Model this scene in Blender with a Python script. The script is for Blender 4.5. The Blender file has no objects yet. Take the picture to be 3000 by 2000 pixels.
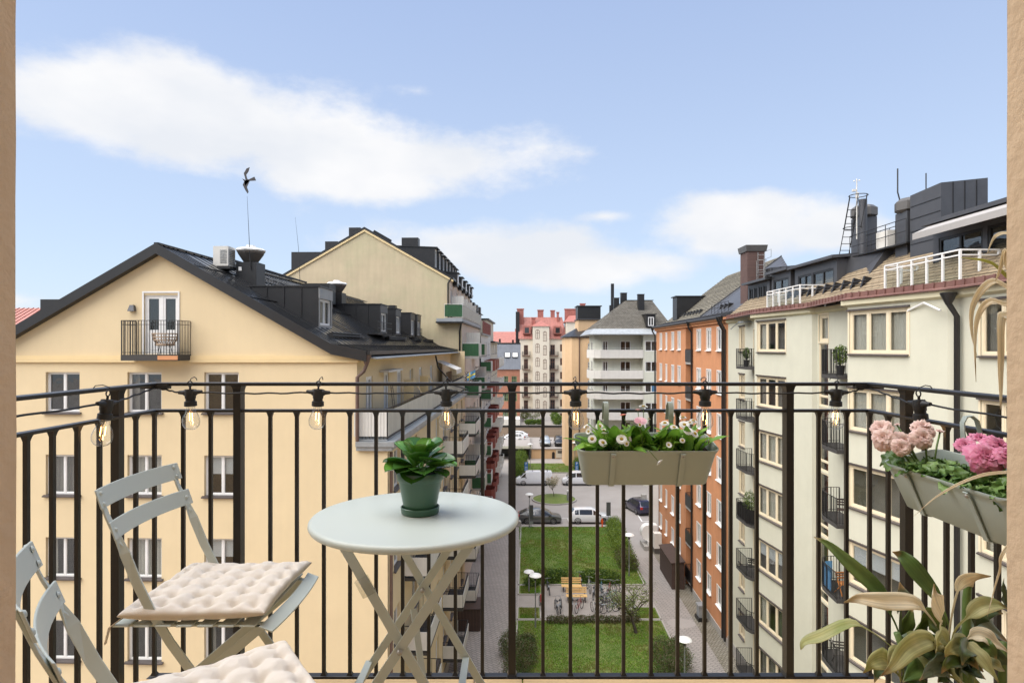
import bpy, bmesh, math, random
import numpy as np
from mathutils import Vector, Matrix, noise
from mathutils.geometry import tessellate_polygon

random.seed(7)
R = math.radians
scene = bpy.context.scene
COL = scene.collection

# ------------------------------------------------------------------ camera
CZ = 19.5            # eye height above the courtyard, metres
F, PX, PY = 1830.0, 1500.0, 1017.0   # lens of the photograph in its own pixels
cam_d = bpy.data.cameras.new("camera")
cam = bpy.data.objects.new("camera", cam_d)
COL.objects.link(cam)
cam.location = (0, 0, CZ)
cam.rotation_euler = (R(90), 0, 0)
cam_d.sensor_width = 36.0
cam_d.lens = 36.0 * F / 3000.0
cam_d.shift_y = (PY - 1000.0) / 3000.0
cam_d.clip_start = 0.05
cam_d.clip_end = 3000.0
scene.camera = cam

# ------------------------------------------------------------------ sky, sun, exposure
SUN_EL, SUN_AZ = R(60), R(-116)      # azimuth from +Y towards +X
world = bpy.data.worlds.new("World")
scene.world = world
world.use_nodes = True
SKY_STRENGTH = 0.0635
CLOUD = 7.2

def build_world():
    nt = world.node_tree
    N = nt.nodes
    L = nt.links
    N.clear()
    def math_(op, a, b=None, c=None, clamp=False):
        n = N.new("ShaderNodeMath"); n.operation = op; n.use_clamp = clamp
        for i, v in enumerate((a, b, c)):
            if v is None: continue
            if isinstance(v, (int, float)): n.inputs[i].default_value = v
            else: L.new(v, n.inputs[i])
        return n.outputs[0]
    out = N.new("ShaderNodeOutputWorld")
    bg = N.new("ShaderNodeBackground")
    sky = N.new("ShaderNodeTexSky")
    sky.sky_type = 'NISHITA'; sky.sun_disc = False
    sky.sun_elevation = SUN_EL; sky.sun_rotation = SUN_AZ
    sky.altitude = 30; sky.air_density = 1.0; sky.dust_density = 0.6; sky.ozone_density = 1.6
    tc = N.new("ShaderNodeTexCoord")
    sep = N.new("ShaderNodeSeparateXYZ"); L.new(tc.outputs["Generated"], sep.inputs[0])
    x, y, z = sep.outputs
    az = math_('ARCTAN2', x, y)
    el = math_('ARCSINE', z)
    P = R(90)
    azw = math_('WRAP', az, P / 2, -P / 2)
    # domain warp
    def fbm(scale, detail, rough, off):
        mp = N.new("ShaderNodeMapping"); mp.inputs["Location"].default_value = off
        mp.inputs["Scale"].default_value = (1.0, 1.0, 1.9)
        L.new(tc.outputs["Generated"], mp.inputs[0])
        n = N.new("ShaderNodeTexNoise"); n.inputs["Scale"].default_value = scale
        n.inputs["Detail"].default_value = detail; n.inputs["Roughness"].default_value = rough
        L.new(mp.outputs[0], n.inputs["Vector"])
        return n.outputs["Fac"]
    n1 = fbm(4.2, 9, 0.58, (3.1, 1.7, 0.4))
    n2 = fbm(11.0, 8, 0.6, (0.3, 5.2, 2.2))
    n3 = fbm(5.0, 4, 0.5, (8.3, 2.2, 6.4))
    # cloud bodies: azimuth, elevation, half widths (radians), in world directions
    blobs = [(-0.590, 0.318, 0.120, 0.052), (-0.450, 0.318, 0.170, 0.075), (-0.300, 0.305, 0.180, 0.075),
             (-0.120, 0.290, 0.190, 0.060), (-0.220, 0.255, 0.190, 0.035), (-0.02, 0.155, 0.220, 0.048),
             (0.110, 0.125, 0.200, 0.032), (0.350, 0.185, 0.125, 0.052), (0.470, 0.165, 0.080, 0.035),
             (-0.150, 0.385, 0.130, 0.030), (0.150, 0.205, 0.110, 0.024),
             (-0.680, 0.060, 0.150, 0.030), (0.640, 0.110, 0.100, 0.035)]
    m = None
    for (a, e, ra, re) in blobs:
        dx = math_('MULTIPLY', math_('SUBTRACT', azw, a), 1.0 / ra)
        dy = math_('MULTIPLY', math_('SUBTRACT', el, e), 1.0 / re)
        q = math_('ADD', math_('MULTIPLY', dx, dx), math_('MULTIPLY', dy, dy))
        v = math_('SUBTRACT', 1.0 if re > .0301 else .42, math_('SQRT', q))
        m = v if m is None else math_('SMOOTH_MAX', m, v, 0.35)
    m = math_('MAXIMUM', m, -0.75)
    f = math_('ADD', m, math_('MULTIPLY', math_('SUBTRACT', n1, 0.5), 2.3))
    f = math_('ADD', f, math_('MULTIPLY', math_('SUBTRACT', n2, 0.5), 0.75))
    mr = N.new("ShaderNodeMapRange"); mr.interpolation_type = 'SMOOTHSTEP'
    mr.inputs["From Min"].default_value = -0.22; mr.inputs["From Max"].default_value = 0.50
    mr.inputs["To Max"].default_value = 0.97
    L.new(f, mr.inputs["Value"])
    mask = mr.outputs[0]
    # hazy spring air: the clear-sky model softened by a pale veil that thickens towards the horizon
    hs = N.new("ShaderNodeHueSaturation"); hs.inputs["Saturation"].default_value = 0.85; hs.inputs["Value"].default_value = SKY_GAIN
    L.new(sky.outputs[0], hs.inputs["Color"])
    vr = N.new("ShaderNodeValToRGB")
    e = vr.color_ramp.elements
    e[0].position = 0.0; e[0].color = (4.3, 5.25, 6.6, 1)
    e[1].position = 1.0; e[1].color = (1.7, 2.8, 5.2, 1)
    e.new(0.16).color = (3.9, 4.8, 6.5, 1); e.new(0.36).color = (3.0, 3.9, 6.05, 1)
    L.new(math_('MULTIPLY', el, 1 / 1.5708, clamp=True), vr.inputs[0])
    tint = N.new("ShaderNodeMix"); tint.data_type = 'RGBA'; tint.inputs[0].default_value = 0.80
    L.new(hs.outputs[0], tint.inputs[6]); L.new(vr.outputs[0], tint.inputs[7])
    cc = N.new("ShaderNodeMix"); cc.data_type = 'RGBA'
    cc.inputs[6].default_value = (CLOUD * 0.87, CLOUD * 0.90, CLOUD * 0.955, 1)
    cc.inputs[7].default_value = (CLOUD * 1.02, CLOUD * 1.02, CLOUD * 1.03, 1)
    cr = N.new("ShaderNodeMapRange"); cr.inputs["From Min"].default_value = 0.36; cr.inputs["From Max"].default_value = 0.62
    L.new(n3, cr.inputs["Value"]); L.new(cr.outputs[0], cc.inputs[0])
    mix = N.new("ShaderNodeMix"); mix.data_type = 'RGBA'
    L.new(mask, mix.inputs[0]); L.new(tint.outputs[2], mix.inputs[6]); L.new(cc.outputs[2], mix.inputs[7])
    L.new(mix.outputs[2], bg.inputs["Color"])
    bg.inputs["Strength"].default_value = SKY_STRENGTH
    L.new(bg.outputs[0], out.inputs[0])
SKY_GAIN = 2.0
build_world()

sun_d = bpy.data.lights.new("sun", 'SUN')
sun = bpy.data.objects.new("sun", sun_d)
COL.objects.link(sun)
sun_d.energy = 3.5
sun_d.angle = R(88)
sun_d.color = (1.0, 0.95, 0.88)
sd = Vector((math.sin(SUN_AZ) * math.cos(SUN_EL), math.cos(SUN_AZ) * math.cos(SUN_EL), math.sin(SUN_EL)))
sun.rotation_euler = (-sd).to_track_quat('-Z', 'Y').to_euler()
sun.location = (0, 0, 60)

scene.render.engine = 'CYCLES'
scene.view_settings.view_transform = 'Standard'
scene.view_settings.look = 'None'
scene.view_settings.gamma = 1.0
scene.view_settings.exposure = 1.08
scene.view_settings.use_curve_mapping = False
scene.cycles.max_bounces = 8
scene.cycles.diffuse_bounces = 4
scene.cycles.transparent_max_bounces = 16
scene.cycles.caustics_reflective = False
scene.cycles.caustics_refractive = False

# ------------------------------------------------------------------ helpers
def Wp(px, py, Y):
    return Vector(((px - PX) * Y / F, Y, CZ + (PY - py) * Y / F))
def Gp(px, py, z=0.0):
    Y = (CZ - z) * F / (py - PY)
    return Vector(((px - PX) * Y / F, Y, z))

def lin(r, g, b, k=1.0):
    def c(v):
        v /= 255.0
        return (v / 12.92 if v <= 0.04045 else ((v + 0.055) / 1.055) ** 2.4) * k
    return (min(c(r), .92), min(c(g), .92), min(c(b), .92))

class MB:
    def __init__(s): s.v = []; s.f = []; s.m = []
    def add(s, vs, fs, mi=0):
        o = len(s.v); s.v.extend([tuple(p) for p in vs])
        for f in fs:
            s.f.append(tuple(i + o for i in f)); s.m.append(mi)
        return s
    def box(s, x0, x1, y0, y1, z0, z1, mi=0):
        return s.add([(x0, y0, z0), (x1, y0, z0), (x1, y1, z0), (x0, y1, z0), (x0, y0, z1), (x1, y0, z1), (x1, y1, z1), (x0, y1, z1)],
                     [(0, 3, 2, 1), (4, 5, 6, 7), (0, 1, 5, 4), (1, 2, 6, 5), (2, 3, 7, 6), (3, 0, 4, 7)], mi)
    def hexa(s, b, t, mi=0):
        return s.add(list(b) + list(t), [(0, 3, 2, 1), (4, 5, 6, 7), (0, 1, 5, 4), (1, 2, 6, 5), (2, 3, 7, 6), (3, 0, 4, 7)], mi)
    def quad(s, a, b, c, d, mi=0): return s.add([a, b, c, d], [(0, 1, 2, 3)], mi)
    def bar(s, p, q, w, h, up=(0, 0, 1), mi=0):
        p = Vector(p); q = Vector(q); d = (q - p).normalized(); up = Vector(up)
        if abs(d.dot(up)) > .98: up = Vector((0, 1, 0)) if abs(d.y) < .9 else Vector((1, 0, 0))
        a = d.cross(up).normalized() * (w / 2); b = a.cross(d).normalized() * (h / 2)
        return s.hexa([p - a - b, p + a - b, p + a + b, p - a + b], [q - a - b, q + a - b, q + a + b, q - a + b], mi)
    def tube(s, pts, r, n=6, mi=0, cap=True):
        pts = [Vector(p) for p in pts]; k = len(pts)
        rs = r if isinstance(r, (list, tuple)) else [r] * k
        prev = None; vs = []
        for i, p in enumerate(pts):
            d = (pts[min(i + 1, k - 1)] - pts[max(i - 1, 0)])
            if d.length < 1e-9: d = Vector((0, 0, 1))
            d.normalize()
            if prev is None:
                a = d.orthogonal().normalized()
            else:
                a = (prev - d * prev.dot(d))
                a = a.normalized() if a.length > 1e-6 else d.orthogonal().normalized()
            prev = a; b = d.cross(a)
            for j in range(n):
                t = 2 * math.pi * j / n
                vs.append(p + (a * math.cos(t) + b * math.sin(t)) * rs[i])
        fs = []
        for i in range(k - 1):
            for j in range(n):
                fs.append((i * n + j, i * n + (j + 1) % n, (i + 1) * n + (j + 1) % n, (i + 1) * n + j))
        if cap:
            fs.append(tuple(range(n - 1, -1, -1))); fs.append(tuple(range((k - 1) * n, k * n)))
        return s.add(vs, fs, mi)
    def lathe(s, prof, n=24, c=(0, 0, 0), mi=0, sx=1.0, sy=1.0):
        vs = []; k = len(prof)
        for (r, z) in prof:
            for j in range(n):
                t = 2 * math.pi * j / n
                vs.append((c[0] + math.cos(t) * r * sx, c[1] + math.sin(t) * r * sy, c[2] + z))
        fs = []
        for i in range(k - 1):
            for j in range(n):
                fs.append((i * n + j, i * n + (j + 1) % n, (i + 1) * n + (j + 1) % n, (i + 1) * n + j))
        return s.add(vs, fs, mi)
    def prism(s, poly, z0, z1, mi=0, cap=True):
        n = len(poly)
        vs = [(p[0], p[1], z0) for p in poly] + [(p[0], p[1], z1) for p in poly]
        fs = [(i, (i + 1) % n, n + (i + 1) % n, n + i) for i in range(n)]
        if cap: fs += [tuple(range(n - 1, -1, -1)), tuple(range(n, 2 * n))]
        return s.add(vs, fs, mi)
    def extrude(s, poly, vec, mi=0):
        n = len(poly); vec = Vector(vec)
        vs = [Vector(p) for p in poly] + [Vector(p) + vec for p in poly]
        fs = [(i, (i + 1) % n, n + (i + 1) % n, n + i) for i in range(n)] + [tuple(range(n - 1, -1, -1)), tuple(range(n, 2 * n))]
        return s.add(vs, fs, mi)
    def xform(s, M, start=0):
        for i in range(start, len(s.v)): s.v[i] = tuple(M @ Vector(s.v[i]))
        return s
    def mesh(s, name, mats, smooth=None, fix=True):
        me = bpy.data.meshes.new(name)
        me.from_pydata(s.v, [], s.f)
        if not isinstance(mats, (list, tuple)): mats = [mats]
        for m in mats: me.materials.append(m)
        if len(mats) > 1: me.polygons.foreach_set("material_index", s.m)
        if fix and len(s.f) < 40000:
            bm = bmesh.new(); bm.from_mesh(me)
            bmesh.ops.recalc_face_normals(bm, faces=bm.faces); bm.to_mesh(me); bm.free()
        if smooth is not None:
            me.shade_smooth()
            if smooth < 179: me.set_sharp_from_angle(angle=R(smooth))
        me.update()
        return me
    def build(s, name, mats, parent=None, smooth=None, M=None, fix=True):
        return link(name, s.mesh(name, mats, smooth, fix), parent, M)

def link(name, me, parent=None, M=None):
    o = bpy.data.objects.new(name, me); COL.objects.link(o)
    if parent is not None: o.parent = parent
    if M is not None: o.matrix_basis = M
    return o
def bevel(o, w=.004, seg=2):
    m = o.modifiers.new("bevel", 'BEVEL'); m.width = w; m.segments = seg; m.limit_method = 'ANGLE'; m.angle_limit = R(40)
    return o
def tag(o, label, cat, group=None, kind=None):
    o["label"] = label; o["category"] = cat
    if group: o["group"] = group
    if kind: o["kind"] = kind
    return o
def thing(name, label, cat, loc=(0, 0, 0), rz=0.0, group=None):
    o = bpy.data.objects.new(name, None); COL.objects.link(o)
    o.empty_display_size = .2
    o.location = loc; o.rotation_euler = (0, 0, rz)
    return tag(o, label, cat, group)
def struct(o):
    o["kind"] = "structure"; return o
def copy_tree(o, parent=None):
    c = o.copy(); COL.objects.link(c)
    if parent is not None: c.parent = parent
    for ch in list(o.children): copy_tree(ch, c)
    return c
def TRS(loc, rz=0.0, s=1.0, rx=0.0, ry=0.0):
    return Matrix.Translation(loc) @ Matrix.Rotation(rz, 4, 'Z') @ Matrix.Rotation(ry, 4, 'Y') @ Matrix.Rotation(rx, 4, 'X') @ Matrix.Diagonal((s, s, s, 1))

# ------------------------------------------------------------------ materials
MATS = {}
def mat(name, col, rough=.6, metal=0.0, var=.12, scale=6.0, bump=0.0, bscale=40.0, spec=.5, dirt=None, dirt_amt=0.0, streak=0.0, stretch=(1, 1, 1), coat=0.0):
    m = bpy.data.materials.new(name); m.use_nodes = True
    nt = m.node_tree; N = nt.nodes; L = nt.links
    b = N["Principled BSDF"]
    b.inputs["Roughness"].default_value = rough; b.inputs["Metallic"].default_value = metal
    b.inputs["Specular IOR Level"].default_value = spec
    if coat: b.inputs["Coat Weight"].default_value = coat; b.inputs["Coat Roughness"].default_value = .08
    tc = N.new("ShaderNodeTexCoord")
    mp = N.new("ShaderNodeMapping"); mp.inputs["Scale"].default_value = stretch
    L.new(tc.outputs["Object"], mp.inputs[0])
    if var > 0:
        n = N.new("ShaderNodeTexNoise"); n.inputs["Scale"].default_value = scale; n.inputs["Detail"].default_value = 6; n.inputs["Roughness"].default_value = .62
        L.new(mp.outputs[0], n.inputs["Vector"])
        mr = N.new("ShaderNodeMapRange"); mr.inputs["From Min"].default_value = .25; mr.inputs["From Max"].default_value = .75
        mr.inputs["To Min"].default_value = 1 - var; mr.inputs["To Max"].default_value = 1 + var
        L.new(n.outputs["Fac"], mr.inputs["Value"])
        mx = N.new("ShaderNodeMix"); mx.data_type = 'RGBA'; mx.blend_type = 'MULTIPLY'; mx.inputs[0].default_value = 1
        mx.inputs[6].default_value = (*col, 1); L.new(mr.outputs[0], mx.inputs[7])
        c = mx.outputs[2]
    else:
        rgb = N.new("ShaderNodeRGB"); rgb.outputs[0].default_value = (*col, 1); c = rgb.outputs[0]
    if dirt is not None:
        d = N.new("ShaderNodeTexNoise"); d.inputs["Scale"].default_value = scale * .28; d.inputs["Detail"].default_value = 8; d.inputs["Roughness"].default_value = .7
        L.new(mp.outputs[0], d.inputs["Vector"])
        dr = N.new("ShaderNodeMapRange"); dr.inputs["From Min"].default_value = .45; dr.inputs["From Max"].default_value = .72
        dr.inputs["To Max"].default_value = dirt_amt; L.new(d.outputs["Fac"], dr.inputs["Value"])
        dm = N.new("ShaderNodeMix"); dm.data_type = 'RGBA'; dm.inputs[7].default_value = (*dirt, 1)
        L.new(dr.outputs[0], dm.inputs[0]); L.new(c, dm.inputs[6]); c = dm.outputs[2]
    if streak > 0:
        sm = N.new("ShaderNodeMapping"); sm.inputs["Scale"].default_value = (2.2, 2.2, .16); L.new(tc.outputs["Object"], sm.inputs[0])
        d = N.new("ShaderNodeTexNoise"); d.inputs["Scale"].default_value = 1.6; d.inputs["Detail"].default_value = 7; d.inputs["Roughness"].default_value = .65
        L.new(sm.outputs[0], d.inputs["Vector"])
        dr = N.new("ShaderNodeMapRange"); dr.inputs["From Min"].default_value = .42; dr.inputs["From Max"].default_value = .75
        dr.inputs["To Min"].default_value = 1.0; dr.inputs["To Max"].default_value = 1 - streak; L.new(d.outputs["Fac"], dr.inputs["Value"])
        dm = N.new("ShaderNodeMix"); dm.data_type = 'RGBA'; dm.blend_type = 'MULTIPLY'; dm.inputs[0].default_value = 1
        L.new(c, dm.inputs[6]); L.new(dr.outputs[0], dm.inputs[7]); c = dm.outputs[2]
    L.new(c, b.inputs["Base Color"])
    if bump > 0:
        n2 = N.new("ShaderNodeTexNoise"); n2.inputs["Scale"].default_value = bscale; n2.inputs["Detail"].default_value = 5
        L.new(mp.outputs[0], n2.inputs["Vector"])
        bp = N.new("ShaderNodeBump"); bp.inputs["Strength"].default_value = bump; bp.inputs["Distance"].default_value = .02
        L.new(n2.outputs["Fac"], bp.inputs["Height"]); L.new(bp.outputs[0], b.inputs["Normal"])
    MATS[name] = m
    return m

def rand_color(m, amt=.12, hue=0.0):
    """per-object brightness variation of a material made by mat()"""
    nt = m.node_tree; N = nt.nodes; L = nt.links; b = N["Principled BSDF"]
    src = b.inputs["Base Color"].links[0].from_socket
    oi = N.new("ShaderNodeObjectInfo")
    mr = N.new("ShaderNodeMapRange"); mr.inputs["To Min"].default_value = 1 - amt; mr.inputs["To Max"].default_value = 1 + amt
    L.new(oi.outputs["Random"], mr.inputs["Value"])
    hs = N.new("ShaderNodeHueSaturation"); L.new(mr.outputs[0], hs.inputs["Value"]); L.new(src, hs.inputs["Color"])
    if hue:
        h = N.new("ShaderNodeMapRange"); h.inputs["To Min"].default_value = .5 - hue; h.inputs["To Max"].default_value = .5 + hue
        L.new(oi.outputs["Random"], h.inputs["Value"]); L.new(h.outputs[0], hs.inputs["Hue"])
    L.new(hs.outputs[0], b.inputs["Base Color"])
    return m

def glass_mat(name, tint=(.9, .93, .92), refl=.12, rough=.0, ior=1.5):
    m = bpy.data.materials.new(name); m.use_nodes = True
    nt = m.node_tree; N = nt.nodes; L = nt.links; N.clear()
    out = N.new("ShaderNodeOutputMaterial"); mx = N.new("ShaderNodeMixShader")
    tr = N.new("ShaderNodeBsdfTransparent"); tr.inputs[0].default_value = (*tint, 1)
    gl = N.new("ShaderNodeBsdfGlossy"); gl.inputs["Roughness"].default_value = rough; gl.inputs[0].default_value = (1, 1, 1, 1)
    lw = N.new("ShaderNodeLayerWeight"); pw = N.new("ShaderNodeMath"); pw.operation = 'POWER'; pw.inputs[1].default_value = 4.5; L.new(lw.outputs["Facing"], pw.inputs[0])
    ad = N.new("ShaderNodeMath"); ad.operation = 'MULTIPLY_ADD'; ad.use_clamp = True; ad.inputs[1].default_value = ior - .85; ad.inputs[2].default_value = refl
    L.new(pw.outputs[0], ad.inputs[0]); L.new(ad.outputs[0], mx.inputs[0]); L.new(tr.outputs[0], mx.inputs[1]); L.new(gl.outputs[0], mx.inputs[2])
    L.new(mx.outputs[0], out.inputs[0])
    # gentle waviness of old panes
    if refl > .05:
        tc = N.new("ShaderNodeTexCoord"); n = N.new("ShaderNodeTexNoise"); n.inputs["Scale"].default_value = 1.7
        L.new(tc.outputs["Object"], n.inputs["Vector"])
        bp = N.new("ShaderNodeBump"); bp.inputs["Strength"].default_value = .06; bp.inputs["Distance"].default_value = .05
        L.new(n.outputs["Fac"], bp.inputs["Height"]); L.new(bp.outputs[0], gl.inputs["Normal"])
    MATS[name] = m
    return m

def emit_mat(name, col, s):
    m = bpy.data.materials.new(name); m.use_nodes = True
    b = m.node_tree.nodes["Principled BSDF"]
    b.inputs["Base Color"].default_value = (*col, 1)
    b.inputs["Emission Color"].default_value = (*col, 1); b.inputs["Emission Strength"].default_value = s
    return m

def pattern_mat(name, c1, c2, mortar, scale, w=.5, h=.25, ms=.015, rough=.8, bump=.4, off=.5, rot=(0, 0, 0), var=.15, axes=None):
    """brick-type pattern for surfaces too far away to build piece by piece"""
    m = bpy.data.materials.new(name); m.use_nodes = True
    nt = m.node_tree; N = nt.nodes; L = nt.links; b = N["Principled BSDF"]
    b.inputs["Roughness"].default_value = rough
    tc = N.new("ShaderNodeTexCoord"); src = tc.outputs["Object"]
    if axes:
        sp = N.new("ShaderNodeSeparateXYZ"); cb = N.new("ShaderNodeCombineXYZ"); L.new(src, sp.inputs[0])
        for i, a in enumerate(axes): L.new(sp.outputs['XYZ'.index(a)], cb.inputs[i])
        src = cb.outputs[0]
    mp = N.new("ShaderNodeMapping"); mp.inputs["Rotation"].default_value = rot; L.new(src, mp.inputs[0])
    br = N.new("ShaderNodeTexBrick"); br.offset = off
    br.inputs["Color1"].default_value = (*c1, 1); br.inputs["Color2"].default_value = (*c2, 1); br.inputs["Mortar"].default_value = (*mortar, 1)
    br.inputs["Scale"].default_value = scale; br.inputs["Brick Width"].default_value = w; br.inputs["Row Height"].default_value = h; br.inputs["Mortar Size"].default_value = ms
    L.new(mp.outputs[0], br.inputs["Vector"])
    n = N.new("ShaderNodeTexNoise"); n.inputs["Scale"].default_value = .9; n.inputs["Detail"].default_value = 8; n.inputs["Roughness"].default_value = .7
    L.new(tc.outputs["Object"], n.inputs["Vector"])
    mr = N.new("ShaderNodeMapRange"); mr.inputs["From Min"].default_value = .3; mr.inputs["From Max"].default_value = .7; mr.inputs["To Min"].default_value = 1 - var; mr.inputs["To Max"].default_value = 1 + var
    L.new(n.outputs["Fac"], mr.inputs["Value"])
    mx = N.new("ShaderNodeMix"); mx.data_type = 'RGBA'; mx.blend_type = 'MULTIPLY'; mx.inputs[0].default_value = 1
    L.new(br.outputs["Color"], mx.inputs[6]); L.new(mr.outputs[0], mx.inputs[7]); L.new(mx.outputs[2], b.inputs["Base Color"])
    bp = N.new("ShaderNodeBump"); bp.inputs["Strength"].default_value = bump; bp.inputs["Distance"].default_value = .02
    L.new(br.outputs["Fac"], bp.inputs["Height"]); bp.invert = True; L.new(bp.outputs[0], b.inputs["Normal"])
    MATS[name] = m
    return m

def leaf_mat(name, col, col2=None, rough=.45, trans=.25, spec=.5, scale=30):
    m = bpy.data.materials.new(name); m.use_nodes = True
    nt = m.node_tree; N = nt.nodes; L = nt.links; b = N["Principled BSDF"]
    b.inputs["Roughness"].default_value = rough; b.inputs["Specular IOR Level"].default_value = spec
    tc = N.new("ShaderNodeTexCoord"); n = N.new("ShaderNodeTexNoise"); n.inputs["Scale"].default_value = scale; n.inputs["Detail"].default_value = 4
    L.new(tc.outputs["Object"], n.inputs["Vector"])
    mx = N.new("ShaderNodeMix"); mx.data_type = 'RGBA'; mx.inputs[6].default_value = (*col, 1); mx.inputs[7].default_value = (*(col2 or tuple(c * 1.6 for c in col)), 1)
    mr = N.new("ShaderNodeMapRange"); mr.inputs["From Min"].default_value = .35; mr.inputs["From Max"].default_value = .65
    L.new(n.outputs["Fac"], mr.inputs["Value"]); L.new(mr.outputs[0], mx.inputs[0])
    L.new(mx.outputs[2], b.inputs["Base Color"])
    if trans > 0:
        out = N["Material Output"]; t = N.new("ShaderNodeBsdfTranslucent"); ms = N.new("ShaderNodeMixShader"); ms.inputs[0].default_value = trans
        L.new(mx.outputs[2], t.inputs[0]); L.new(b.outputs[0], ms.inputs[1]); L.new(t.outputs[0], ms.inputs[2]); L.new(ms.outputs[0], out.inputs[0])
    MATS[name] = m
    return m
# ------------------------------------------------------------------ shared materials
K = 1.0
M_yellow = mat("yellow_plaster", (.70, .56, .345), .9, var=.05, scale=.7, bump=.12, bscale=25, dirt=(.63, .49, .30), dirt_amt=.3, streak=.025)
M_yellow2 = mat("yellow_trim", (.74, .57, .31), .85, var=.04, scale=2, bump=.08)
M_pale = mat("pale_plaster", (.57, .465, .305), .9, var=.10, scale=.8, bump=.12, bscale=20, dirt=(.47, .45, .27), dirt_amt=.9, streak=.1)
M_paleside = mat("beige_plaster", (.62, .52, .42), .9, var=.05, scale=2, bump=.1, streak=.1)
M_green = mat("sage_plaster", (.55, .535, .425), .9, var=.04, scale=1.3, bump=.15, bscale=30, dirt=(.49, .47, .365), dirt_amt=.35, streak=.03)
M_greentrim = mat("sage_trim", (.60, .55, .38), .85, var=.04, scale=3)
M_red = mat("terracotta_plaster", (.56, .25, .115), .9, var=.07, scale=1.6, bump=.12, bscale=22, dirt=(.42, .18, .085), dirt_amt=.4, streak=.12)
M_redtrim = mat("terracotta_trim", (.60, .28, .13), .88, var=.05, scale=3)
M_peach = mat("peach_plaster", (.62, .42, .24), .9, var=.05, scale=1.2, streak=.08)
M_mint = mat("mint_plaster", (.60, .60, .50), .9, var=.04, scale=1.2, streak=.08)
M_offwhite = mat("offwhite_render", (.66, .63, .57), .85, var=.04, scale=2, streak=.08)
M_cream = mat("cream_plaster", (.68, .61, .49), .9, var=.05, scale=.9, streak=.08)
M_black = mat("black_metal_roof", (.12, .117, .114), .19, metal=.95, var=.3, scale=.9, bump=.12, bscale=1.3, dirt=(.13, .125, .12), dirt_amt=.6)
M_seam = mat("black_roof_seam", (.05, .049, .048), .25, metal=.8, var=.2, scale=3)
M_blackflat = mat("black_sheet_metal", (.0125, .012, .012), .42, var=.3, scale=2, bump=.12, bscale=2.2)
M_greymetal = mat("grey_sheet_metal", (.085, .085, .09), .45, metal=.4, var=.15, scale=1.5, bump=.05, bscale=2)
M_lightmetal = mat("light_grey_metal", (.30, .30, .29), .45, metal=.5, var=.12, scale=2)
M_zinc = mat("zinc_flashing", (.33, .35, .36), .5, metal=.5, var=.2, scale=3)
M_copper = mat("oxide_red_sheet", (.16, .075, .06), .55, var=.3, scale=2.5, dirt=(.26, .15, .12), dirt_amt=.6)
M_redroof = mat("red_painted_roof", (.37, .13, .10), .55, var=.2, scale=1.2, streak=.25)
M_brickbrown = pattern_mat("brown_brick", (.10, .055, .045), (.12, .066, .053), (.09, .06, .05), 4.0, ms=.02, bump=.15, axes='YZX')
M_brickred = pattern_mat("red_brick", (.34, .125, .07), (.40, .16, .09), (.30, .2, .15), 4.2, ms=.02, bump=.2, axes='XZY')
M_slate = pattern_mat("grey_slate", (.155, .14, .105), (.23, .205, .155), (.05, .047, .04), 1.6, w=.45, h=.22, ms=.02, bump=.9, axes='YZX')
M_slate_x = pattern_mat("grey_slate_front", (.155, .14, .115), (.22, .20, .165), (.05, .047, .04), 1.4, w=.45, h=.22, ms=.02, bump=.9, axes='XZY')
M_shingle = pattern_mat("brown_shingle", (.235, .175, .105), (.295, .225, .14), (.10, .075, .045), 1.9, w=.9, h=.24, ms=.03, bump=.9, axes='YZX')
M_white = mat("white_paint", (.76, .75, .72), .45, var=.04, scale=5)
M_creamframe = mat("cream_frame_paint", (.72, .62, .44), .5, var=.04, scale=5)
M_brownframe = mat("brown_frame_paint", (.12, .05, .03), .5, var=.1, scale=5)
M_sill = mat("dark_sill_metal", (.10, .085, .08), .45, metal=.4, var=.15, scale=5)
M_blackrail = mat("black_iron", (.013, .012, .012), .45, var=.2, scale=8)
M_pipe = mat("black_drainpipe", (.016, .015, .015), .4, var=.15, scale=4)
M_pipebrown = mat("brown_drainpipe", (.11, .065, .05), .45, var=.15, scale=4)
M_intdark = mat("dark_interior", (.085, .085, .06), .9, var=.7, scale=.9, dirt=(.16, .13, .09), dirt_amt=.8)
M_int = mat("dim_interior", (.36, .345, .32), .9, var=.5, scale=.45)
M_curtain = mat("curtain_cloth", (.66, .63, .57), .9, var=.06, scale=4)
M_curtain2 = mat("grey_curtain_cloth", (.30, .28, .25), .9, var=.1, scale=4)
M_blind = mat("white_blind", (.70, .73, .78), .8, var=.03, scale=3)
M_greenpanel = mat("green_corrugated", (.028, .095, .038), .5, var=.12, scale=2)
M_redpanel = mat("oxblood_panel", (.20, .042, .026), .55, var=.14, scale=2)
M_whitepanel = mat("white_corrugated", (.62, .60, .55), .6, var=.06, scale=2, streak=.12)
M_greypanel = mat("weathered_panel", (.52, .50, .43), .6, var=.1, scale=1.5, streak=.2)
M_slab = mat("concrete_slab", (.36, .34, .31), .9, var=.12, scale=3, streak=.15)
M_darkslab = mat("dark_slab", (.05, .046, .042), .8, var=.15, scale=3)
M_rubber = mat("tyre_rubber", (.012, .012, .012), .8, var=.1)
M_glass = glass_mat("window_glass", (.84, .85, .835), .07)
M_glassfar = glass_mat("far_window_glass", (.70, .74, .74), .05)
M_glassrail = glass_mat("railing_glass", (.80, .86, .86), .06)
M_wood = mat("new_pine", (.66, .45, .22), .7, var=.14, scale=3, stretch=(.6, 8, 8), bump=.08, bscale=10)
M_oldwood = mat("weathered_wood", (.28, .21, .15), .85, var=.25, scale=4, stretch=(6, 6, .7))
M_benchwood = mat("oiled_bench_wood", (.66, .43, .17), .6, var=.15, scale=5, stretch=(.6, 6, 6))

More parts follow.
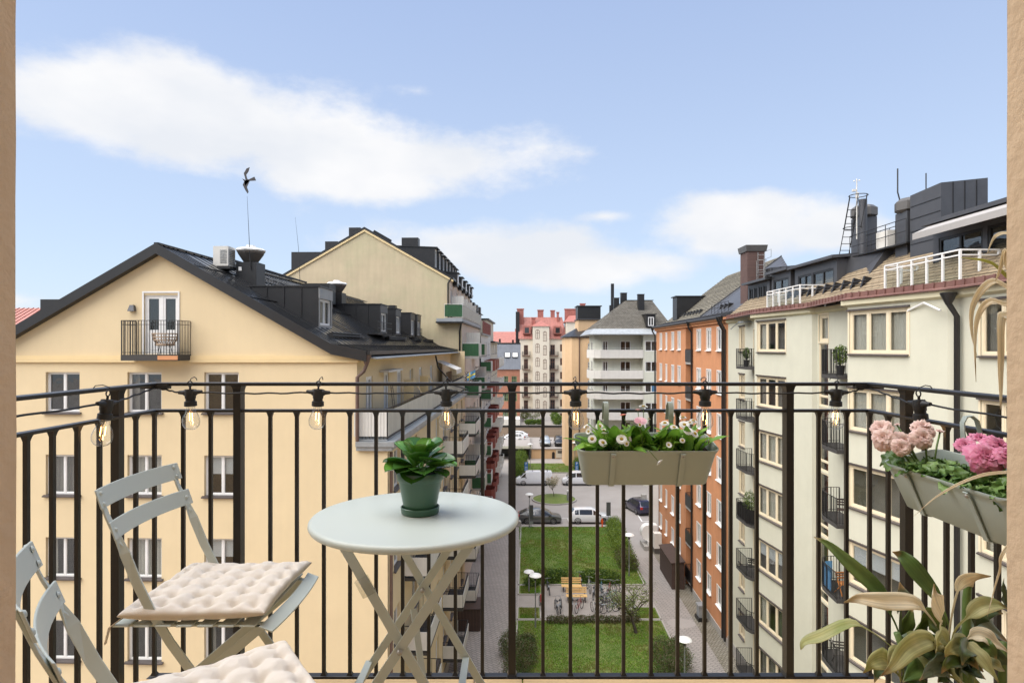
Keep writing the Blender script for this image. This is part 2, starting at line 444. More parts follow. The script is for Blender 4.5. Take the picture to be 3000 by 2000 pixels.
# ------------------------------------------------------------------ facade kit
class Fac:
    """a vertical wall plane from p0 (left seen from outside) to p1, in its building's own axes"""
    def __init__(s, p0, p1):
        s.p0 = Vector((p0[0], p0[1], 0)); s.p1 = Vector((p1[0], p1[1], 0))
        s.t = (s.p1 - s.p0).normalized(); s.inn = Vector((-s.t.y, s.t.x, 0)); s.L = (s.p1 - s.p0).length
    def P(s, u, z, d=0.0):
        q = s.p0 + s.t * u + s.inn * d
        return Vector((q.x, q.y, z))
    def M(s, u, z, d=0.0):
        q = s.P(u, z, d)
        return Matrix(((s.t.x, s.inn.x, 0, q.x), (s.t.y, s.inn.y, 0, q.y), (0, 0, 1, q.z), (0, 0, 0, 1)))

def wall(mb, fac, z0, z1, ops, u0=0.0, u1=None, reveal=.14, mi=0):
    u1 = fac.L if u1 is None else u1
    ops = [o for o in ops if o[0] < u1 and o[0] + o[2] > u0 and o[1] < z1 and o[1] + o[3] > z0]
    us = sorted(set([u0, u1] + [round(min(max(v, u0), u1), 4) for o in ops for v in (o[0], o[0] + o[2])]))
    zs = sorted(set([z0, z1] + [round(min(max(v, z0), z1), 4) for o in ops for v in (o[1], o[1] + o[3])]))
    for i in range(len(us) - 1):
        for j in range(len(zs) - 1):
            a, b, c, d = us[i], us[i + 1], zs[j], zs[j + 1]
            if b - a < 1e-4 or d - c < 1e-4: continue
            cu, cz = (a + b) / 2, (c + d) / 2
            if any(o[0] < cu < o[0] + o[2] and o[1] < cz < o[1] + o[3] for o in ops): continue
            mb.quad(fac.P(a, c), fac.P(b, c), fac.P(b, d), fac.P(a, d), mi)
    for o in ops: reveals(mb, fac, o, reveal, mi)
def reveals(mb, fac, o, reveal, mi=0):
    u, z, w, h = o[:4]
    for (a, b) in (((u, z), (u + w, z)), ((u + w, z), (u + w, z + h)), ((u + w, z + h), (u, z + h)), ((u, z + h), (u, z))):
        mb.quad(fac.P(*a), fac.P(*b), fac.P(b[0], b[1], reveal), fac.P(a[0], a[1], reveal), mi)

MC = {}
def cached(key, fn):
    if key not in MC: MC[key] = fn()
    return MC[key]

def lights_of(w, h, st):
    fw = st.get('fw', .06); mw = st.get('mw', .06)
    xs = [-w / 2 + fw] + [v for f in st.get('mull', ()) for v in (-w / 2 + w * f - mw / 2, -w / 2 + w * f + mw / 2)] + [w / 2 - fw]
    zs = [fw] + [v for f in st.get('trans', ()) for v in (h * f - mw / 2, h * f + mw / 2)] + [h - fw]
    return [(xs[i], xs[i + 1], zs[j], zs[j + 1]) for i in range(0, len(xs), 2) for j in range(0, len(zs), 2)]

def frame_mesh(w, h, st):
    mb = MB(); fw = st.get('fw', .06); mw = st.get('mw', .06); y0 = st.get('recess', .06); y1 = y0 + .07
    mb.box(-w / 2, -w / 2 + fw, y0, y1, 0, h); mb.box(w / 2 - fw, w / 2, y0, y1, 0, h)
    mb.box(-w / 2 + fw, w / 2 - fw, y0, y1, 0, fw); mb.box(-w / 2 + fw, w / 2 - fw, y0, y1, h - fw, h)
    for f in st.get('mull', ()):
        x = -w / 2 + w * f; mb.box(x - mw / 2, x + mw / 2, y0 + .004, y1, fw, h - fw)
    for f in st.get('trans', ()):
        z = h * f
        for (a, b, c, d) in lights_of(w, h, dict(st, trans=())):
            mb.box(a, b, y0 + .006, y1, z - mw / 2, z + mw / 2)
    sw = st.get('sash', 0)
    if sw:
        for (a, b, c, d) in lights_of(w, h, st):
            ya, yb = y0 + .018, y1 - .004
            mb.box(a, a + sw, ya, yb, c, d); mb.box(b - sw, b, ya, yb, c, d)
            mb.box(a + sw, b - sw, ya, yb, c, c + sw); mb.box(a + sw, b - sw, ya, yb, d - sw, d)
    return mb.mesh("window", st['mat'])

def curtain_mesh(x0, x1, z0, z1, y, m):
    mb = MB(); n = max(6, int((x1 - x0) / .03)); vs = []
    for i in range(n + 1):
        x = x0 + (x1 - x0) * i / n; yy = y + .022 * math.sin(i * 1.35) + .012 * math.sin(i * .53)
        vs += [(x, yy, z0), (x, yy + .012 * math.sin(i * .7), z1)]
    mb.add(vs, [(2 * i, 2 * i + 2, 2 * i + 3, 2 * i + 1) for i in range(n)])
    return mb.mesh("curtain", m, 180, fix=False)

RW = random.Random(11)
def add_window(root, fac, u, z, w, h, st, curtain=None):
    M = fac.M(u + w / 2, z)
    key = (round(w, 3), round(h, 3), id(st))
    o = link("window", cached(('f',) + key, lambda: frame_mesh(w, h, st)), root, M)
    ls = lights_of(w, h, st)
    y = st.get('recess', .06) + .045
    single = st.get('single', False)
    panes = [(-w / 2 + .03, w / 2 - .03, .03, h - .03)] if single else ls
    for i, (a, b, c, d) in enumerate(panes):
        link("pane", cached(('p', i) + key, lambda: MB().box(a - .004, b + .004, y, y + .006, c - .004, d + .004).mesh("pane", st.get('glass', M_glass))), o)
    if st.get('sill'):
        ov = st.get('sill_out', .07); so = st.get('sill_side', .06)
        def sm():
            mb = MB(); y1 = st.get('recess', .06) + .002
            mb.hexa([(-w / 2 - so, -ov, -.07), (w / 2 + so, -ov, -.07), (w / 2 + so, -.003, -.06), (-w / 2 - so, -.003, -.06)],
                    [(-w / 2 - so, -ov, -.03), (w / 2 + so, -ov, -.03), (w / 2 + so, -.003, 0.004), (-w / 2 - so, -.003, 0.004)])
            mb.box(-w / 2 + .004, w / 2 - .004, -.004, y1, -.01, .006)
            return mb.mesh("sill", st['sill'])
        link("sill", cached(('s',) + key, sm), o)
    if st.get('hood'):
        link("hood", cached(('h',) + key, lambda: MB().box(-w / 2 - .08, w / 2 + .08, -.09, -.003, h + .0, h + .07).mesh("hood", st['hood'])), o)
    if st.get('surround'):
        sw = .07
        def sur():
            mb = MB()
            mb.box(-w / 2 - sw, -w / 2, -.02, -.003, -sw, h + sw); mb.box(w / 2, w / 2 + sw, -.02, -.003, -sw, h + sw)
            mb.box(-w / 2, w / 2, -.02, -.003, h, h + sw); mb.box(-w / 2, w / 2, -.02, -.003, -sw, 0)
            return mb.mesh("surround", st['surround'])
        link("surround", cached(('r',) + key, sur), o)
    if st.get('curtains', True):
        k = curtain if curtain is not None else RW.choice(['none', 'sides', 'sides', 'left', 'sheer', 'grey', 'blind', 'sides2'])
        yy = y + .12; fwm = st.get('fw', .06)
        def cm(nm, a, b, z0, m): link("curtain", cached((nm,) + key, lambda: curtain_mesh(a, b, z0, h - .03, yy, m)), o)
        if k == 'sides': cm('cl', -w / 2 + .02, -w / 2 + w * .2, .02, M_curtain); cm('cr', w / 2 - w * .2, w / 2 - .02, .02, M_curtain)
        elif k == 'sides2': cm('gl', -w / 2 + .02, -w / 2 + w * .24, .02, M_curtain2); cm('gr', w / 2 - w * .16, w / 2 - .02, .02, M_curtain2)
        elif k == 'left': cm('cl2', -w / 2 + .02, -w / 2 + w * .34, .02, M_curtain)
        elif k == 'sheer': cm('cs', -w / 2 + .02, w / 2 - .02, .02, M_curtain)
        elif k == 'grey': cm('cg', -w / 2 + .02, w / 2 - .02, .02, M_curtain2)
        elif k == 'blind':
            link("blind", cached(('bl',) + key, lambda: MB().box(-w / 2 + .03, w / 2 - .03, y + .03, y + .04, h * .52, h - .03).mesh("blind", M_blind)), o)
    return o

def arch_window(root, fac, u, z, w, h, m):
    """segmental arched window, small in the picture"""
    def fm():
        mb = MB(); n = 8
        top = [(-w / 2 + w * i / n, h - .25 + .25 * math.sin(math.pi * i / n)) for i in range(n + 1)]
        out = [(-w / 2, 0)] + top + [(w / 2, 0)]
        inn = [(x * .78, .1 + (zz - .1) * .95 if zz > .1 else .1) for (x, zz) in out]
        for i in range(len(out)):
            j = (i + 1) % len(out)
            mb.extrude([(out[i][0], -.02, out[i][1]), (out[j][0], -.02, out[j][1]), (inn[j][0], -.02, inn[j][1]), (inn[i][0], -.02, inn[i][1])], (0, .08, 0))
        mb.box(-.05, .05, -.02, .05, .1, h - .06); mb.box(-w / 2 + .08, w / 2 - .08, -.018, .05, h * .62, h * .62 + .08)
        return mb.mesh("window", m)
    def pm():
        mb = MB(); n = 8
        top = [(-w * .42 + w * .84 * i / n, h - .27 + .22 * math.sin(math.pi * i / n)) for i in range(n + 1)]
        poly = [(w * .42, .06)] + [(-w * .42, .06)] + top
        mb.extrude([(x, .02, zz) for x, zz in poly], (0, .01, 0))
        return mb.mesh("pane", M_darkpane)
    o = link("window", cached(('af', w, h), fm), root, fac.M(u + w / 2, z))
    link("pane", cached(('ap', w, h), pm), o)
    return o
M_darkpane = mat("dark_pane", (.035, .036, .038), .06, var=.4, scale=.9, spec=.7)

def corr(mb, p, q, z0, z1, pitch=.1, amp=.02, mi=0):
    """upright corrugated sheet from p to q"""
    p = Vector((p[0], p[1], 0)); q = Vector((q[0], q[1], 0)); L = (q - p).length; t = (q - p) / L; nn = Vector((-t.y, t.x, 0))
    n = max(2, int(L / pitch)); vs = []; k = 0
    for i in range(n):
        for (f, a) in ((0, 0), (.35, 0), (.5, 1), (.85, 1)):
            if i == n - 1 and f > .35: break
            c = p + t * (L * (i + f) / (n - .65)) + nn * (amp * a)
            vs += [(c.x, c.y, z0), (c.x, c.y, z1)]; k += 1
    mb.add(vs, [(2 * i, 2 * i + 2, 2 * i + 3, 2 * i + 1) for i in range(k - 1)], mi)

def balcony(root, M, path, slab=None, rail=None, rh=1.0, spacing=.12, thick=.14, panels=None, pz=(.06, .96), screens=None, bars=True, br=.008, corrug=True, midrail=False):
    """path: wall -> round the edge -> wall, in facade axes (x right, y negative = out)"""
    slab = slab or M_slab; rail = rail or M_blackrail; panels = panels or {}
    key = (tuple(path), thick, slab.name)
    o = link("balcony", cached(('bs',) + key, lambda: MB().prism(path, -thick, 0).mesh("balcony", slab)), root, M)
    inset = .03
    def rm():
        mb = MB(); n = len(path)
        c = Vector((sum(p[0] for p in path) / n, sum(p[1] for p in path) / n, 0))
        ps = []
        for (x, y) in path:
            v = Vector((x, y, 0)); d = c - v; d.normalize(); ps.append(v + d * inset)
        for i in range(n - 1):
            a, b = ps[i], ps[i + 1]; L = (b - a).length
            mb.bar(a + Vector((0, 0, rh)), b + Vector((0, 0, rh)), .035, .02)
            mb.bar(a + Vector((0, 0, .08)), b + Vector((0, 0, .08)), .02, .02)
            if midrail: mb.bar(a + Vector((0, 0, rh - .14)), b + Vector((0, 0, rh - .14)), .02, .015)
            k = max(1, int(round(L / spacing)))
            for j in range(k + (i == n - 2)):
                p = a + (b - a) * (j / k); pr = br * (2.0 if j == 0 else 1.0)
                if bars or j == 0: mb.box(p.x - pr, p.x + pr, p.y - pr, p.y + pr, .0, rh)
        return mb.mesh("railing", rail, fix=False)
    link("railing", cached(('br', rh, spacing, rail.name, bars, br) + key, rm), o)
    for i, pm in panels.items():
        def pmf():
            mb = MB(); a = Vector((*path[i], 0)); b = Vector((*path[i + 1], 0)); t = (b - a).normalized()
            nn = Vector((t.y, -t.x, 0)); c = Vector((sum(p[0] for p in path) / len(path), sum(p[1] for p in path) / len(path), 0))
            if nn.dot((a + b) / 2 - c) < 0: nn = -nn
            a = a + nn * .025 + t * .01; b = b + nn * .025 - t * .01
            if corrug: corr(mb, a, b, pz[0], pz[1])
            else: mb.bar((a.x, a.y, (pz[0] + pz[1]) / 2), (b.x, b.y, (pz[0] + pz[1]) / 2), .03, pz[1] - pz[0])
            return mb.mesh("panel", pm, fix=False)
        link("panel", cached(('bp', i, pm.name, pz) + key, pmf), o)
    if screens:
        for (a, b, z0, z1, m_) in screens:
            def sf():
                mb = MB(); corr(mb, a, b, z0, z1, .12, .015); return mb.mesh("screen", m_, fix=False)
            link("screen", cached(('sc', a, b, z0, z1, m_.name), sf), o)
    return o

def gutter_pipe(root, pts, r=.05, m=None, name="drainpipe", hopper=True):
    mb = MB(); mb.tube(pts, r, 10)
    if hopper:
        p = Vector(pts[0]); mb.lathe([(r * 1.0, -.3), (r * 2.6, 0.0), (r * 2.7, .06), (r * 1.2, .06)], 12, p)
    return mb.build(name, m or M_pipe, root, 60)
# ------------------------------------------------------------------ ground, lanes, lawns
def ground_mat(name, c1, c2, s1=.35, s2=9.0, rough=.9, joints=None, bump=.25):
    m = bpy.data.materials.new(name); m.use_nodes = True
    nt = m.node_tree; N = nt.nodes; L = nt.links; b = N["Principled BSDF"]; b.inputs["Roughness"].default_value = rough
    tc = N.new("ShaderNodeTexCoord")
    n1 = N.new("ShaderNodeTexNoise"); n1.inputs["Scale"].default_value = s1; n1.inputs["Detail"].default_value = 9; n1.inputs["Roughness"].default_value = .68
    n2 = N.new("ShaderNodeTexNoise"); n2.inputs["Scale"].default_value = s2; n2.inputs["Detail"].default_value = 6; n2.inputs["Roughness"].default_value = .7
    L.new(tc.outputs["Object"], n1.inputs["Vector"]); L.new(tc.outputs["Object"], n2.inputs["Vector"])
    a = N.new("ShaderNodeMath"); a.operation = 'MULTIPLY_ADD'; a.inputs[1].default_value = .5
    s = N.new("ShaderNodeMath"); s.operation = 'MULTIPLY'; s.inputs[1].default_value = .5
    L.new(n2.outputs["Fac"], s.inputs[0]); L.new(n1.outputs["Fac"], a.inputs[0]); L.new(s.outputs[0], a.inputs[2])
    mr = N.new("ShaderNodeMapRange"); mr.inputs["From Min"].default_value = .36; mr.inputs["From Max"].default_value = .64; L.new(a.outputs[0], mr.inputs["Value"])
    mx = N.new("ShaderNodeMix"); mx.data_type = 'RGBA'; mx.inputs[6].default_value = (*c1, 1); mx.inputs[7].default_value = (*c2, 1); L.new(mr.outputs[0], mx.inputs[0])
    c = mx.outputs[2]; h = n2.outputs["Fac"]
    if joints:
        sc, w, hh, rot, dark = joints
        mp = N.new("ShaderNodeMapping"); mp.inputs["Rotation"].default_value = (0, 0, rot); L.new(tc.outputs["Object"], mp.inputs[0])
        br = N.new("ShaderNodeTexBrick"); br.inputs["Scale"].default_value = sc; br.inputs["Brick Width"].default_value = w; br.inputs["Row Height"].default_value = hh
        br.inputs["Mortar Size"].default_value = .03; br.inputs["Mortar Smooth"].default_value = .3
        br.inputs["Color1"].default_value = (1.06, 1.05, 1.04, 1); br.inputs["Color2"].default_value = (.9, .9, .9, 1); br.inputs["Mortar"].default_value = (dark, dark, dark, 1)
        L.new(mp.outputs[0], br.inputs["Vector"])
        mm = N.new("ShaderNodeMix"); mm.data_type = 'RGBA'; mm.blend_type = 'MULTIPLY'; mm.inputs[0].default_value = 1
        L.new(c, mm.inputs[6]); L.new(br.outputs["Color"], mm.inputs[7]); c = mm.outputs[2]
    L.new(c, b.inputs["Base Color"])
    bp = N.new("ShaderNodeBump"); bp.inputs["Strength"].default_value = bump; bp.inputs["Distance"].default_value = .03
    L.new(h, bp.inputs["Height"]); L.new(bp.outputs[0], b.inputs["Normal"])
    return m
M_asphalt = ground_mat("pale_asphalt", (.27, .245, .225), (.345, .315, .29), .25, 12)
M_paver = ground_mat("lane_pavers", (.26, .235, .215), (.335, .305, .28), .3, 10, joints=(1.0, .42, .21, R(38), .62))
M_cobble = ground_mat("mossy_cobbles", (.15, .13, .085), (.30, .275, .23), .9, 8, joints=(1.0, .22, .2, R(2), .45), bump=.5)
M_gravel = ground_mat("fine_gravel", (.24, .215, .19), (.33, .30, .27), .6, 25, bump=.4)
M_lawn = ground_mat("lawn_soil_grass", (.06, .125, .012), (.19, .205, .06), .5, 6, bump=.5)
M_kerb = mat("granite_kerb", (.33, .31, .28), .85, var=.15, scale=4)
M_line = mat("road_paint", (.72, .71, .68), .8, var=.12, scale=6)

struct(MB().quad((-900, -300, 0), (900, -300, 0), (900, 1500, 0), (-900, 1500, 0)).build("ground", M_asphalt))
SL = .0257   # the lanes run 1.5 degrees off the camera axis
def S(x, y): return (x + SL * (y - 45), y)      # x measured at y = 45
# lanes
def poly_sheet(name, pts, z, m):
    return MB().add([(p[0], p[1], z) for p in pts], [tuple(range(len(pts)))]).build(name, m)
struct(poly_sheet("lane", [S(-4.2, 12), S(.35, 12), S(.35, 70), S(-4.2, 70)], .004, M_paver))
struct(poly_sheet("side_lane", [S(10.75, 12), S(13.0, 12), S(13.0, 58), S(10.75, 58)], .004, M_paver))
struct(poly_sheet("cobbled_strip", [S(13.0, 12), S(14.6, 12), S(14.6, 60), S(13.0, 60)], .006, M_cobble))
# lawns, each with a kerb
def lawn(name, pts, z=.10):
    o = struct(MB().prism(pts, .0, z).build(name, M_lawn)); 
    mb = MB(); n = len(pts)
    for i in range(n):
        a = Vector((*pts[i], 0)); b = Vector((*pts[(i + 1) % n], 0)); L = (b - a).length; t = (b - a) / L
        nn = Vector((t.y, -t.x, 0)) * .06
        mb.bar(a + nn + Vector((0, 0, .065)), b + nn + Vector((0, 0, .065)), .11, .13)
    k = mb.build("kerb", M_kerb, o)
    return o
lawnA = [S(.45, 51.2), S(10.6, 51.2), S(10.6, 67.6), S(.45, 67.6)]
lawnB = [S(.45, 26), S(10.6, 26), S(10.6, 44.4), S(.45, 44.4)]
lawnC = [S(.45, 44.7), S(2.0, 44.7), S(2.0, 46.6), S(.45, 46.6)]
lawnD = [S(.45, 49.2), S(2.2, 49.2), S(2.2, 50.9), S(.45, 50.9)]
lawnE = [S(8.9, 44.7), S(10.6, 44.7), S(10.6, 46.6), S(8.9, 46.6)]
lawnF = [(1.7, 97.0), (14.5, 97.0), (14.5, 104.5), (1.7, 104.5)]
lawnG = [(19.5, 72.5), (26, 72.5), (26, 80), (17.8, 80)]
for nm, l in (("lawn", lawnA), ("lawn", lawnB), ("lawn", lawnC), ("lawn", lawnD), ("lawn", lawnE), ("lawn", lawnF), ("lawn", lawnG)):
    lawn(nm, l)
struct(poly_sheet("gravel_path", [S(.45, 44.3), S(10.6, 44.3), S(10.6, 51.3), S(.45, 51.3)], .03, M_gravel))
# round island
ic = (5.4, 80.0)
mb = MB().lathe([(2.7, 0), (2.7, .12), (2.3, .2), (1.2, .34), (0.01, .38)], 40, (ic[0], ic[1], 0))
isl = struct(mb.build("planted_island", M_lawn, None, 60))
MB().lathe([(2.7, 0), (2.7, .16), (2.88, .16), (2.88, 0)], 48, (ic[0], ic[1], 0)).build("kerb", M_kerb, isl)
# parking markings
mk = MB()
def stripe(a, b, w=.1):
    mk.bar((a[0], a[1], .008), (b[0], b[1], .008), w, .004)
stripe((6.35, 68.0), (6.35, 71.2)); stripe((.6, 71.4), (11.6, 71.4)); stripe((.9, 68.0), (.9, 71.2))
p1 = Gp(1858, 1491); p2 = Gp(1881, 1527); p3 = Gp(1921, 1527)
stripe(p1, p2, .14); stripe(p2, p3, .14)
struct(mk.build("road_markings", M_line))
for (cx, cy, r1, r2) in ((12.05, 44.3, 1.05, .5), (12.2, 61.0, .3, .3)):
    pass
struct(MB().lathe([(.01, .0), (1.0, .0)], 30, (S(12.0, 44.2)[0], 44.2, .009), sx=1.0, sy=.75).build("asphalt_patch", M_asphalt))

# grass blades and hedges (uncountable)
rs = np.random.RandomState(5)
def inpoly_samples(poly, n):
    xs = [p[0] for p in poly]; ys = [p[1] for p in poly]
    return rs.uniform(min(xs) + .15, max(xs) - .15, n), rs.uniform(min(ys) + .1, max(ys) - .1, n)
def tri_mesh(name, V, mats, parent=None, idx=None):
    n = len(V) // 3
    me = bpy.data.meshes.new(name)
    me.vertices.add(len(V)); me.vertices.foreach_set("co", V.astype(np.float32).ravel())
    me.loops.add(len(V)); me.loops.foreach_set("vertex_index", np.arange(len(V), dtype=np.int32))
    me.polygons.add(n); me.polygons.foreach_set("loop_start", np.arange(0, len(V), 3, dtype=np.int32))
    if not isinstance(mats, (list, tuple)): mats = [mats]
    for m in mats: me.materials.append(m)
    if idx is not None: me.polygons.foreach_set("material_index", idx.astype(np.int32))
    me.update(calc_edges=True); me.validate()
    return link(name, me, parent)
def leaf_tris(C, size, up=.3):
    """small pointed leaves at centres C"""
    n = len(C)
    d = rs.normal(size=(n, 3)); d[:, 2] += up; d /= np.linalg.norm(d, axis=1)[:, None]
    e = np.cross(d, rs.normal(size=(n, 3))); e /= np.linalg.norm(e, axis=1)[:, None]
    s = size * rs.uniform(.6, 1.4, (n, 1))
    return np.stack([C - d * s * .5 - e * s * .3, C - d * s * .5 + e * s * .3, C + d * s * .7], 1).reshape(-1, 3)
M_grass = [leaf_mat("grass_blade_%s" % c, a, b, .6, .3, scale=.6) for c, a, b in (("dark", (.085, .185, .013), (.12, .24, .02)), ("mid", (.165, .31, .022), (.21, .35, .032)), ("dry", (.22, .23, .06), (.28, .26, .08)))]
def grass(poly, n, z=.1, h=.11):
    x, y = inpoly_samples(poly, n)
    nz = np.array([noise.noise((a * .35, b * .35, 1.3)) + .6 * noise.noise((a * 1.3, b * 1.3, 4.)) for a, b in zip(x[::1], y[::1])])
    hh = h * (0.75 + .6 * np.clip(nz, -.6, 1)) * rs.uniform(.6, 1.3, n)
    base = np.stack([x, y, np.full(n, z - .01)], 1)
    ang = rs.uniform(0, 2 * np.pi, n); e = np.stack([np.cos(ang), np.sin(ang), np.zeros(n)], 1) * .028
    tip = base + np.stack([rs.normal(0, .05, n), rs.normal(0, .05, n), hh], 1)
    V = np.stack([base - e, base + e, tip], 1).reshape(-1, 3)
    k = nz + rs.normal(0, .28, n)
    idx = np.where(k > .30, 2, np.where(k > -.05, 1, 0)); keep = ~((nz > .52) & (rs.uniform(size=n) < .8))
    V = V.reshape(-1, 3, 3)[keep].reshape(-1, 3); idx = idx[keep]
    o = tri_mesh("grass", V, M_grass, None, idx)
    return tag(o, "short spring grass growing on the courtyard lawns", "grass", kind="stuff")
for pl, n in ((lawnB, 90000), (lawnA, 70000), (lawnC, 4000), (lawnD, 4000), (lawnE, 4000), (lawnF, 15000), (lawnG, 6000)):
    grass(pl, n)
M_hedge = [leaf_mat("hedge_leaf_%s" % c, a, b, .5, .3, scale=2) for c, a, b in (("bright", (.15, .23, .02), (.2, .28, .03)), ("dark", (.045, .10, .015), (.08, .14, .02)), ("brown", (.11, .09, .045), (.15, .125, .06)))]
def hedge(name, label, blobs, n, mats, size=.09, twig=True):
    root = thing(name, label, "hedge" if "hedge" in name else "shrub", (blobs[0][0], blobs[0][1], 0))
    Cs = []
    for (x, y, z, rx, ry, rz) in blobs:
        k = n // len(blobs)
        d = rs.normal(size=(k, 3)); d /= np.linalg.norm(d, axis=1)[:, None]
        r = rs.uniform(.35, 1.0, (k, 1)) ** .45 * (1 + .15 * rs.normal(size=(k, 1)))
        Cs.append(np.clip(d * r, -1.25, 1.25) * np.array([rx, ry, rz]) + np.array([x - blobs[0][0], y - blobs[0][1], z]))
    C = np.concatenate(Cs); C = C[C[:, 2] > .02]
    V = leaf_tris(C, size)
    idx = rs.choice(len(mats), len(C), p=None)
    tri_mesh("foliage", V, mats, root, idx)
    rr = random.Random(int(blobs[0][1] * 10))
    for (x, y, z, rx, ry, rz) in blobs:
        mb = MB()
        for i in range(5):
            a = rr.uniform(0, 6.28)
            bx, by = x - blobs[0][0], y - blobs[0][1]
            mb.tube([(bx + .1 * math.cos(a), by + .1 * math.sin(a), 0), (bx + rx * .5 * math.cos(a), by + ry * .5 * math.sin(a), z), (bx + rx * .75 * math.cos(a), by + ry * .75 * math.sin(a), z + rz * .6)], [.025, .018, .008], 5)
        mb.build("stem", M_bark, root)
    return root
M_bark = mat("grey_brown_bark", (.075, .06, .048), .9, var=.3, scale=12, bump=.4, bscale=30)
def row_blobs(p, q, k, rx, ry, rz, jitter=.1):
    rr = random.Random(int(p[1] * 7 + k)); out = []
    for i in range(k):
        t = (i + .5) / k
        out.append((p[0] + (q[0] - p[0]) * t + rr.uniform(-jitter, jitter), p[1] + (q[1] - p[1]) * t + rr.uniform(-jitter, jitter), rz * .8, rx, ry, rz * rr.uniform(.9, 1.1)))
    return out
B_, D_, W_ = M_hedge
hedge("hedge", "bright green clipped hedge along the right side of the upper lawn", row_blobs((10.9, 67), (10.3, 57.5), 12, .85, .7, .85), 26000, [B_, B_, B_, D_])
hedge("hedge", "brownish thinning end of the hedge beside the grey lamp post", row_blobs((10.3, 57.2), (10.2, 54.2), 4, .85, .75, .8), 9000, [W_, W_, D_, B_])
hedge("shrub", "dark leafy shrub by the lamp posts above the bicycle yard", [(2.6, 51.6, .55, .9, .7, .7), (3.4, 51.9, .5, .8, .6, .6), (4.3, 52.2, .5, .9, .6, .55), (1.6, 50.9, .4, .6, .5, .5)], 11000, [D_, D_, B_], .11)
hedge("shrub", "low green shrub behind the picnic table", [(6.4, 52.0, .45, .8, .6, .55), (7.3, 51.9, .5, .9, .6, .6), (8.2, 51.6, .5, .8, .6, .6)], 9000, [D_, D_, B_], .11)
hedge("shrub", "brown twiggy border at the near edge of the bicycle yard", row_blobs((2.5, 44.0), (8.9, 44.2), 9, .5, .35, .35), 8000, [W_, W_, W_, D_], .08)
hedge("shrub", "brown winter shrub at the lawn corner beside the wide lane", [(-.1, 39.6, .7, .75, 1.1, .8), (.8, 38.4, .7, .8, 1.1, .8), (.3, 37.0, .7, .9, 1.0, .8), (1.0, 40.2, .5, .6, .6, .6)], 15000, [W_, W_, D_, D_], .07)
hedge("shrub", "brown winter shrub at the lawn corner beside the cobbled strip", [(9.4, 38.8, .7, .9, 1.1, .8), (10.1, 37.8, .7, .8, 1.0, .8), (9.2, 36.8, .6, .9, .9, .8), (10.4, 39.6, .5, .6, .6, .6)], 15000, [W_, W_, D_, D_], .07)
hedge("shrub", "bright green bush beside the blue parking sign by the van", [(1.0, 94.5, .9, 1.1, 1.4, 1.0), (.9, 98, 1.2, 1.2, 1.6, 1.3), (1.4, 101.5, 1.4, 1.2, 1.6, 1.4)], 12000, [B_, B_, D_], .14)
hedge("shrub", "bright green bush on the small lawn behind the white microbus", [(10.6, 99.5, .9, .9, 1.0, 1.1), (11.0, 102, 1.0, 1.0, 1.2, 1.2)], 6000, [B_, D_], .14)
# ------------------------------------------------------------------ yellow gable house
ST_y = dict(mat=M_white, fw=.06, mw=.065, mull=(.5,), recess=.11, sash=.025, sill=M_sill, sill_side=.07, sill_out=.1)
ST_door = dict(mat=M_white, fw=.06, mw=.1, mull=(.5,), recess=.05, sash=.07, trans=(), curtains=True)
ST_dorm = dict(mat=M_white, fw=.06, mw=.07, mull=(.5,), recess=.03, sash=.03)
Z = lambda h: CZ + h
yr = thing("yellow_apartment_house", "yellow plastered apartment house with black sheet metal gable roof", "building", (-5, 22, 0), R(-1.72))
ridge, e1, e2 = (-7.5, Z(3.63)), (-1.3, Z(.10)), (-.05, Z(-.16))
el1, el2 = (-13.7, Z(.10)), (-14.95, Z(-.16))
def roofz(x):
    if x < ridge[0]: x = 2 * ridge[0] - x
    if x <= e1[0]: return ridge[1] - .5694 * (x - ridge[0])
    return e1[1] - (x - e1[0]) * (.26 / 1.25)
# gable wall with real openings
fg = Fac((-14.6, 0), (.62, 0))
ops = []
cols = (-11.07, -8.09, -5.31)
for k in range(6):
    for cx in cols: ops.append((cx - .62 + 14.6, Z(-2.32 - 2.95 * k), 1.24, 1.435))
lowops = list(ops)
mbw = MB()
wall(mbw, fg, 0, Z(-3.3), lowops, 0, fg.L, .16)
wall(mbw, fg, Z(-3.3), Z(-.42), ops, 0, 14.14, .16)
dop = (-8.1 + 14.6, Z(-.24), 1.23, 2.1)
outer = [(-14.6, Z(-.42)), (-.46, Z(-.42)), (-.46, roofz(-.46) - .2), (-1.3, roofz(-1.3) - .2), (ridge[0], ridge[1] - .2), (-13.7, roofz(-13.7) - .2), (-14.6, roofz(-14.6) - .2)]
hole = [(dop[0] - 14.6, dop[1]), (dop[0] - 14.6 + dop[2], dop[1]), (dop[0] - 14.6 + dop[2], dop[1] + dop[3]), (dop[0] - 14.6, dop[1] + dop[3])]
pts = [Vector((x, 0, z)) for x, z in outer + hole]
tris = tessellate_polygon([[Vector((x, z, 0)) for x, z in outer], [Vector((x, z, 0)) for x, z in hole]])
mbw.add(pts, [tuple(t) for t in tris]); reveals(mbw, fg, dop, .12)
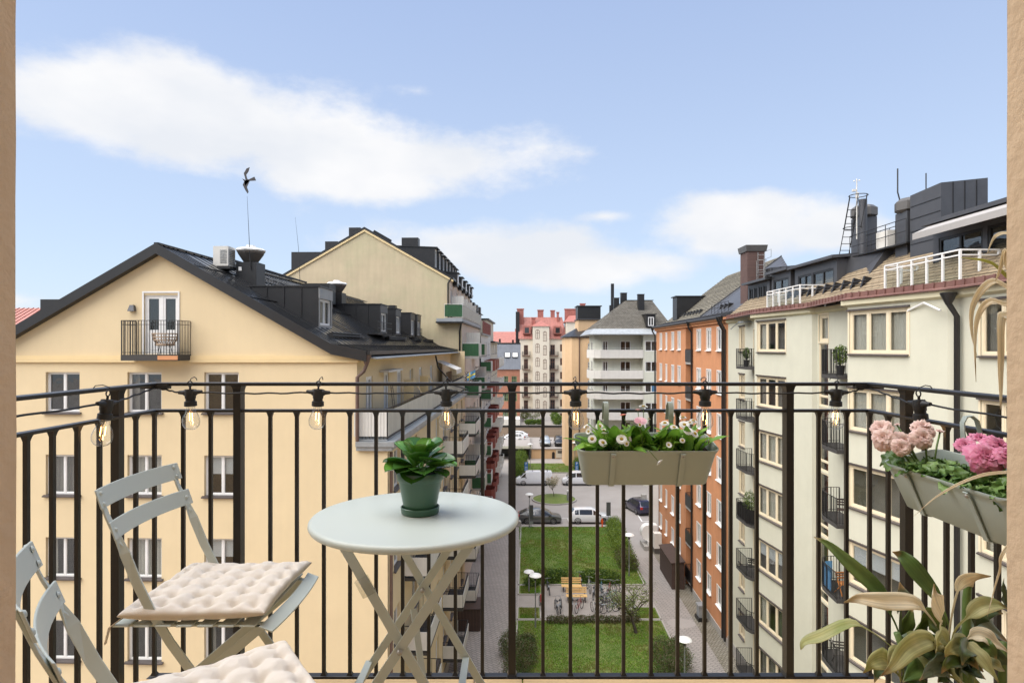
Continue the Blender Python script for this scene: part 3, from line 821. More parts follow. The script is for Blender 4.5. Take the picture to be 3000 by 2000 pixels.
# street side walls: lower body and set-back top floor
fs = Fac((.62, 0), (.62, 25.7)); ft = Fac((-.46, 0), (-.46, 25.7))
sops = []
for k in range(1, 6):
    for y in (1.0, 4.6, 8.3, 11.2, 14.0, 17.2, 20.0, 23.0):
        sops.append((y, Z(-2.32 - 2.95 * k), 1.1, 1.435))
wall(mbw, fs, 0, Z(-3.3), sops, reveal=.14)
tops = [(1.2, Z(-3.2), 1.0, 2.1), (4.0, Z(-3.2), 1.0, 2.15), (6.6, Z(-3.2), 1.0, 2.15), (9.6, Z(-2.5), .9, 1.4), (12.2, Z(-3.2), 1.0, 2.1), (16, Z(-3.2), 1.0, 2.1), (20, Z(-2.5), 1.0, 1.4)]
wall(mbw, ft, Z(-3.3), Z(-.3), tops, reveal=.14)
mbw.quad((.62, 25.7, 0), (-14.6, 25.7, 0), (-14.6, 25.7, Z(-.3)), (.62, 25.7, Z(-.3)))
mbw.quad((-14.6, 0, 0), (-14.6, 25.7, 0), (-14.6, 25.7, Z(-.3)), (-14.6, 0, Z(-.3)))
mbw.build("wall", M_yellow, yr)
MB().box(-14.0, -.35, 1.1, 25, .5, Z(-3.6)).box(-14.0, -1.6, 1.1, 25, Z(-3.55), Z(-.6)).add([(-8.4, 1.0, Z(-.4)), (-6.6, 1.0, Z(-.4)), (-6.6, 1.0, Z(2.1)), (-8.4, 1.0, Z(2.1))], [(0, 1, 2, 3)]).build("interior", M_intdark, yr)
crt = ['none', 'sides2', 'none', 'grey', 'sheer', 'blind', 'sides', 'sheer', 'blind', 'none', 'none', 'sides2', 'left', 'none', 'sides', 'none', 'none', 'none']
for i, o in enumerate(ops): add_window(yr, fg, *o, ST_y, curtain=crt[i])
for o in sops: add_window(yr, fs, *o, ST_y)
for o in tops: add_window(yr, ft, *o, ST_door if o[3] > 2 else ST_y, curtain='sheer')
d = add_window(yr, fg, *dop, ST_door, curtain='none')
# white kick panels and architrave of the gable door
mb = MB(); u0 = dop[0] - 14.6
mb.box(u0 + .13, u0 + .5, .075, .1, Z(-.1), Z(.62)); mb.box(u0 + .74, u0 + 1.1, .075, .1, Z(-.1), Z(.62))
mb.build("door_panel", M_white, yr)
mb = MB(); mb.box(u0 - .06, u0 - .002, -.03, -.003, Z(-.24), Z(1.93)); mb.box(u0 + 1.232, u0 + 1.29, -.03, -.003, Z(-.24), Z(1.93)); mb.box(u0 - .06, u0 + 1.29, -.03, -.003, Z(1.932), Z(1.99))
mb.build("architrave", M_white, yr)
# string course
mb = MB(); mb.box(-14.6, -.42, -.07, -.002, Z(-.44), Z(-.30)); mb.box(-14.6, -.40, -.10, -.002, Z(-.53), Z(-.445)); mb.box(-.458, -.36, -.07, 25.6, Z(-.53), Z(-.32))
mb.build("string_course", M_yellow2, yr)
# wall lamp
mb = MB(); mb.hexa([(-8.62, -.16, Z(1.28)), (-8.38, -.16, Z(1.28)), (-8.38, -.003, Z(1.28)), (-8.62, -.003, Z(1.28))], [(-8.57, -.1, Z(1.5)), (-8.43, -.1, Z(1.5)), (-8.43, -.003, Z(1.5)), (-8.57, -.003, Z(1.5))])
mb.build("wall_lamp", M_greymetal, yr)
# gable balcony
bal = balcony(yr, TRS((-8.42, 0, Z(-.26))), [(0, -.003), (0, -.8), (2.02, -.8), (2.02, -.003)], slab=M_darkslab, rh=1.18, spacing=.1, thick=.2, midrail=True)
MB().box(1.3, 2.0, -.825, -.802, -.17, -.03).build("rust_edge_plate", M_redtrim, bal)
# roof sheets
mb = MB()
ov = -.28
prof = [el2, el1, ridge, e1, e2]
for i in range(4):
    a, b = prof[i], prof[i + 1]
    mb.hexa([(a[0], ov, a[1] - .1), (b[0], ov, b[1] - .1), (b[0], 25.8, b[1] - .1), (a[0], 25.8, a[1] - .1)], [(a[0], ov, a[1]), (b[0], ov, b[1]), (b[0], 25.8, b[1]), (a[0], 25.8, a[1])])
roof = mb.build("roof", M_black, yr)
# verge boards, black, deep
mb = MB()
for i in range(4):
    a, b = prof[i], prof[i + 1]
    mb.hexa([(a[0], ov - .03, a[1] - .34), (b[0], ov - .03, b[1] - .34), (b[0], ov - .002, b[1] - .34), (a[0], ov - .002, a[1] - .34)], [(a[0], ov - .03, a[1] + .03), (b[0], ov - .03, b[1] + .03), (b[0], ov - .002, b[1] + .03), (a[0], ov - .002, a[1] + .03)])
    mb.hexa([(a[0], ov, a[1] - .33), (b[0], ov, b[1] - .33), (b[0], -.002, b[1] - .33), (a[0], -.002, a[1] - .33)], [(a[0], ov, a[1] - .30), (b[0], ov, b[1] - .30), (b[0], -.002, b[1] - .30), (a[0], -.002, a[1] - .30)])
mb.build("verge_board", M_blackflat, roof)
# standing seams
DORM = [(2.1, 3.7), (12.0, 13.6), (15.9, 17.3), (20.6, 22.0), (23.0, 24.4)]
XF, ZT = -2.56, Z(2.35)
mb = MB(); y = ov + .12
while y < 25.7:
    ind = any(a - .05 < y < b + .05 for a, b in DORM)
    segs = [(ridge[0], e1[0]), (e1[0], e2[0])]
    for (xa, xb) in segs:
        if ind and xa == ridge[0]:
            for (p, q) in ((ridge[0], -5.3), (XF + .1, e1[0])): mb.bar((p, y, roofz(p) + .006), (q, y, roofz(q) + .006), .022, .026)
        else: mb.bar((xa, y, roofz(xa) + .006), (xb, y, roofz(xb) + .006), .022, .026)
    y += .3 if y < 1.0 else .56
for x in (-1.3, -4.2, -6.2): mb.bar((x, ov, roofz(x) + .012), (x, 25.7, roofz(x) + .012), .05, .02)
mb.build("seam", M_seam, roof)
mb = MB(); mb.bar((ridge[0], ov, ridge[1] + .03), (ridge[0], 25.8, ridge[1] + .03), .16, .05); mb.build("ridge_cap", M_seam, roof)
# eaves skirt, gutter
mb = MB(); mb.hexa([(-.35, 0, Z(-.34)), (.25, 0, Z(-.42)), (.25, 25.7, Z(-.42)), (-.35, 25.7, Z(-.34))], [(-.35, 0, Z(-.27)), (.25, 0, Z(-.38)), (.25, 25.7, Z(-.38)), (-.35, 25.7, Z(-.27))])
mb.build("eaves_skirt", M_zinc, yr)
mb = MB(); mb.bar((.02, ov, Z(-.2)), (.02, 25.8, Z(-.2)), .12, .13); mb.build("gutter", M_blackflat, roof)
# dormers
for i, (ya, yb) in enumerate(DORM):
    mb = MB()
    xs = ridge[0] + (ridge[1] - ZT) / .5694
    for yy in (ya, yb): mb.extrude([(xs, yy - .015, ZT), (XF, yy - .015, ZT), (XF, yy - .015, roofz(XF) - .05)], (0, .03, 0))
    mb.hexa([(xs - .2, ya - .06, ZT), (XF + .1, ya - .06, ZT - .02), (XF + .1, yb + .06, ZT - .02), (xs - .2, yb + .06, ZT)], [(xs - .2, ya - .06, ZT + .05), (XF + .1, ya - .06, ZT + .03), (XF + .1, yb + .06, ZT + .03), (xs - .2, yb + .06, ZT + .05)])
    for s in range(1, 4): mb.bar((xs + s * .68, ya - .03, roofz(xs + s * .68)), (xs + s * .68, ya - .03, ZT), .03, .03)
    dm = mb.build("dormer", M_blackflat, roof)
    zb = roofz(XF) + .05
    mb = MB(); mb.box(XF - .02, XF + .03, ya + .02, ya + .12, zb - .2, ZT); mb.box(XF - .02, XF + .03, yb - .12, yb - .02, zb - .2, ZT); mb.box(XF - .02, XF + .03, ya + .12, yb - .12, zb - .2, zb)
    mb.hexa([(XF - .02, ya, ZT - .45), (XF + .05, ya, ZT - .45), (XF + .05, yb, ZT - .45), (XF - .02, yb, ZT - .45)], [(XF - .02, ya, ZT), (XF + .05, ya, ZT), (XF + .05, yb, ZT), (XF - .02, yb, ZT)])
    mb.build("dormer_front", M_lightmetal if i == 0 else M_greymetal, dm)
    fd = Fac((XF, ya + .12), (XF, yb - .12))
    add_window(dm, fd, 0, zb, yb - ya - .24, ZT - .46 - zb, ST_dorm, curtain='sheer')
MB().box(-14.3, -12.2, 3.0, 4.6, Z(1.0), Z(1.95)).build("rear_dormer", M_blackflat, roof)
# snow guards
for (ya, yb, x) in ((1.3, 5.2, -1.75), (10.6, 15.2, -1.75), (17.8, 20.3, -1.75), (22.2, 25.4, -1.75)):
    mb = MB()
    for dz in (.10, .2): mb.tube([(x, ya, roofz(x) + dz), (x, yb, roofz(x) + dz)], .022, 6)
    y = ya + .15
    while y < yb: mb.extrude([(x - .28, y, roofz(x - .28)), (x + .04, y, roofz(x) - .02), (x, y, roofz(x) + .24)], (0, .02, 0)); y += .5
    mb.build("snow_guard", M_blackrail, roof)
# roof ladder + walkways
def ladder(mb, p, q, w, side, rung=.28, r=.018):
    p = Vector(p); q = Vector(q); s = Vector(side).normalized() * w / 2; L = (q - p).length
    mb.tube([p - s, q - s], r, 5); mb.tube([p + s, q + s], r, 5); n = int(L / rung)
    for i in range(n): c = p + (q - p) * ((i + .5) / n); mb.tube([c - s, c + s], r * .8, 5)
mb = MB(); ladder(mb, (-7.2, 3.3, roofz(-7.2) + .14), (-7.2, 11.2, roofz(-7.2) + .14), .45, (1, 0, 0)); ladder(mb, (-6.6, 4.2, roofz(-6.6) + .1), (-5.2, 10.5, roofz(-5.2) + .12), .5, (1, 0, 0))
ladder(mb, (-5.0, 5.5, roofz(-5.0) + .1), (-1.6, 5.5, roofz(-1.6) + .1), .45, (0, 1, 0)); ladder(mb, (-6.9, 13.5, roofz(-6.9) + .14), (-6.9, 25, roofz(-6.9) + .14), .45, (1, 0, 0))
mb.tube([(-7.0, 4.1, roofz(-7.0) + .35), (-7.0, 13.0, roofz(-7) + .30)], .06, 6)
mb.build("roof_ladder", M_blackrail, roof)
for (y0, y1) in ((8.0, 11.0), (18.2, 20.2)):
    mb = MB(); mb.box(-2.5, -1.7, y0, y1, roofz(-2.0) + .12, roofz(-2.0) + .15)
    for zz in (.45, .75): mb.tube([(-1.7, y0, roofz(-2) + zz), (-1.7, y1, roofz(-2) + zz)], .015, 5)
    y = y0
    while y <= y1: mb.tube([(-1.7, y, roofz(-2) + .1), (-1.7, y, roofz(-2) + .75)], .012, 5); y += .25
    mb.build("roof_railing", M_blackrail, roof)
# chimney stack with fan, second stack
def fan_stack(x, y, s, zc):
    o = MB().box(x - .45 * s, x + .45 * s, y - .45 * s, y + .45 * s, roofz(x + .45) - .1, zc).build("vent_stack", M_blackflat, roof)
    mb = MB(); mb.lathe([(.28 * s, 0), (.33 * s, .06 * s), (.58 * s, .42 * s), (.60 * s, .50 * s)], 8, (x, y, zc)); mb.build("fan_drum", M_zincdark, o)
    mb = MB(); mb.lathe([(.62 * s, .50 * s), (.66 * s, .56 * s), (.55 * s, .64 * s), (.22 * s, .70 * s), (.2 * s, .78 * s), (.01, .80 * s)], 8, (x, y, zc)); mb.build("fan_cap", M_white, o)
    mb = MB(); mb.box(x - .3, x - .18, y - .46 * s - .02, y - .45 * s - .002, zc - .35, zc - .2); mb.build("junction_box", M_white, o)
M_zincdark = mat("dark_zinc", (.13, .12, .11), .45, metal=.5, var=.15, scale=3)
fan_stack(-5.75, 3.3, .92, Z(3.42)); fan_stack(-5.1, 12.5, .9, Z(3.0))
mb = MB(); mb.box(-6.9, -6.3, 2.5, 3.1, Z(3.22), Z(4.0)); ac = mb.build("heat_pump", M_offwhite, roof)
mb = MB()
for i in range(9): mb.box(-6.305, -6.285, 2.58, 3.02, Z(3.3 + i * .07), Z(3.33 + i * .07))
for i in range(9): mb.box(-6.62, -6.36, 2.48, 2.497, Z(3.34 + i * .06), Z(3.365 + i * .06))
mb.build("grille", M_lightmetal, ac)
mb = MB(); mb.box(-6.95, -6.2, 2.45, 3.15, Z(3.1), Z(3.2)); mb.build("bracket", M_blackrail, ac)
mb = MB(); pass
for q_ in ((-6.3, -4.9, 10.6, 11.7, Z(2.3), Z(3.35)), (-4.8, -4.2, 8.3, 9.0, Z(1.9), Z(2.65)), (-4.2, -3.7, 21.0, 21.6, Z(1.8), Z(2.9))): MB().box(*q_).build("vent_box", M_blackflat, roof)
MB().lathe([(.01, 0), (.16, 0.0), (.17, .12), (.05, .14)], 12, (0, 0, 0)).build("vent_disc", M_white, roof, 40, M=Matrix.Translation((-4.5, 8.28, Z(2.35))) @ Matrix.Rotation(R(90), 4, 'X'))
# terrace parapet slab, railing and screens on the set-back
mb = MB(); mb.box(-.46, .9, -.22, 25.7, Z(-3.47), Z(-3.3)); mb.box(-.458, .80, -.15, 25.7, Z(-3.62), Z(-3.472)); mb.build("terrace_slab", M_zinc, yr)
tr = balcony(yr, Matrix.Translation((-.4, 0, Z(-3.24))), [(-.4, .02), (1.0, .02), (1.0, 25.5), (.03, 25.5)], slab=M_zinc, rh=1.08, spacing=.13, thick=.05, panels={0: M_whitepanel, 1: M_greypanel}, pz=(.1, .98), corrug=True)
for y in (7.4, 11.6):
    mb = MB(); mb.tube([(.1, y, 0), (.1, y, 1.75), (.55, y, 1.75), (.95, y, 1.05)], .02, 5); mb.box(.1, .55, y - .006, y + .006, .1, 1.7); mb.build("screen", M_yellow2, tr)
mb = MB(); ladder(mb, (.15, 5.3, .0), (-.02, 5.3, 1.6), .35, (0, 1, 0), .25, .02); mb.build("leaning_ladder", M_oldwood, tr)
mb = MB()
for i in range(16): mb.box(.5 + .03 * (i % 2), .53 + .03 * (i % 2), 19.0 + i * .16, 19.15 + i * .16, .1, 1.6)
mb.build("reed_screen", M_oldwood, tr)
mb = MB(); mb.hexa([(-.05, 18.6, 2.3), (1.25, 18.6, 1.75), (1.25, 21.4, 1.75), (-.05, 21.4, 2.3)], [(-.05, 18.6, 2.34), (1.25, 18.6, 1.79), (1.25, 21.4, 1.79), (-.05, 21.4, 2.34)]); mb.box(1.24, 1.26, 18.6, 21.4, 1.5, 1.76); mb.build("awning", M_offwhite, tr)
mb = MB(); mb.box(-.04, .35, 3.2, 5.9, 2.22, 2.3); mb.build("awning", M_offwhite, tr)
# swedish-pattern flag hung on the terrace corner (blue with yellow cross)
M_blue = mat("flag_blue", (.13, .32, .55), .8, var=.05); M_fyel = mat("flag_yellow", (.80, .66, .10), .8, var=.05)
mb = MB(); mb.tube([(.95, 24.4, 1.0), (2.2, 24.1, 1.7)], .015, 5); fl = mb.build("flag_pole", M_white, tr)
mb = MB()
for i in range(8):
    for j in range(5):
        def fp(a, b): return (1.35 + .62 * a / 8, 24.28 - .25 * a / 8 + .05 * math.sin(a * .9 + b), 1.28 + .3 * a / 8 - .55 * b / 5)
        mb.quad(fp(i, j), fp(i + 1, j), fp(i + 1, j + 1), fp(i, j + 1), 1 if (i == 2 or j == 2) else 0)
mb.build("flag", [M_blue, M_fyel], fl)
# drainpipes
gutter_pipe(yr, [(-.1, -.1, Z(-.32)), (-.1, -.1, Z(-.62)), (-.2, -.1, Z(-.85)), (-.42, -.12, Z(-1.05)), (-.42, -.12, Z(-3.3))], .065, M_pipebrown)
gutter_pipe(yr, [(.72, .15, Z(-3.7)), (.72, .15, .3)], .055, M_pipebrown, hopper=False)
gutter_pipe(yr, [(-.05, 15.5, Z(-.5)), (.1, 15.5, Z(-1.2)), (.8, 17.5, Z(-2.4)), (.9, 25.5, Z(-3.2))], .05, hopper=False)
# street side balconies: cage-like white ones
for (y, w, d) in ((2.7, 3.4, 1.0), (13.8, 3.0, 1.15), (22.0, 2.9, 1.15)):
    for k in range(1, 6):
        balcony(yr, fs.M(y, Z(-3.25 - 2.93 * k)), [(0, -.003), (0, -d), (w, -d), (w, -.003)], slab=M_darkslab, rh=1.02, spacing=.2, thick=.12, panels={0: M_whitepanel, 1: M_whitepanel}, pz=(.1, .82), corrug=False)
mb = MB(); mb.box(.62, .68, -.01, 25.7, 0, .8); mb.build("plinth", M_slab, yr)

# items on the yellow house's gable balcony
ch = thing("wicker_armchair", "round woven armchair on the small gable balcony", "chair", (-5 - 7.05, 22 - .3, Z(-.25)), R(-160))
M_wicker = mat("woven_rattan", (.36, .27, .19), .85, var=.3, scale=40)
mb = MB(); n = 14
for i in range(n):
    a = R(-20 + 220 * i / (n - 1)); mb.tube([(.2 * math.cos(a), .2 * math.sin(a), .3), (.36 * math.cos(a), .34 * math.sin(a), .5), (.4 * math.cos(a), .38 * math.sin(a), .72)], .018, 5)
for (r, z) in ((.36, .5), (.4, .72), (.38, .6)): mb.tube([(r * math.cos(R(-20 + 220 * i / 16)), r * .95 * math.sin(R(-20 + 220 * i / 16)), z) for i in range(17)], .02, 5)
mb.build("backrest", M_wicker, ch); MB().lathe([(.01, .3), (.3, .3), (.33, .34), (.3, .38), (.01, .38)], 16).build("seat", M_wicker, ch, 40)
for a in (45, 135, 225, 315): MB().tube([(.2 * math.cos(R(a)), .2 * math.sin(R(a)), .3), (.28 * math.cos(R(a)), .28 * math.sin(R(a)), 0)], .012, 5).build("leg", M_blackrail, ch)

# bird-shaped kite on a whip pole
kb = thing("bird_scarer_kite", "dark bird-shaped kite flying from a thin pole above the black roof", "kite", (Wp(735, 800, 25).x, 25.2, Z(2.9)))
def kp(px, py, dy=0): v = Wp(px, py, 25.0); return (v.x - kb.location.x, dy - .2, v.z - kb.location.z)
MB().tube([kp(734, 790), kp(730, 700), kp(724, 575)], [.02, .012, .005], 6).build("pole", M_blackrail, kb)
M_kite = mat("kite_fabric", (.05, .045, .045), .7, var=.3, scale=8)
def wing(pts, th=.02):
    mb = MB(); mb.extrude([kp(*p) for p in pts], (0, th, 0)); return mb
wing([(709, 523), (720, 528), (733, 527), (728, 533), (718, 545), (716, 532)]).build("body", M_kite, kb)
wing([(714, 508), (722, 494), (731, 490), (728, 502), (721, 512), (724, 524), (732, 527), (720, 530), (717, 518)]).build("wing", M_kite, kb)
wing([(716, 530), (732, 528), (723, 548), (728, 562), (725, 567), (718, 556), (711, 542)]).build("wing", M_kite, kb)
wing([(730, 525), (745, 518), (750, 529), (732, 530)]).build("tail", M_kite, kb)
pm = Wp(880, 800, 40); am = MB().tube([(0, 0, -1.2), (-.12, 0, 1.6), (-.33, 0, 3.6)], [.02, .012, .005], 5).build("whip_antenna", M_blackrail); am.location = pm
tag(am, "thin bare whip antenna between the yellow and the pale gables", "antenna")

# ------------------------------------------------------------------ pale gable house
gr = thing("pale_gable_house", "tall house with blank pale gable wall and green corrugated balconies", "building", (-4.1, 47.9, 0), R(-1.72))
A = (-7.25, Z(9.25)); E = (-.75, Z(5.55)); 
def rz2(x): return A[1] - abs(x - A[0]) * ((A[1] - E[1]) / (E[0] - A[0]))
mb = MB(); f2 = Fac((-16.5, 0), (.25, 0))
mb.add([(-16.5, 0, 0), (.25, 0, 0), (.25, 0, Z(2.2)), (-.7, 0, Z(2.2)), (-.7, 0, rz2(-.7) - .15), (A[0], 0, A[1] - .15), (-16.5, 0, rz2(-16.5) - .15)], [(0, 1, 2, 3, 4, 5, 6)])
mb.build("wall", M_pale, gr)
LB2 = 16.5
mb = MB(); fs2 = Fac((.25, 0), (.25, LB2)); so = [(y, Z(-.6 - 3.0 * k), 1.3, 1.5) for k in range(6) for y in (3.2, 6.2, 10.2, 13.6)]
wall(mb, fs2, 0, Z(2.2), so); ft2 = Fac((-.7, 0), (-.7, LB2)); to = [(y, Z(2.4), 1.0, 2.1) for y in (.9, 4.2, 7.5, 11.0)]; wall(mb, ft2, Z(2.2), Z(5.5), to)
mb.quad((.25, LB2, 0), (-16.5, LB2, 0), (-16.5, LB2, Z(2.2)), (.25, LB2, Z(2.2)))
mb.build("side_wall", M_paleside, gr)
MB().box(-16, -.9, .8, LB2 - .5, .2, Z(5)).build("interior", M_int, gr)
ST_2 = dict(mat=M_white, fw=.08, mw=.08, mull=(.5,), recess=.06, glass=M_glassfar, sill=M_sill)
for o in so: add_window(gr, fs2, *o, ST_2)
for o in to: add_window(gr, ft2, *o, dict(ST_2, sill=None) if False else ST_2)
mb = MB()
for (a, b) in (((-16.7, rz2(-16.7)), A), (A, (-.4, rz2(-.4)))):
    mb.hexa([(a[0], -.12, a[1] - .18), (b[0], -.12, b[1] - .18), (b[0], LB2, b[1] - .18), (a[0], LB2, a[1] - .18)], [(a[0], -.12, a[1]), (b[0], -.12, b[1]), (b[0], LB2, b[1]), (a[0], LB2, a[1])])
rf2 = mb.build("roof", M_blackflat, gr)
mb = MB()
for (a, b) in (((-16.7, rz2(-16.7)), A), (A, (-.4, rz2(-.4)))):
    mb.hexa([(a[0], -.10, a[1] - .36), (b[0], -.10, b[1] - .36), (b[0], -.002, b[1] - .36), (a[0], -.002, a[1] - .36)], [(a[0], -.10, a[1] - .19), (b[0], -.10, b[1] - .19), (b[0], -.002, b[1] - .19), (a[0], -.002, a[1] - .19)])
mb.build("verge_trim", M_yellow2, rf2)
# roof boxes and hatch
for q_ in ((-13.2, -10.2, .6, 3.5, Z(5.9), Z(7.45)), (-10.6, -9.6, .8, 1.6, Z(7.4), Z(8.3)), (-4.6, -3.3, 1.0, 1.8, Z(7.4), Z(8.6)), (-8.6, -7.7, .4, 1.2, Z(8.2), Z(9.3))): MB().box(*q_).build("vent_box", M_blackflat, rf2)
MB().bar((-6.7, .6, Z(9.02)), (-5.4, .9, Z(8.28)), .6, .16).build("roof_hatch", M_blackflat, rf2)
# dormers along the slope
for i, y in enumerate((.55, 2.7, 4.9, 7.1, 9.3, 11.5, 13.7)):
    mb = MB(); x1 = -1.9; zt = Z(7.85)
    xs = A[0] + (A[1] - zt) / ((A[1] - E[1]) / (E[0] - A[0]))
    for yy in (y, y + 1.4): mb.extrude([(xs, yy - .02, zt), (x1, yy - .02, zt - .12), (x1, yy - .02, rz2(x1) - .05)], (0, .04, 0))
    mb.hexa([(xs - .3, y - .1, zt), (x1 + .2, y - .1, zt - .14), (x1 + .2, y + 1.5, zt - .14), (xs - .3, y + 1.5, zt)], [(xs - .3, y - .1, zt + .07), (x1 + .2, y - .1, zt - .07), (x1 + .2, y + 1.5, zt - .07), (xs - .3, y + 1.5, zt + .07)])
    dm = mb.build("dormer", M_blackflat, rf2)
    add_window(dm, Fac((x1 - .03, y + .1), (x1 - .03, y + 1.3)), 0, rz2(x1) + .05, 1.2, zt - .2 - rz2(x1), ST_dorm, curtain='none')
for i, y in enumerate((2.0, 5.2, 8.4, 11.4, 14.2)):
    mb = MB(); mb.box(-1.6, -.35, y, y + 1.1, Z(4.9), Z(6.0)); mb.hexa([(-1.7, y - .1, Z(6.0)), (-.2, y - .1, Z(5.9)), (-.2, y + 1.2, Z(5.9)), (-1.7, y + 1.2, Z(6.0))], [(-1.7, y - .1, Z(6.12)), (-.2, y - .1, Z(5.98)), (-.2, y + 1.2, Z(5.98)), (-1.7, y + 1.2, Z(6.12))])
    dd = mb.build("dormer", M_blackflat, rf2)
    MB().box(-.345, -.32, y + .2, y + .9, Z(5.1), Z(5.85)).build("dormer_window", M_white, dd)
# roof terrace balcony and slab
mb = MB(); mb.box(-1.6, .35, -.7, LB2, Z(1.95), Z(2.18)); mb.build("terrace_slab", M_zinc, gr)
mb = MB(); mb.box(-1.65, .45, -.75, LB2, Z(1.84), Z(1.945)); mb.build("terrace_fascia", M_blackflat, gr)
balcony(gr, Matrix.Translation((0, 0, Z(2.25))), [(-1.0, -.5), (.35, -.5), (.35, LB2 - .3), (-.6, LB2 - .3)], slab=M_slab, rail=M_white, rh=1.05, spacing=.6, thick=.06, panels={0: M_greenpanel, 1: M_greypanel}, pz=(.08, .98),
        screens=[((-.65, .9), (.3, .9), .1, 1.75, M_whitepanel), ((-.65, 4.2), (.3, 4.2), .1, 1.75, M_whitepanel), ((-.65, 8.2), (.3, 8.2), .1, 1.75, M_whitepanel), ((-.65, 12.2), (.3, 12.2), .1, 1.75, M_whitepanel)])
gutter_pipe(gr, [(.3, -.72, Z(1.9)), (.1, -.1, Z(1.2)), (.1, -.08, .3)], .07, hopper=False)
gutter_pipe(gr, [(-.55, -.1, Z(5.3)), (-.8, -.09, Z(4.9)), (-.8, -.09, Z(2.3))], .06, hopper=False)
# stacked balconies
for k in range(6):
    zf = Z(-.72 - 3.0 * k)
    balcony(gr, fs2.M(.35, zf), [(0, -.003), (0, -1.28), (2.3, -1.28), (2.3, -.003)], slab=M_slab, rail=M_white, rh=1.05, spacing=.5, thick=.16, panels={0: M_greenpanel, 1: M_whitepanel}, pz=(.04, 1.0),
            screens=[((2.25, -1.2), (2.25, -.05), .1, 1.9, M_whitepanel)] if k in (0, 2, 3, 5) else None)
    balcony(gr, fs2.M(8.4, zf), [(0, -.003), (0, -1.15), (2.6, -1.15), (2.6, -.003)], slab=M_slab, rail=M_white, rh=1.05, spacing=.5, thick=.16, panels={0: M_greenpanel, 1: M_greypanel}, pz=(.04, 1.0),
            screens=[((2.55, -1.1), (2.55, -.05), .1, 1.9, M_whitepanel)] if k in (1, 3, 4) else None)
# wooden lattice on one balcony
mb = MB()
for i in range(-6, 10):
    for sg in (1, -1):
        x0 = i * .2; pts_ = []
        for s_ in range(41):
            a = x0 + sg * s_ * .04; b = s_ * .04
            if 0 <= a <= 1.15: pts_.append((a, b))
        if len(pts_) > 1: mb.bar((pts_[0][0], sg * .012, pts_[0][1]), (pts_[-1][0], sg * .012, pts_[-1][1]), .03, .012, (0, 1, 0))
mb.build("lattice", M_pipebrown, gr, M=Matrix.Translation((.3, 1.2, Z(-3.5))))

# ------------------------------------------------------------------ oxblood balcony house and cream house beyond
xr = thing("oxblood_balcony_house", "pale house with stacks of oxblood red balconies past the green ones", "building", (-3.35, 64.6, 0), R(-1.72))
fs3 = Fac((0, 0), (0, 17.5)); mb = MB(); so = [(y, Z(-.9 - 2.95 * k), 1.4, 1.5) for k in range(6) for y in (1.0, 5.2, 9.4, 13.4)]
wall(mb, fs3, 0, Z(1.4), so); mb.quad((-15, 0, 0), (0, 0, 0), (0, 0, Z(1.4)), (-15, 0, Z(1.4))); mb.quad((0, 17.5, 0), (-15, 17.5, 0), (-15, 17.5, Z(1.4)), (0, 17.5, Z(1.4)))
mb.box(-15, -1.2, .02, 17.4, Z(1.4), Z(4.2)); mb.build("wall", M_offwhite, xr); MB().box(-14, -.8, .7, 16.8, .2, Z(1.2)).build("interior", M_int, xr)
mb = MB(); mb.hexa([(-15, -.2, Z(4.2)), (-.9, -.2, Z(4.2)), (-.9, 17.6, Z(4.2)), (-15, 17.6, Z(4.2))], [(-12, -.2, Z(6)), (-5, -.2, Z(6)), (-5, 17.6, Z(6)), (-12, 17.6, Z(6))])
r3 = mb.build("roof", M_blackflat, xr)
for y in (1, 5, 9, 13):
    mb = MB(); mb.box(-2.6, -1.0, y, y + 1.5, Z(3.9), Z(5.0)); mb.build("dormer", M_blackflat, r3)
balcony(xr, Matrix.Translation((0, 0, Z(1.5))), [(-1.0, .1), (.3, .1), (.3, 13.0), (-1.0, 13.0)], slab=M_slab, rail=M_redpanel, rh=1.05, spacing=.6, thick=.2, panels={0: M_greypanel, 1: M_redpanel}, pz=(.0, 1.25))
for o in so: add_window(xr, fs3, *o, ST_2)
for k in range(6):
    for y in (6.6, 10.6, 14.4):
        balcony(xr, fs3.M(y, Z(-2.55 - 2.95 * k + (1.0 if False else 0))), [(0, -.003), (.0, -.75), (.35, -1.15), (2.0, -1.15), (2.35, -.75), (2.35, -.003)], slab=M_redpanel, rail=M_redpanel, rh=1.05, spacing=.5, thick=.16, panels={0: M_redpanel, 1: M_redpanel, 2: M_redpanel, 3: M_redpanel, 4: M_redpanel}, pz=(-.12, 1.05), corrug=False)
    balcony(xr, fs3.M(1.4, Z(-2.55 - 2.95 * k)), [(0, -.003), (0, -1.1), (2.2, -1.1), (2.2, -.003)], slab=M_slab, rail=M_white, rh=1.05, spacing=.5, thick=.16, panels={0: M_greenpanel, 1: M_whitepanel}, pz=(.04, 1.0))
gutter_pipe(xr, [(.08, -.1, Z(1.2)), (.08, -.1, .3)], .07, hopper=False)
cr = thing("white_balcony_house", "cream house with white balconies at the far end of the left row", "building", (-2.75, 82.2, 0), R(-1.72))
fs4 = Fac((0, 0), (0, 15)); mb = MB(); so = [(y, Z(-.9 - 2.95 * k), 1.4, 1.5) for k in range(6) for y in (1.0, 5.0, 9.0, 12.6)]
wall(mb, fs4, 0, Z(.6), so); mb.quad((-14, 0, 0), (0, 0, 0), (0, 0, Z(.6)), (-14, 0, Z(.6))); mb.quad((0, 15, 0), (-14, 15, 0), (-14, 15, Z(.6)), (0, 15, Z(.6)))
mb.box(-14, -.6, .02, 14.9, Z(.6), Z(3.6)); mb.build("wall", M_cream, cr); MB().box(-13, -.8, .7, 14.2, .2, Z(.5)).build("interior", M_int, cr)
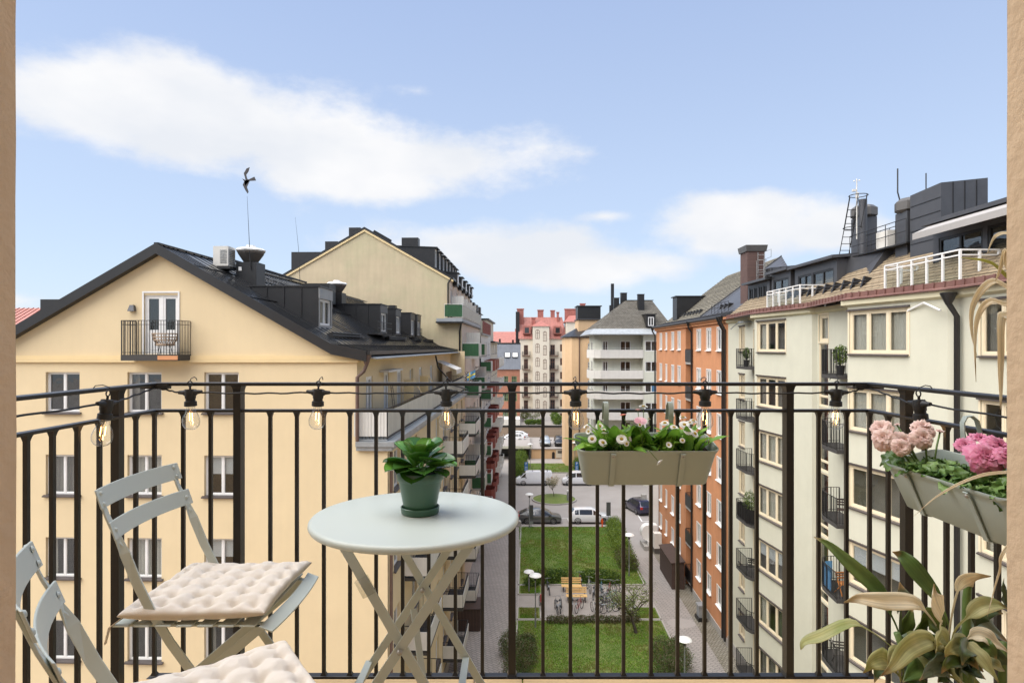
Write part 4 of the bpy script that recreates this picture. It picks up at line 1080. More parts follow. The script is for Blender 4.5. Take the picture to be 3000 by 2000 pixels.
mb = MB(); mb.box(-14.2, .5, -.2, 15.2, Z(.6), Z(.8)); mb.box(-14.2, -.3, -.2, 15.2, Z(3.6), Z(3.8)); mb.build("roof", M_blackflat, cr)
for o in so: add_window(cr, fs4, *o, ST_2)
for k in range(6):
    for y in (2.6, 7.2, 11.2):
        balcony(cr, fs4.M(y, Z(-2.55 - 2.95 * k)), [(0, -.003), (0, -1.1), (2.2, -1.1), (2.2, -.003)], slab=M_offwhite, rail=M_white, rh=1.05, spacing=.5, thick=.2, panels={0: M_offwhite, 1: M_offwhite}, pz=(.0, 1.0), corrug=False)

# red roofed house behind the yellow house, at the far left
rr_ = thing("red_roofed_house", "distant house with red metal roof and chimney behind the yellow gable", "building", (-52, 62, 0))
MB().box(-6, 10, 0, 14, 0, Z(1.2)).build("wall", M_cream, rr_)
mb = MB(); mb.hexa([(-6.4, -.4, Z(1.2)), (10.4, -.4, Z(1.2)), (10.4, 14.4, Z(1.2)), (-6.4, 14.4, Z(1.2))], [(-5, 5, Z(4.2)), (9, 5, Z(4.2)), (9, 9, Z(4.2)), (-5, 9, Z(4.2))])
for i in range(28): mb.bar((-6.2 + i * .6, -.4, Z(1.24)), (-4.9 + i * .51, 5, Z(4.24)), .05, .06)
rf = mb.build("roof", M_redroof, rr_)
for (x, y, w, z) in ((5.2, 4.2, 1.9, 4.9), (1.4, 6, 1.2, 4.9), (8.5, 6, 1.0, 4.6)):
    MB().box(x, x + w, y, y + 1.0, Z(2.6), Z(z)).box(x - .1, x + w + .1, y - .1, y + 1.1, Z(z), Z(z + .15)).build("chimney", M_redroof, rf)
# ------------------------------------------------------------------ terracotta house
tr_ = thing("terracotta_house", "terracotta plastered apartment house with white windows and grey slate roof", "building", (14.1, 42, 0), R(-1.47))
LN, LF = -1.25, 21.4        # near and far ends along the street
fr = Fac((0, LF), (0, LN))
ST_r = dict(mat=M_white, fw=.09, mw=.08, mull=(.5,), recess=.03, sash=.03, sill=M_white, sill_out=.14, sill_side=.07, surround=M_white)
def uy(y): return LF - y
ops = []
for k in range(7):
    zb = Z(-.21 - 2.95 * k)
    if k == 6: zb += .3
    hh = 1.53 if k < 6 else 1.3
    for y in (19.2, 16.6, 14.2, 11.8): ops.append((uy(y) - .5, zb, 1.0 if y != 16.6 else .62, hh))
    for y in (5.6, 3.0): ops.append((uy(y) - .55, zb, 1.1, hh))
    ops.append((uy(.3) - .7, zb, 1.4, hh))
rec = (uy(9.6), 2.2)      # loggia recess: u, width
mb = MB()
wall(mb, fr, 0, Z(1.8), ops, 0, rec[0], .1); wall(mb, fr, 0, Z(1.8), ops, rec[0] + rec[1], fr.L, .1)
dpt = 1.5
mb.quad(fr.P(rec[0], 0), fr.P(rec[0], 0, dpt), fr.P(rec[0], Z(1.8), dpt), fr.P(rec[0], Z(1.8)))
mb.quad(fr.P(rec[0] + rec[1], 0), fr.P(rec[0] + rec[1], 0, dpt), fr.P(rec[0] + rec[1], Z(1.8), dpt), fr.P(rec[0] + rec[1], Z(1.8)))
mb.quad(fr.P(rec[0], 0, dpt), fr.P(rec[0] + rec[1], 0, dpt), fr.P(rec[0] + rec[1], Z(1.8), dpt), fr.P(rec[0], Z(1.8), dpt))
mb.quad((0, LF, 0), (12, LF, 0), (12, LF, Z(1.8)), (0, LF, Z(1.8))); mb.quad((0, LN, 0), (12, LN, 0), (12, LN, Z(1.8)), (0, LN, Z(1.8)))
mb.build("wall", M_red, tr_)
MB().box(.9, 11, LN + .3, rec[0] * 0 + 7.0, .2, Z(1.5)).box(.9, 11, 10.0, LF - .3, .2, Z(1.5)).build("interior", M_int, tr_)
for o in ops: add_window(tr_, fr, *o, ST_r, curtain=RW.choice(['none', 'sheer', 'grey', 'sides', 'blind']))
for k in range(7):
    balcony(tr_, fr.M(rec[0] + .02, Z(-1.2 - 2.95 * k)), [(0, dpt - .02), (0, -.02), (rec[1] - .04, -.02), (rec[1] - .04, dpt - .02)], slab=M_slab, rail=M_blackrail, rh=1.05, spacing=.4, thick=.18, panels={1: M_blackflat}, pz=(.04, 1.0), corrug=False)
# eaves
mb = MB(); mb.box(-.3, .4, LN, LF + .3, Z(1.8), Z(1.98)); mb.box(-.15, .0, LN, LF + .15, Z(1.62), Z(1.8)); mb.build("eaves_board", M_redtrim, tr_)
mb = MB(); mb.tube([(-.38, LN, Z(2.0)), (-.38, LF + .3, Z(2.0))], .09, 8); mb.build("gutter", M_blackflat, tr_)
# slate roof with flared metal foot
mb = MB()
foot = [(-.4, Z(2.0)), (.9, Z(2.45))]; rdg = (6.2, Z(6.9))
mb.hexa([(foot[0][0], LN, foot[0][1] - .1), (foot[1][0], LN, foot[1][1] - .1), (foot[1][0], LF + .3, foot[1][1] - .1), (foot[0][0], LF + .3, foot[0][1] - .1)], [(foot[0][0], LN, foot[0][1]), (foot[1][0], LN, foot[1][1]), (foot[1][0], LF + .3, foot[1][1]), (foot[0][0], LF + .3, foot[0][1])])
ft_ = mb.build("roof_foot", M_greymetal, tr_)
mb = MB()
n = 40
for i in range(n):
    y = LN + (LF - LN) * i / n; mb.bar((-.38, y, Z(2.02)), (.9, y, Z(2.47)), .02, .03)
mb.build("seam", M_greymetal, ft_)
mb = MB()
hipy = 12.0      # hip: the slope runs back to the ridge further away
mb.hexa([(.9, 8.6, Z(2.35)), (.9, LF + .3, Z(2.35)), (6.2, LF - 3.0, Z(6.8)), (6.2, hipy - 6.5, Z(6.8))], [(.9, 8.6, Z(2.45)), (.9, LF + .3, Z(2.45)), (6.2, LF - 3.0, Z(6.9)), (6.2, hipy - 6.5, Z(6.9))])
mb.hexa([(.9, LF + .3, Z(2.35)), (12, LF + .3, Z(2.35)), (12, LF - 3, Z(6.8)), (6.2, LF - 3.0, Z(6.8))], [(.9, LF + .3, Z(2.45)), (12, LF + .3, Z(2.45)), (12, LF - 3, Z(6.9)), (6.2, LF - 3.0, Z(6.9))])
rf = mb.build("roof", M_slate, tr_)
# slate courses standing proud, row by row
mb = MB()
for i in range(1, 26):
    t = i / 26; x = .9 + 5.3 * t; z = Z(2.46 + 4.45 * t); y0 = 8.6 + (hipy - 6.5 - 8.6) * t + .1; y1 = LF + .3 - 3.3 * t - .1
    mb.bar((x, y0, z), (x, y1, z), .09, .03)
mb.build("slate_course", M_slate, rf)
mb = MB()
mb.hexa([(.9, LN, Z(2.35)), (.9, 8.6, Z(2.35)), (6.2, hipy - 6.5, Z(6.8)), (4.2, LN, Z(4.6))], [(.9, LN, Z(2.45)), (.9, 8.6, Z(2.45)), (6.2, hipy - 6.5, Z(6.9)), (4.2, LN, Z(4.7))])
mt = mb.build("metal_roof_plane", M_greymetal, tr_)
mb = MB()
for i in range(1, 9):
    t = i / 9; mb.bar((.9, LN + (8.6 - LN) * t, Z(2.47)), (4.2 + 2 * t, LN + (hipy - 6.5 - LN) * t, Z(4.72 + 2.2 * t)), .03, .03)
mb.bar((.9, 8.6, Z(2.5)), (6.2, hipy - 6.5, Z(6.95)), .12, .05)
mb.build("seam", M_greymetal, mt)
# snow stops
mb = MB()
for y in [10.4, 11.4, 12.4, 13.4, 14.4, 15.6, 17] + [2.8, 3.8, 4.8]: mb.extrude([(1.3, y, Z(2.78)), (1.75, y, Z(3.15)), (1.4, y, Z(3.2))], (0, .12, 0))
for dz in (.1, .22): mb.tube([(1.25, 9.6, Z(2.8 + dz)), (1.25, 17.5, Z(2.8 + dz))], .02, 5)
mb.build("snow_guard", M_blackrail, tr_)
# dormer
mb = MB(); mb.box(1.0, 5.0, 16.9, 18.6, Z(2.6), Z(4.75)); mb.box(.85, 5.2, 16.8, 18.7, Z(4.75), Z(4.85)); dm = mb.build("dormer", M_blackflat, tr_)
add_window(dm, Fac((.995, 18.4), (.995, 17.1)), 0, Z(2.9), 1.3, 1.7, ST_dorm, curtain='none')
# chimney with ladder
mb = MB(); mb.box(1.5, 2.65, -.6, .75, Z(2.3), Z(6.35)); chm = mb.build("chimney", M_brickbrown, tr_)
mb = MB(); mb.hexa([(1.42, -.68, Z(6.35)), (2.73, -.68, Z(6.35)), (2.73, .83, Z(6.35)), (1.42, .83, Z(6.35))], [(1.36, -.76, Z(6.75)), (2.79, -.76, Z(6.75)), (2.79, .91, Z(6.75)), (1.36, .91, Z(6.75))]); mb.build("chimney_cap", M_zincdark, chm)
mb = MB(); ladder(mb, (2.35, -.75, Z(3.3)), (2.35, -.75, Z(6.25)), .42, (1, 0, 0), .3, .02)
for z in (3.9, 4.9, 5.7): mb.tube([(2.15 + .3 * math.cos(R(180 + 180 * i / 8)) + .2, -.75 - .45 * math.sin(R(180 * i / 8)), Z(z)) for i in range(9)], .018, 5)
for a in (0, 90, 180): mb.tube([(2.35 + .3 * math.cos(R(180 + a)), -.75 - .45 * math.sin(R(a)), Z(3.9)), (2.35 + .3 * math.cos(R(180 + a)), -.75 - .45 * math.sin(R(a)), Z(5.7))], .014, 5)
mb.tube([(2.6, -.7, Z(5.8)), (3.1, -.5, Z(6.0)), (3.1, -.5, Z(6.5)), (2.6, -.7, Z(6.3))], .018, 5)
mb.build("ladder", M_lightmetal, chm)
# penthouse block behind chimney and roof railing
mb = MB(); mb.hexa([(2.8, -1.1, Z(3.8)), (7, -1.1, Z(3.8)), (7, 1.6, Z(3.8)), (2.8, 1.6, Z(3.8))], [(2.8, -1.1, Z(5.2)), (7, -1.1, Z(5.6)), (7, 1.6, Z(5.6)), (2.8, 1.6, Z(5.2))]); ph = mb.build("penthouse", M_greymetal, tr_)
mb = MB()
for i in range(8): mb.box(2.9 + i * .55, 2.93 + i * .55, -1.14, -1.1, Z(3.8), Z(5.2 + i * .05))
mb.build("seam", M_blackflat, ph)
for y in (1.4,):
    mb = MB(); mb.tube([(.9, y, Z(2.9)), (.9, y + 4, Z(2.9))], .02, 5); mb.tube([(.9, y, Z(3.2)), (.9, y + 4, Z(3.2))], .02, 5)
    for i in range(6): mb.tube([(.9, y + i * .8, Z(2.5)), (.9, y + i * .8, Z(3.2))], .018, 5)
    mb.build("roof_railing", M_blackrail, tr_)
# drainpipes
for y in (LF + .05, 7.3, -.55, -1.05):
    gutter_pipe(tr_, [(-.38, y, Z(1.95)), (-.38, y, Z(1.6)), (-.12, y, Z(1.15)), (-.12, y, .25)], .075)
# facade ventilation shaft, plant unit, bin shed, plinth
mb = MB(); mb.box(-.06, -.002, LN, rec[0] * 0 + 7.35, 0, .5); mb.box(-.06, -.002, 9.65, LF, 0, .5); mb.build("plinth", M_slab, tr_)
mb = MB(); mb.box(-.62, -.064, 20.0, 20.75, .9, 6.2); mb.extrude([(-.66, 19.95, 6.2), (-.66, 20.8, 6.2), (-.66, 20.375, 6.75)], (.6, 0, 0)); mb.build("ventilation_shaft", M_white, tr_)
hp = thing("air_duct_unit", "white round-backed ventilation unit on a grey plinth against the terracotta wall", "ventilation unit", (14.0, 60.6, 0))
MB().box(-1.3, .2, -.7, 1.4, .0, .42).build("base", M_slab, hp)
mb = MB(); mb.extrude([(-1.1 + .62 * math.cos(R(a)) + .3, 0, 1.5 + .75 * math.sin(R(a))) for a in range(90, 271, 15)] + [(.1, 0, .75), (.1, 0, 2.25)], (0, .9, 0)); mb.box(-.9, .0, -.5, -.02, .44, .8); mb.build("drum", M_white, hp, 30)
mb = MB(); mb.box(-.55, .15, -1.6, -.85, .5, 1.9); mb.build("condenser", M_offwhite, hp); MB().box(-.5, .1, -1.55, -.9, .0, .5).build("stand", M_zincdark, hp)
sh = thing("bin_shed", "dark brown boarded bin shed against the terracotta wall", "shed", (13.7, 52.6, 0), R(-1.5))
M_brownboard = mat("brown_board", (.055, .033, .025), .7, var=.2, scale=5)
def board_row(parent, p, q, z0, z1, n, m, th=.03, name="board"):
    p = Vector(p); q = Vector(q); 
    w = (q - p).length / n; t = (q - p).normalized()
    ang = math.atan2(t.y, t.x)
    me = cached(('board', name, round(w, 3), z0, z1, m.name), lambda: MB().box(.006, w - .006, -th / 2, th / 2, z0, z1).mesh(name, m))
    for i in range(n): link(name, me, parent, Matrix.Translation(p + t * w * i) @ Matrix.Rotation(ang, 4, 'Z'))
board_row(sh, (-.75, -2.3, 0), (-.75, 2.3, 0), .05, 2.1, 26, M_brownboard); board_row(sh, (-.75, -2.3, 0), (.2, -2.3, 0), .05, 2.1, 6, M_brownboard)
MB().box(-.72, .25, -2.27, 2.28, 0.02, 2.08).build("frame", M_brownframe, sh)
MB().hexa([(-.85, -2.4, 2.1), (.3, -2.4, 2.2), (.3, 2.4, 2.2), (-.85, 2.4, 2.1)], [(-.85, -2.4, 2.16), (.3, -2.4, 2.28), (.3, 2.4, 2.28), (-.85, 2.4, 2.16)]).build("roof", M_brownboard, sh)
gv = thing("ground_vent", "small grey ventilation cowl on a black base beside the cobbles", "vent", (13.55, 44.8, 0))
MB().box(-.32, .32, -.45, .45, 0, .25).build("base", M_blackflat, gv); MB().box(-.22, .22, -.3, .3, .25, 1.0).box(-.28, .28, -.36, .36, 1.0, 1.12).build("cowl", M_zinc, gv)

# ------------------------------------------------------------------ sage green house
gh = thing("sage_green_house", "sage green plastered apartment house with angled bays and cream windows", "building", (13.5, 30, 0))
def L_(x, y): return (x - 13.5, y - 30)
PTS = [(14.1, 40.75), (13.9, 34.1), (13.2, 34.0), (13.78, 28.7), (13.98, 28.6), (13.62, 24.0), (12.84, 23.9), (13.68, 19.62), (13.84, 19.4), (13.9, 10.0)]
PL = [L_(*p) for p in PTS]
names = ['recA', 'retA', 'bayA', 'sA', 'recB', 'retB', 'bayB', 'sB', 'near']
FC = {n: Fac(PL[i], PL[i + 1]) for i, n in enumerate(names)}
ZTOP = Z(1.62)
ST_g = dict(mat=M_creamframe, fw=.09, mw=.1, mull=(.333, .667), recess=.03, sash=.05, sill=M_sill, sill_out=.1, sill_side=.04, hood=M_sill, surround=M_creamframe)
ST_g1 = dict(mat=M_creamframe, fw=.08, mw=.08, mull=(.5,), recess=.03, sash=.04, sill=M_sill, sill_out=.1, hood=M_sill, surround=M_creamframe)
ST_gd = dict(mat=M_creamframe, fw=.09, mw=.08, mull=(), recess=.05, sash=.06, surround=M_creamframe)
ST_strip = dict(mat=M_creamframe, fw=.06, mw=.07, mull=(), trans=(.16,), recess=.02, sash=.02)
op = {n: [] for n in names}
for k in range(7):
    zf = Z(-1.1 - 2.9 * k); zs = zf + .86
    op['bayA'].append((.35, zs, 2.75, 1.6, ST_g)); op['bayB'].append((.10, zs, 2.75, 1.6, ST_g))
    op['near'].append((.95, zs, 1.6, 1.6, ST_g1)); op['near'].append((5.0, zs, 1.6, 1.6, ST_g1))
    op['recA'].append((4.7, zf + .02, .9, 2.1, ST_gd)); op['recB'].append((3.35, zf + .02, .9, 2.15, ST_gd))
    op['recA'].append((2.25, zs, .9, 1.5, ST_g1))
    if k < 6: op['recB'].append((.18, zf - 1.55, 1.0, 2.85, ST_strip))
op['recB'].append((.18, Z(-1.1) + 1.35, 1.0, 1.2, ST_gd))
mb = MB()
for n in names:
    wall(mb, FC[n], 0, ZTOP, [o[:4] for o in op[n]], reveal=.12)
mb.build("wall", M_green, gh)
mb = MB()
for n in names:
    f = FC[n]
    if f.L > 2: mb.quad(f.P(.1, .3, .8), f.P(f.L - .1, .3, .8), f.P(f.L - .1, Z(1.5), .8), f.P(.1, Z(1.5), .8))
mb.build("interior", M_int, gh)
cs = ['sheer', 'none', 'sides2', 'sheer', 'grey', 'left', 'grey', 'blind']
for n in names:
    for i, o in enumerate(op[n]):
        w_ = add_window(gh, FC[n], *o[:4], o[4], curtain=('sheer' if o[4] is ST_gd else ('none' if o[4] is ST_strip else RW.choice(cs))))
# bay end window returns (the cream post that wraps the corner)
# plinth and base
mb = MB()
for n in names: mb.bar(FC[n].P(0, .35, -.02), FC[n].P(FC[n].L, .35, -.02), .05, .7)
mb.build("plinth", M_slab, gh)
# cornice following the plan
def offset_path(pts, d):
    out = []
    for i, p in enumerate(pts):
        a = Vector(pts[max(i - 1, 0)]); b = Vector(pts[min(i + 1, len(pts) - 1)]); v = Vector(p)
        ns = []
        if i > 0: t = (v - a).normalized(); ns.append(Vector((t.y, -t.x)))
        if i < len(pts) - 1: t = (b - v).normalized(); ns.append(Vector((t.y, -t.x)))
        m = sum(ns, Vector((0, 0)))
        if m.length < 1e-6: m = ns[0]
        m.normalize(); m = m / max(.5, m.dot(ns[0])); out.append(v + m * d)
    return out
def strip(mb, pts, d0, d1, z0a, z1a, z0b, z1b, mi=0):
    """moulding along the plan path: outer edge d1, inner d0"""
    A_ = offset_path(pts, d0); B2 = offset_path(pts, d1)
    for i in range(len(pts) - 1):
        mb.hexa([(*A_[i], z0a), (*A_[i + 1], z0a), (*B2[i + 1], z0b), (*B2[i], z0b)], [(*A_[i], z1a), (*A_[i + 1], z1a), (*B2[i + 1], z1b), (*B2[i], z1b)], mi)
# simplified eave line (bays share one straight-ish eave each)
EV = [L_(14.1, 40.75), L_(13.88, 34.05), L_(13.2, 34.0), L_(13.78, 28.7), L_(13.98, 28.6), L_(13.62, 24.0), L_(12.84, 23.9), L_(13.68, 19.62), L_(13.84, 19.4), L_(13.9, 10.0)]
mb = MB(); strip(mb, EV, .002, .16, ZTOP - .10, ZTOP + .16, ZTOP - .02, ZTOP + .16); mb.build("cornice", M_greentrim, gh)
# oxide red eaves sheet with upstands
EV2 = [L_(14.05, 40.75), L_(13.25, 34.0), L_(13.72, 28.65), L_(12.9, 23.9), L_(13.72, 19.5), L_(13.85, 10.0)]
mb = MB(); strip(mb, EV2, -1.0, .30, ZTOP + .5, ZTOP + .54, ZTOP + .17, ZTOP + .21); ea = mb.build("eaves_sheet", M_copper, gh)
mb = MB(); strip(mb, EV2, .02, .06, ZTOP + .23, ZTOP + .45, ZTOP + .22, ZTOP + .45)
O6 = offset_path(EV2, .08)
for i in range(len(O6) - 1):
    a, b = O6[i], O6[i + 1]; L = (b - a).length; k = int(L / .38)
    for j in range(k):
        c = a + (b - a) * ((j + .5) / k); d = (b - a).normalized(); mb.bar((c.x, c.y, ZTOP + .2), (c.x + d.x * .02, c.y + d.y * .02, ZTOP + .46), .03, .09)
mb.build("upstand", M_copper, ea)
# shingled roof in courses (each course a real step)
def gx(y):     # eave x along the street
    P_ = [(p[1] + 30, p[0] + 13.5) for p in EV2]; P_.sort()
    for i in range(len(P_) - 1):
        if P_[i][0] <= y <= P_[i + 1][0]:
            t = (y - P_[i][0]) / (P_[i + 1][0] - P_[i][0]); return P_[i][1] + t * (P_[i + 1][1] - P_[i][1])
    return P_[0][1] if y < P_[0][0] else P_[-1][1]
mb = MB(); mbu = MB(); TS = .84; NR = 26
for r in range(NR):
    x0, x1 = .55 + r * .24, .55 + (r + 1) * .24
    z0, z1 = ZTOP + .40 + (x0 - .55) * TS, ZTOP + .40 + (x1 - .55) * TS
    if r >= 13: z0 = ZTOP + .40 + 3.12 * TS + (x0 - 3.67) * .12; z1 = z0 + .24 * .12
    ys = [10, 19.5, 23.9, 28.65, 34.0, 40.7]
    for i in range(5):
        ya, yb = ys[i], ys[i + 1]; ga, gb = 13.55, 13.55
        (mb if r < 13 else mbu).hexa([(ga + x0 - 13.5, ya - 30, z0 - .1), (gb + x0 - 13.5, yb - 30, z0 - .1), (gb + x1 - 13.5, yb - 30, z1 - .1), (ga + x1 - 13.5, ya - 30, z1 - .1)],
                [(ga + x0 - 13.5, ya - 30, z0 + .035), (gb + x0 - 13.5, yb - 30, z0 + .035), (gb + x1 - 13.5, yb - 30, z1), (ga + x1 - 13.5, ya - 30, z1)])
rfg = mb.build("roof", M_shingle, gh); mbu.build("upper_roof", M_greymetal, gh)
mb = MB(); 
for i in range(5):
    ya, yb = ys[i], ys[i + 1]
    mb.add([(gx(ya + .01) - 13.5 + .25, ya - 30, ZTOP + .33), (gx(yb - .01) - 13.5 + .25, yb - 30, ZTOP + .33), (.62, yb - 30, ZTOP + .44), (.62, ya - 30, ZTOP + .44)], [(0, 1, 2, 3)])
mb.build("eaves_fill", M_copper, rfg)
def rzg(x): return ZTOP + .40 + (x - 14.1) * TS
# snow guard
mb = MB(); x = 14.75
for dz in (.12, .24): mb.tube([(x - 13.5, 26 - 30, rzg(x) + dz), (x - 13.5, 34 - 30, rzg(x) + dz)], .02, 5)
for y in np.arange(26.2, 34, .8): mb.extrude([(x - 13.5 - .1, y - 30, rzg(x) - .05), (x - 13.5 + .4, y - 30, rzg(x + .4)), (x - 13.5 + .05, y - 30, rzg(x) + .42)], (0, .12, 0))
mb.build("snow_guard", M_blackrail, rfg)
# big glazed dormers with terraces
ST_big = dict(mat=M_blackflat, fw=.1, mw=.1, mull=(.5,), recess=.02, sash=.0)
def dormer(xf, ya, yb, z0, z1, xb, deep=.0, wins=None, slope=.0):
    mb = MB()
    X = lambda v: v - 13.5
    Yl = lambda v: v - 30
    f = Fac((X(xf), Yl(yb)), (X(xf), Yl(ya)))
    ops_ = wins or [(.25, z0 + .15, yb - ya - .5, z1 - z0 - .5)]
    wall(mb, f, z0, z1, ops_, reveal=.1)
    for yy in (ya, yb): mb.add([(X(xf), Yl(yy), z0), (X(xb), Yl(yy), z0), (X(xb), Yl(yy), z1), (X(xf), Yl(yy), z1)], [(0, 1, 2, 3)])
    mb.hexa([(X(xf) - .35, Yl(ya) - .2, z1), (X(xb), Yl(ya) - .2, z1 + slope), (X(xb), Yl(yb) + .2, z1 + slope), (X(xf) - .35, Yl(yb) + .2, z1)], [(X(xf) - .35, Yl(ya) - .2, z1 + .14), (X(xb), Yl(ya) - .2, z1 + .14 + slope), (X(xb), Yl(yb) + .2, z1 + .14 + slope), (X(xf) - .35, Yl(yb) + .2, z1 + .14)])
    o = mb.build("dormer", M_greymetal, gh)
    for q in ops_: add_window(o, f, *q, ST_big, curtain='none')
    MB().add([(X(xf) + .8, Yl(ya) + .1, z0), (X(xf) + .8, Yl(yb) - .1, z0), (X(xf) + .8, Yl(yb) - .1, z1), (X(xf) + .8, Yl(ya) + .1, z1)], [(0, 1, 2, 3)]).build("interior", M_int, o)
    return o
d1 = dormer(15.3, 15.2, 22.7, Z(2.0), Z(4.4), 19.5, slope=.35, wins=[(.3, Z(2.1), 2.1, 1.8), (2.6, Z(2.1), 2.2, 1.8), (5.0, Z(2.1), 2.2, 1.8)])
d2 = dormer(15.35, 29.5, 33.9, Z(2.1), Z(4.2), 19.5, slope=.35, wins=[(.4, Z(2.2), 1.5, 1.6), (2.0, Z(2.2), 2.1, 1.6)])
d3 = dormer(15.3, 34.3, 36.8, Z(2.3), Z(4.25), 19.0, slope=.3)
d4 = dormer(15.3, 37.1, 40.5, Z(2.3), Z(4.0), 18.5, slope=.3, wins=[(.2, Z(2.7), .65, 1.1), (.95, Z(2.7), .65, 1.1), (1.7, Z(2.7), .65, 1.1), (2.4, Z(2.7), .6, 1.1)])
# awning of the near dormer
mb = MB(); mb.hexa([(15.25 - 13.5, -13.5, Z(4.42)), (14.45 - 13.5, -13.5, Z(4.05)), (14.45 - 13.5, -7.5, Z(4.05)), (15.25 - 13.5, -7.5, Z(4.42))], [(15.25 - 13.5, -13.5, Z(4.46)), (14.45 - 13.5, -13.5, Z(4.09)), (14.45 - 13.5, -7.5, Z(4.09)), (15.25 - 13.5, -7.5, Z(4.46))]); mb.box(14.42 - 13.5, 14.44 - 13.5, -13.5, -7.5, Z(3.86), Z(4.08)); mb.build("awning", mat('grey_awning_cloth', (.34, .32, .30), .8, var=.05), gh)
# white framed glass railings of the two roof terraces
def terrace_rail(y0, y1, x, zb, n):
    mb = MB(); pns = []; X = x - 13.5; h = 1.05
    def seg(p, q, n):
        p = Vector(p); q = Vector(q); mb.bar(p + Vector((0, 0, h)), q + Vector((0, 0, h)), .07, .045); mb.bar(p + Vector((0, 0, h - .16)), q + Vector((0, 0, h - .16)), .04, .04); mb.bar(p + Vector((0, 0, .1)), q + Vector((0, 0, .1)), .04, .04)
        for i in range(0 if n > 2 else 1, n + 1):
            c = p + (q - p) * (i / n); mb.box(c.x - .032, c.x + .032, c.y - .032, c.y + .032, c.z, c.z + h)
        if n > 2:
            for i in range(n):
                a_ = p + (q - p) * ((i + .06) / n); b_ = p + (q - p) * ((i + .94) / n)
                pns.append([a_ + Vector((0, 0, .14)), b_ + Vector((0, 0, .14)), b_ + Vector((0, 0, .84)), a_ + Vector((0, 0, .84))])
    seg((X, y0 - 30, zb), (X, y1 - 30, zb), n); seg((X, y0 - 30, zb), (X + 1.2, y0 - 30, zb), 2); seg((X, y1 - 30, zb), (X + 1.2, y1 - 30, zb), 2)
    o = mb.build("terrace_railing", M_white, gh); [MB().quad(*q_).build("glass_panel", M_glassrail, o) for q_ in pns]
    MB().box(X, X + 1.6, y0 - 30, y1 - 30, zb - .1, zb).build("terrace_floor", M_oldwood, o)
    return o
t1 = terrace_rail(19.4, 23.3, 13.92, Z(1.98), 5); t2 = terrace_rail(30.4, 34.3, 14.02, Z(1.98), 5)
# dark sheet clad stair and lift towers, vents
TX0, TX1, TY0, TY1 = 16.0 - 13.5, 17.75 - 13.5, 23.3 - 30, 25.1 - 30
mb = MB(); mb.hexa([(TX0, TY0, Z(3.2)), (TX1, TY0, Z(3.2)), (TX1, TY1, Z(3.2)), (TX0, TY1, Z(3.2))], [(TX0, TY0, Z(6.14)), (TX1, TY0, Z(6.32)), (TX1, TY1, Z(6.32)), (TX0, TY1, Z(6.08))])
tw = mb.build("stair_tower", M_greymetal, gh)
mb = MB()
for i in range(1, 4): mb.box(TX0 + i * .44, TX0 + i * .44 + .02, TY0 - .025, TY0 - .002, Z(3.3), Z(6.12 + i * .04))
for i in range(5): mb.box(TX0 - .025, TX0 - .002, TY0 + .02, TY1 - .02, Z(3.6 + i * .5), Z(3.615 + i * .5))
mb.build("seam", M_blackflat, tw)
def stack(x, y, w, z0, z1, capm=None):
    o = MB().box(x - w / 2 - 13.5, x + w / 2 - 13.5, y - w / 2 - 30, y + w / 2 - 30, z0, z1).build("vent_stack", M_greymetal, gh)
    MB().lathe([(w * .55, 0), (w * .75, .1), (w * .75, .45), (w * .5, .6), (.01, .62)], 8, (x - 13.5, y - 30, z1 - .02)).build("cowl", M_zincdark, o)
stack(16.6, 26.0, .8, Z(3.6), Z(5.6)); stack(16.9, 30.0, .8, Z(4.0), Z(6.2)); 
MB().tube([(16.4 - 13.5, 29.2 - 30, Z(4)), (16.4 - 13.5, 29.2 - 30, Z(6.9))], .18, 10).build("flue", M_greymetal, gh, 40)
# roof walkway with railings, caged ladder, mast, heat pump
mb = MB(); mb.box(15.9 - 13.5, 16.5 - 13.5, 25.2 - 30, 29.4 - 30, Z(4.2), Z(4.26))
for x in (15.9, 16.5):
    for z in (4.7, 5.2): mb.tube([(x - 13.5, 25.2 - 30, Z(z)), (x - 13.5, 29.4 - 30, Z(z))], .018, 5)
    for y in np.arange(25.2, 29.5, .7): mb.tube([(x - 13.5, y - 30, Z(4.2)), (x - 13.5, y - 30, Z(5.2))], .018, 5)
mb.build("roof_walkway", M_blackrail, gh)
mb = MB(); ladder(mb, (16.0 - 13.5, 30.2 - 30, Z(4.2)), (16.0 - 13.5, 29.3 - 30, Z(6.6)), .45, (1, 0, 0), .3, .02)
for z, yy in ((5.6, 29.7), (7.0, 29.2)): mb.tube([(16.0 - 13.5 + .4 * math.cos(R(30 * i)), yy - 30 - .35 + .4 * math.sin(R(30 * i)), Z(z)) for i in range(13)], .02, 5)
for a in range(0, 360, 60): mb.tube([(16.0 - 13.5 + .4 * math.cos(R(a)), 29.7 - 30.35 + .4 * math.sin(R(a)), Z(5.6)), (16.0 - 13.5 + .4 * math.cos(R(a)), 29.2 - 30.35 + .4 * math.sin(R(a)), Z(7.0))], .016, 5)
mb.build("caged_ladder", M_blackrail, gh)
mb = MB(); mb.tube([(15.95 - 13.5, 28.9 - 30, Z(5)), (15.95 - 13.5, 28.9 - 30, Z(7.7))], .025, 6); mb.box(15.75 - 13.5, 15.9 - 13.5, 28.85 - 30, 28.95 - 30, Z(7.2), Z(7.3)); mb.box(15.92 - 13.5, 16.02 - 13.5, 28.85 - 30, 28.95 - 30, Z(6.9), Z(7.15))
for a in (0, 120, 240): mb.lathe([(.05, 0), (.01, .05)], 6, (15.95 - 13.5 + .12 * math.cos(R(a)), 28.9 - 30 + .12 * math.sin(R(a)), Z(7.7)))
mb.build("weather_mast", M_offwhite, gh)
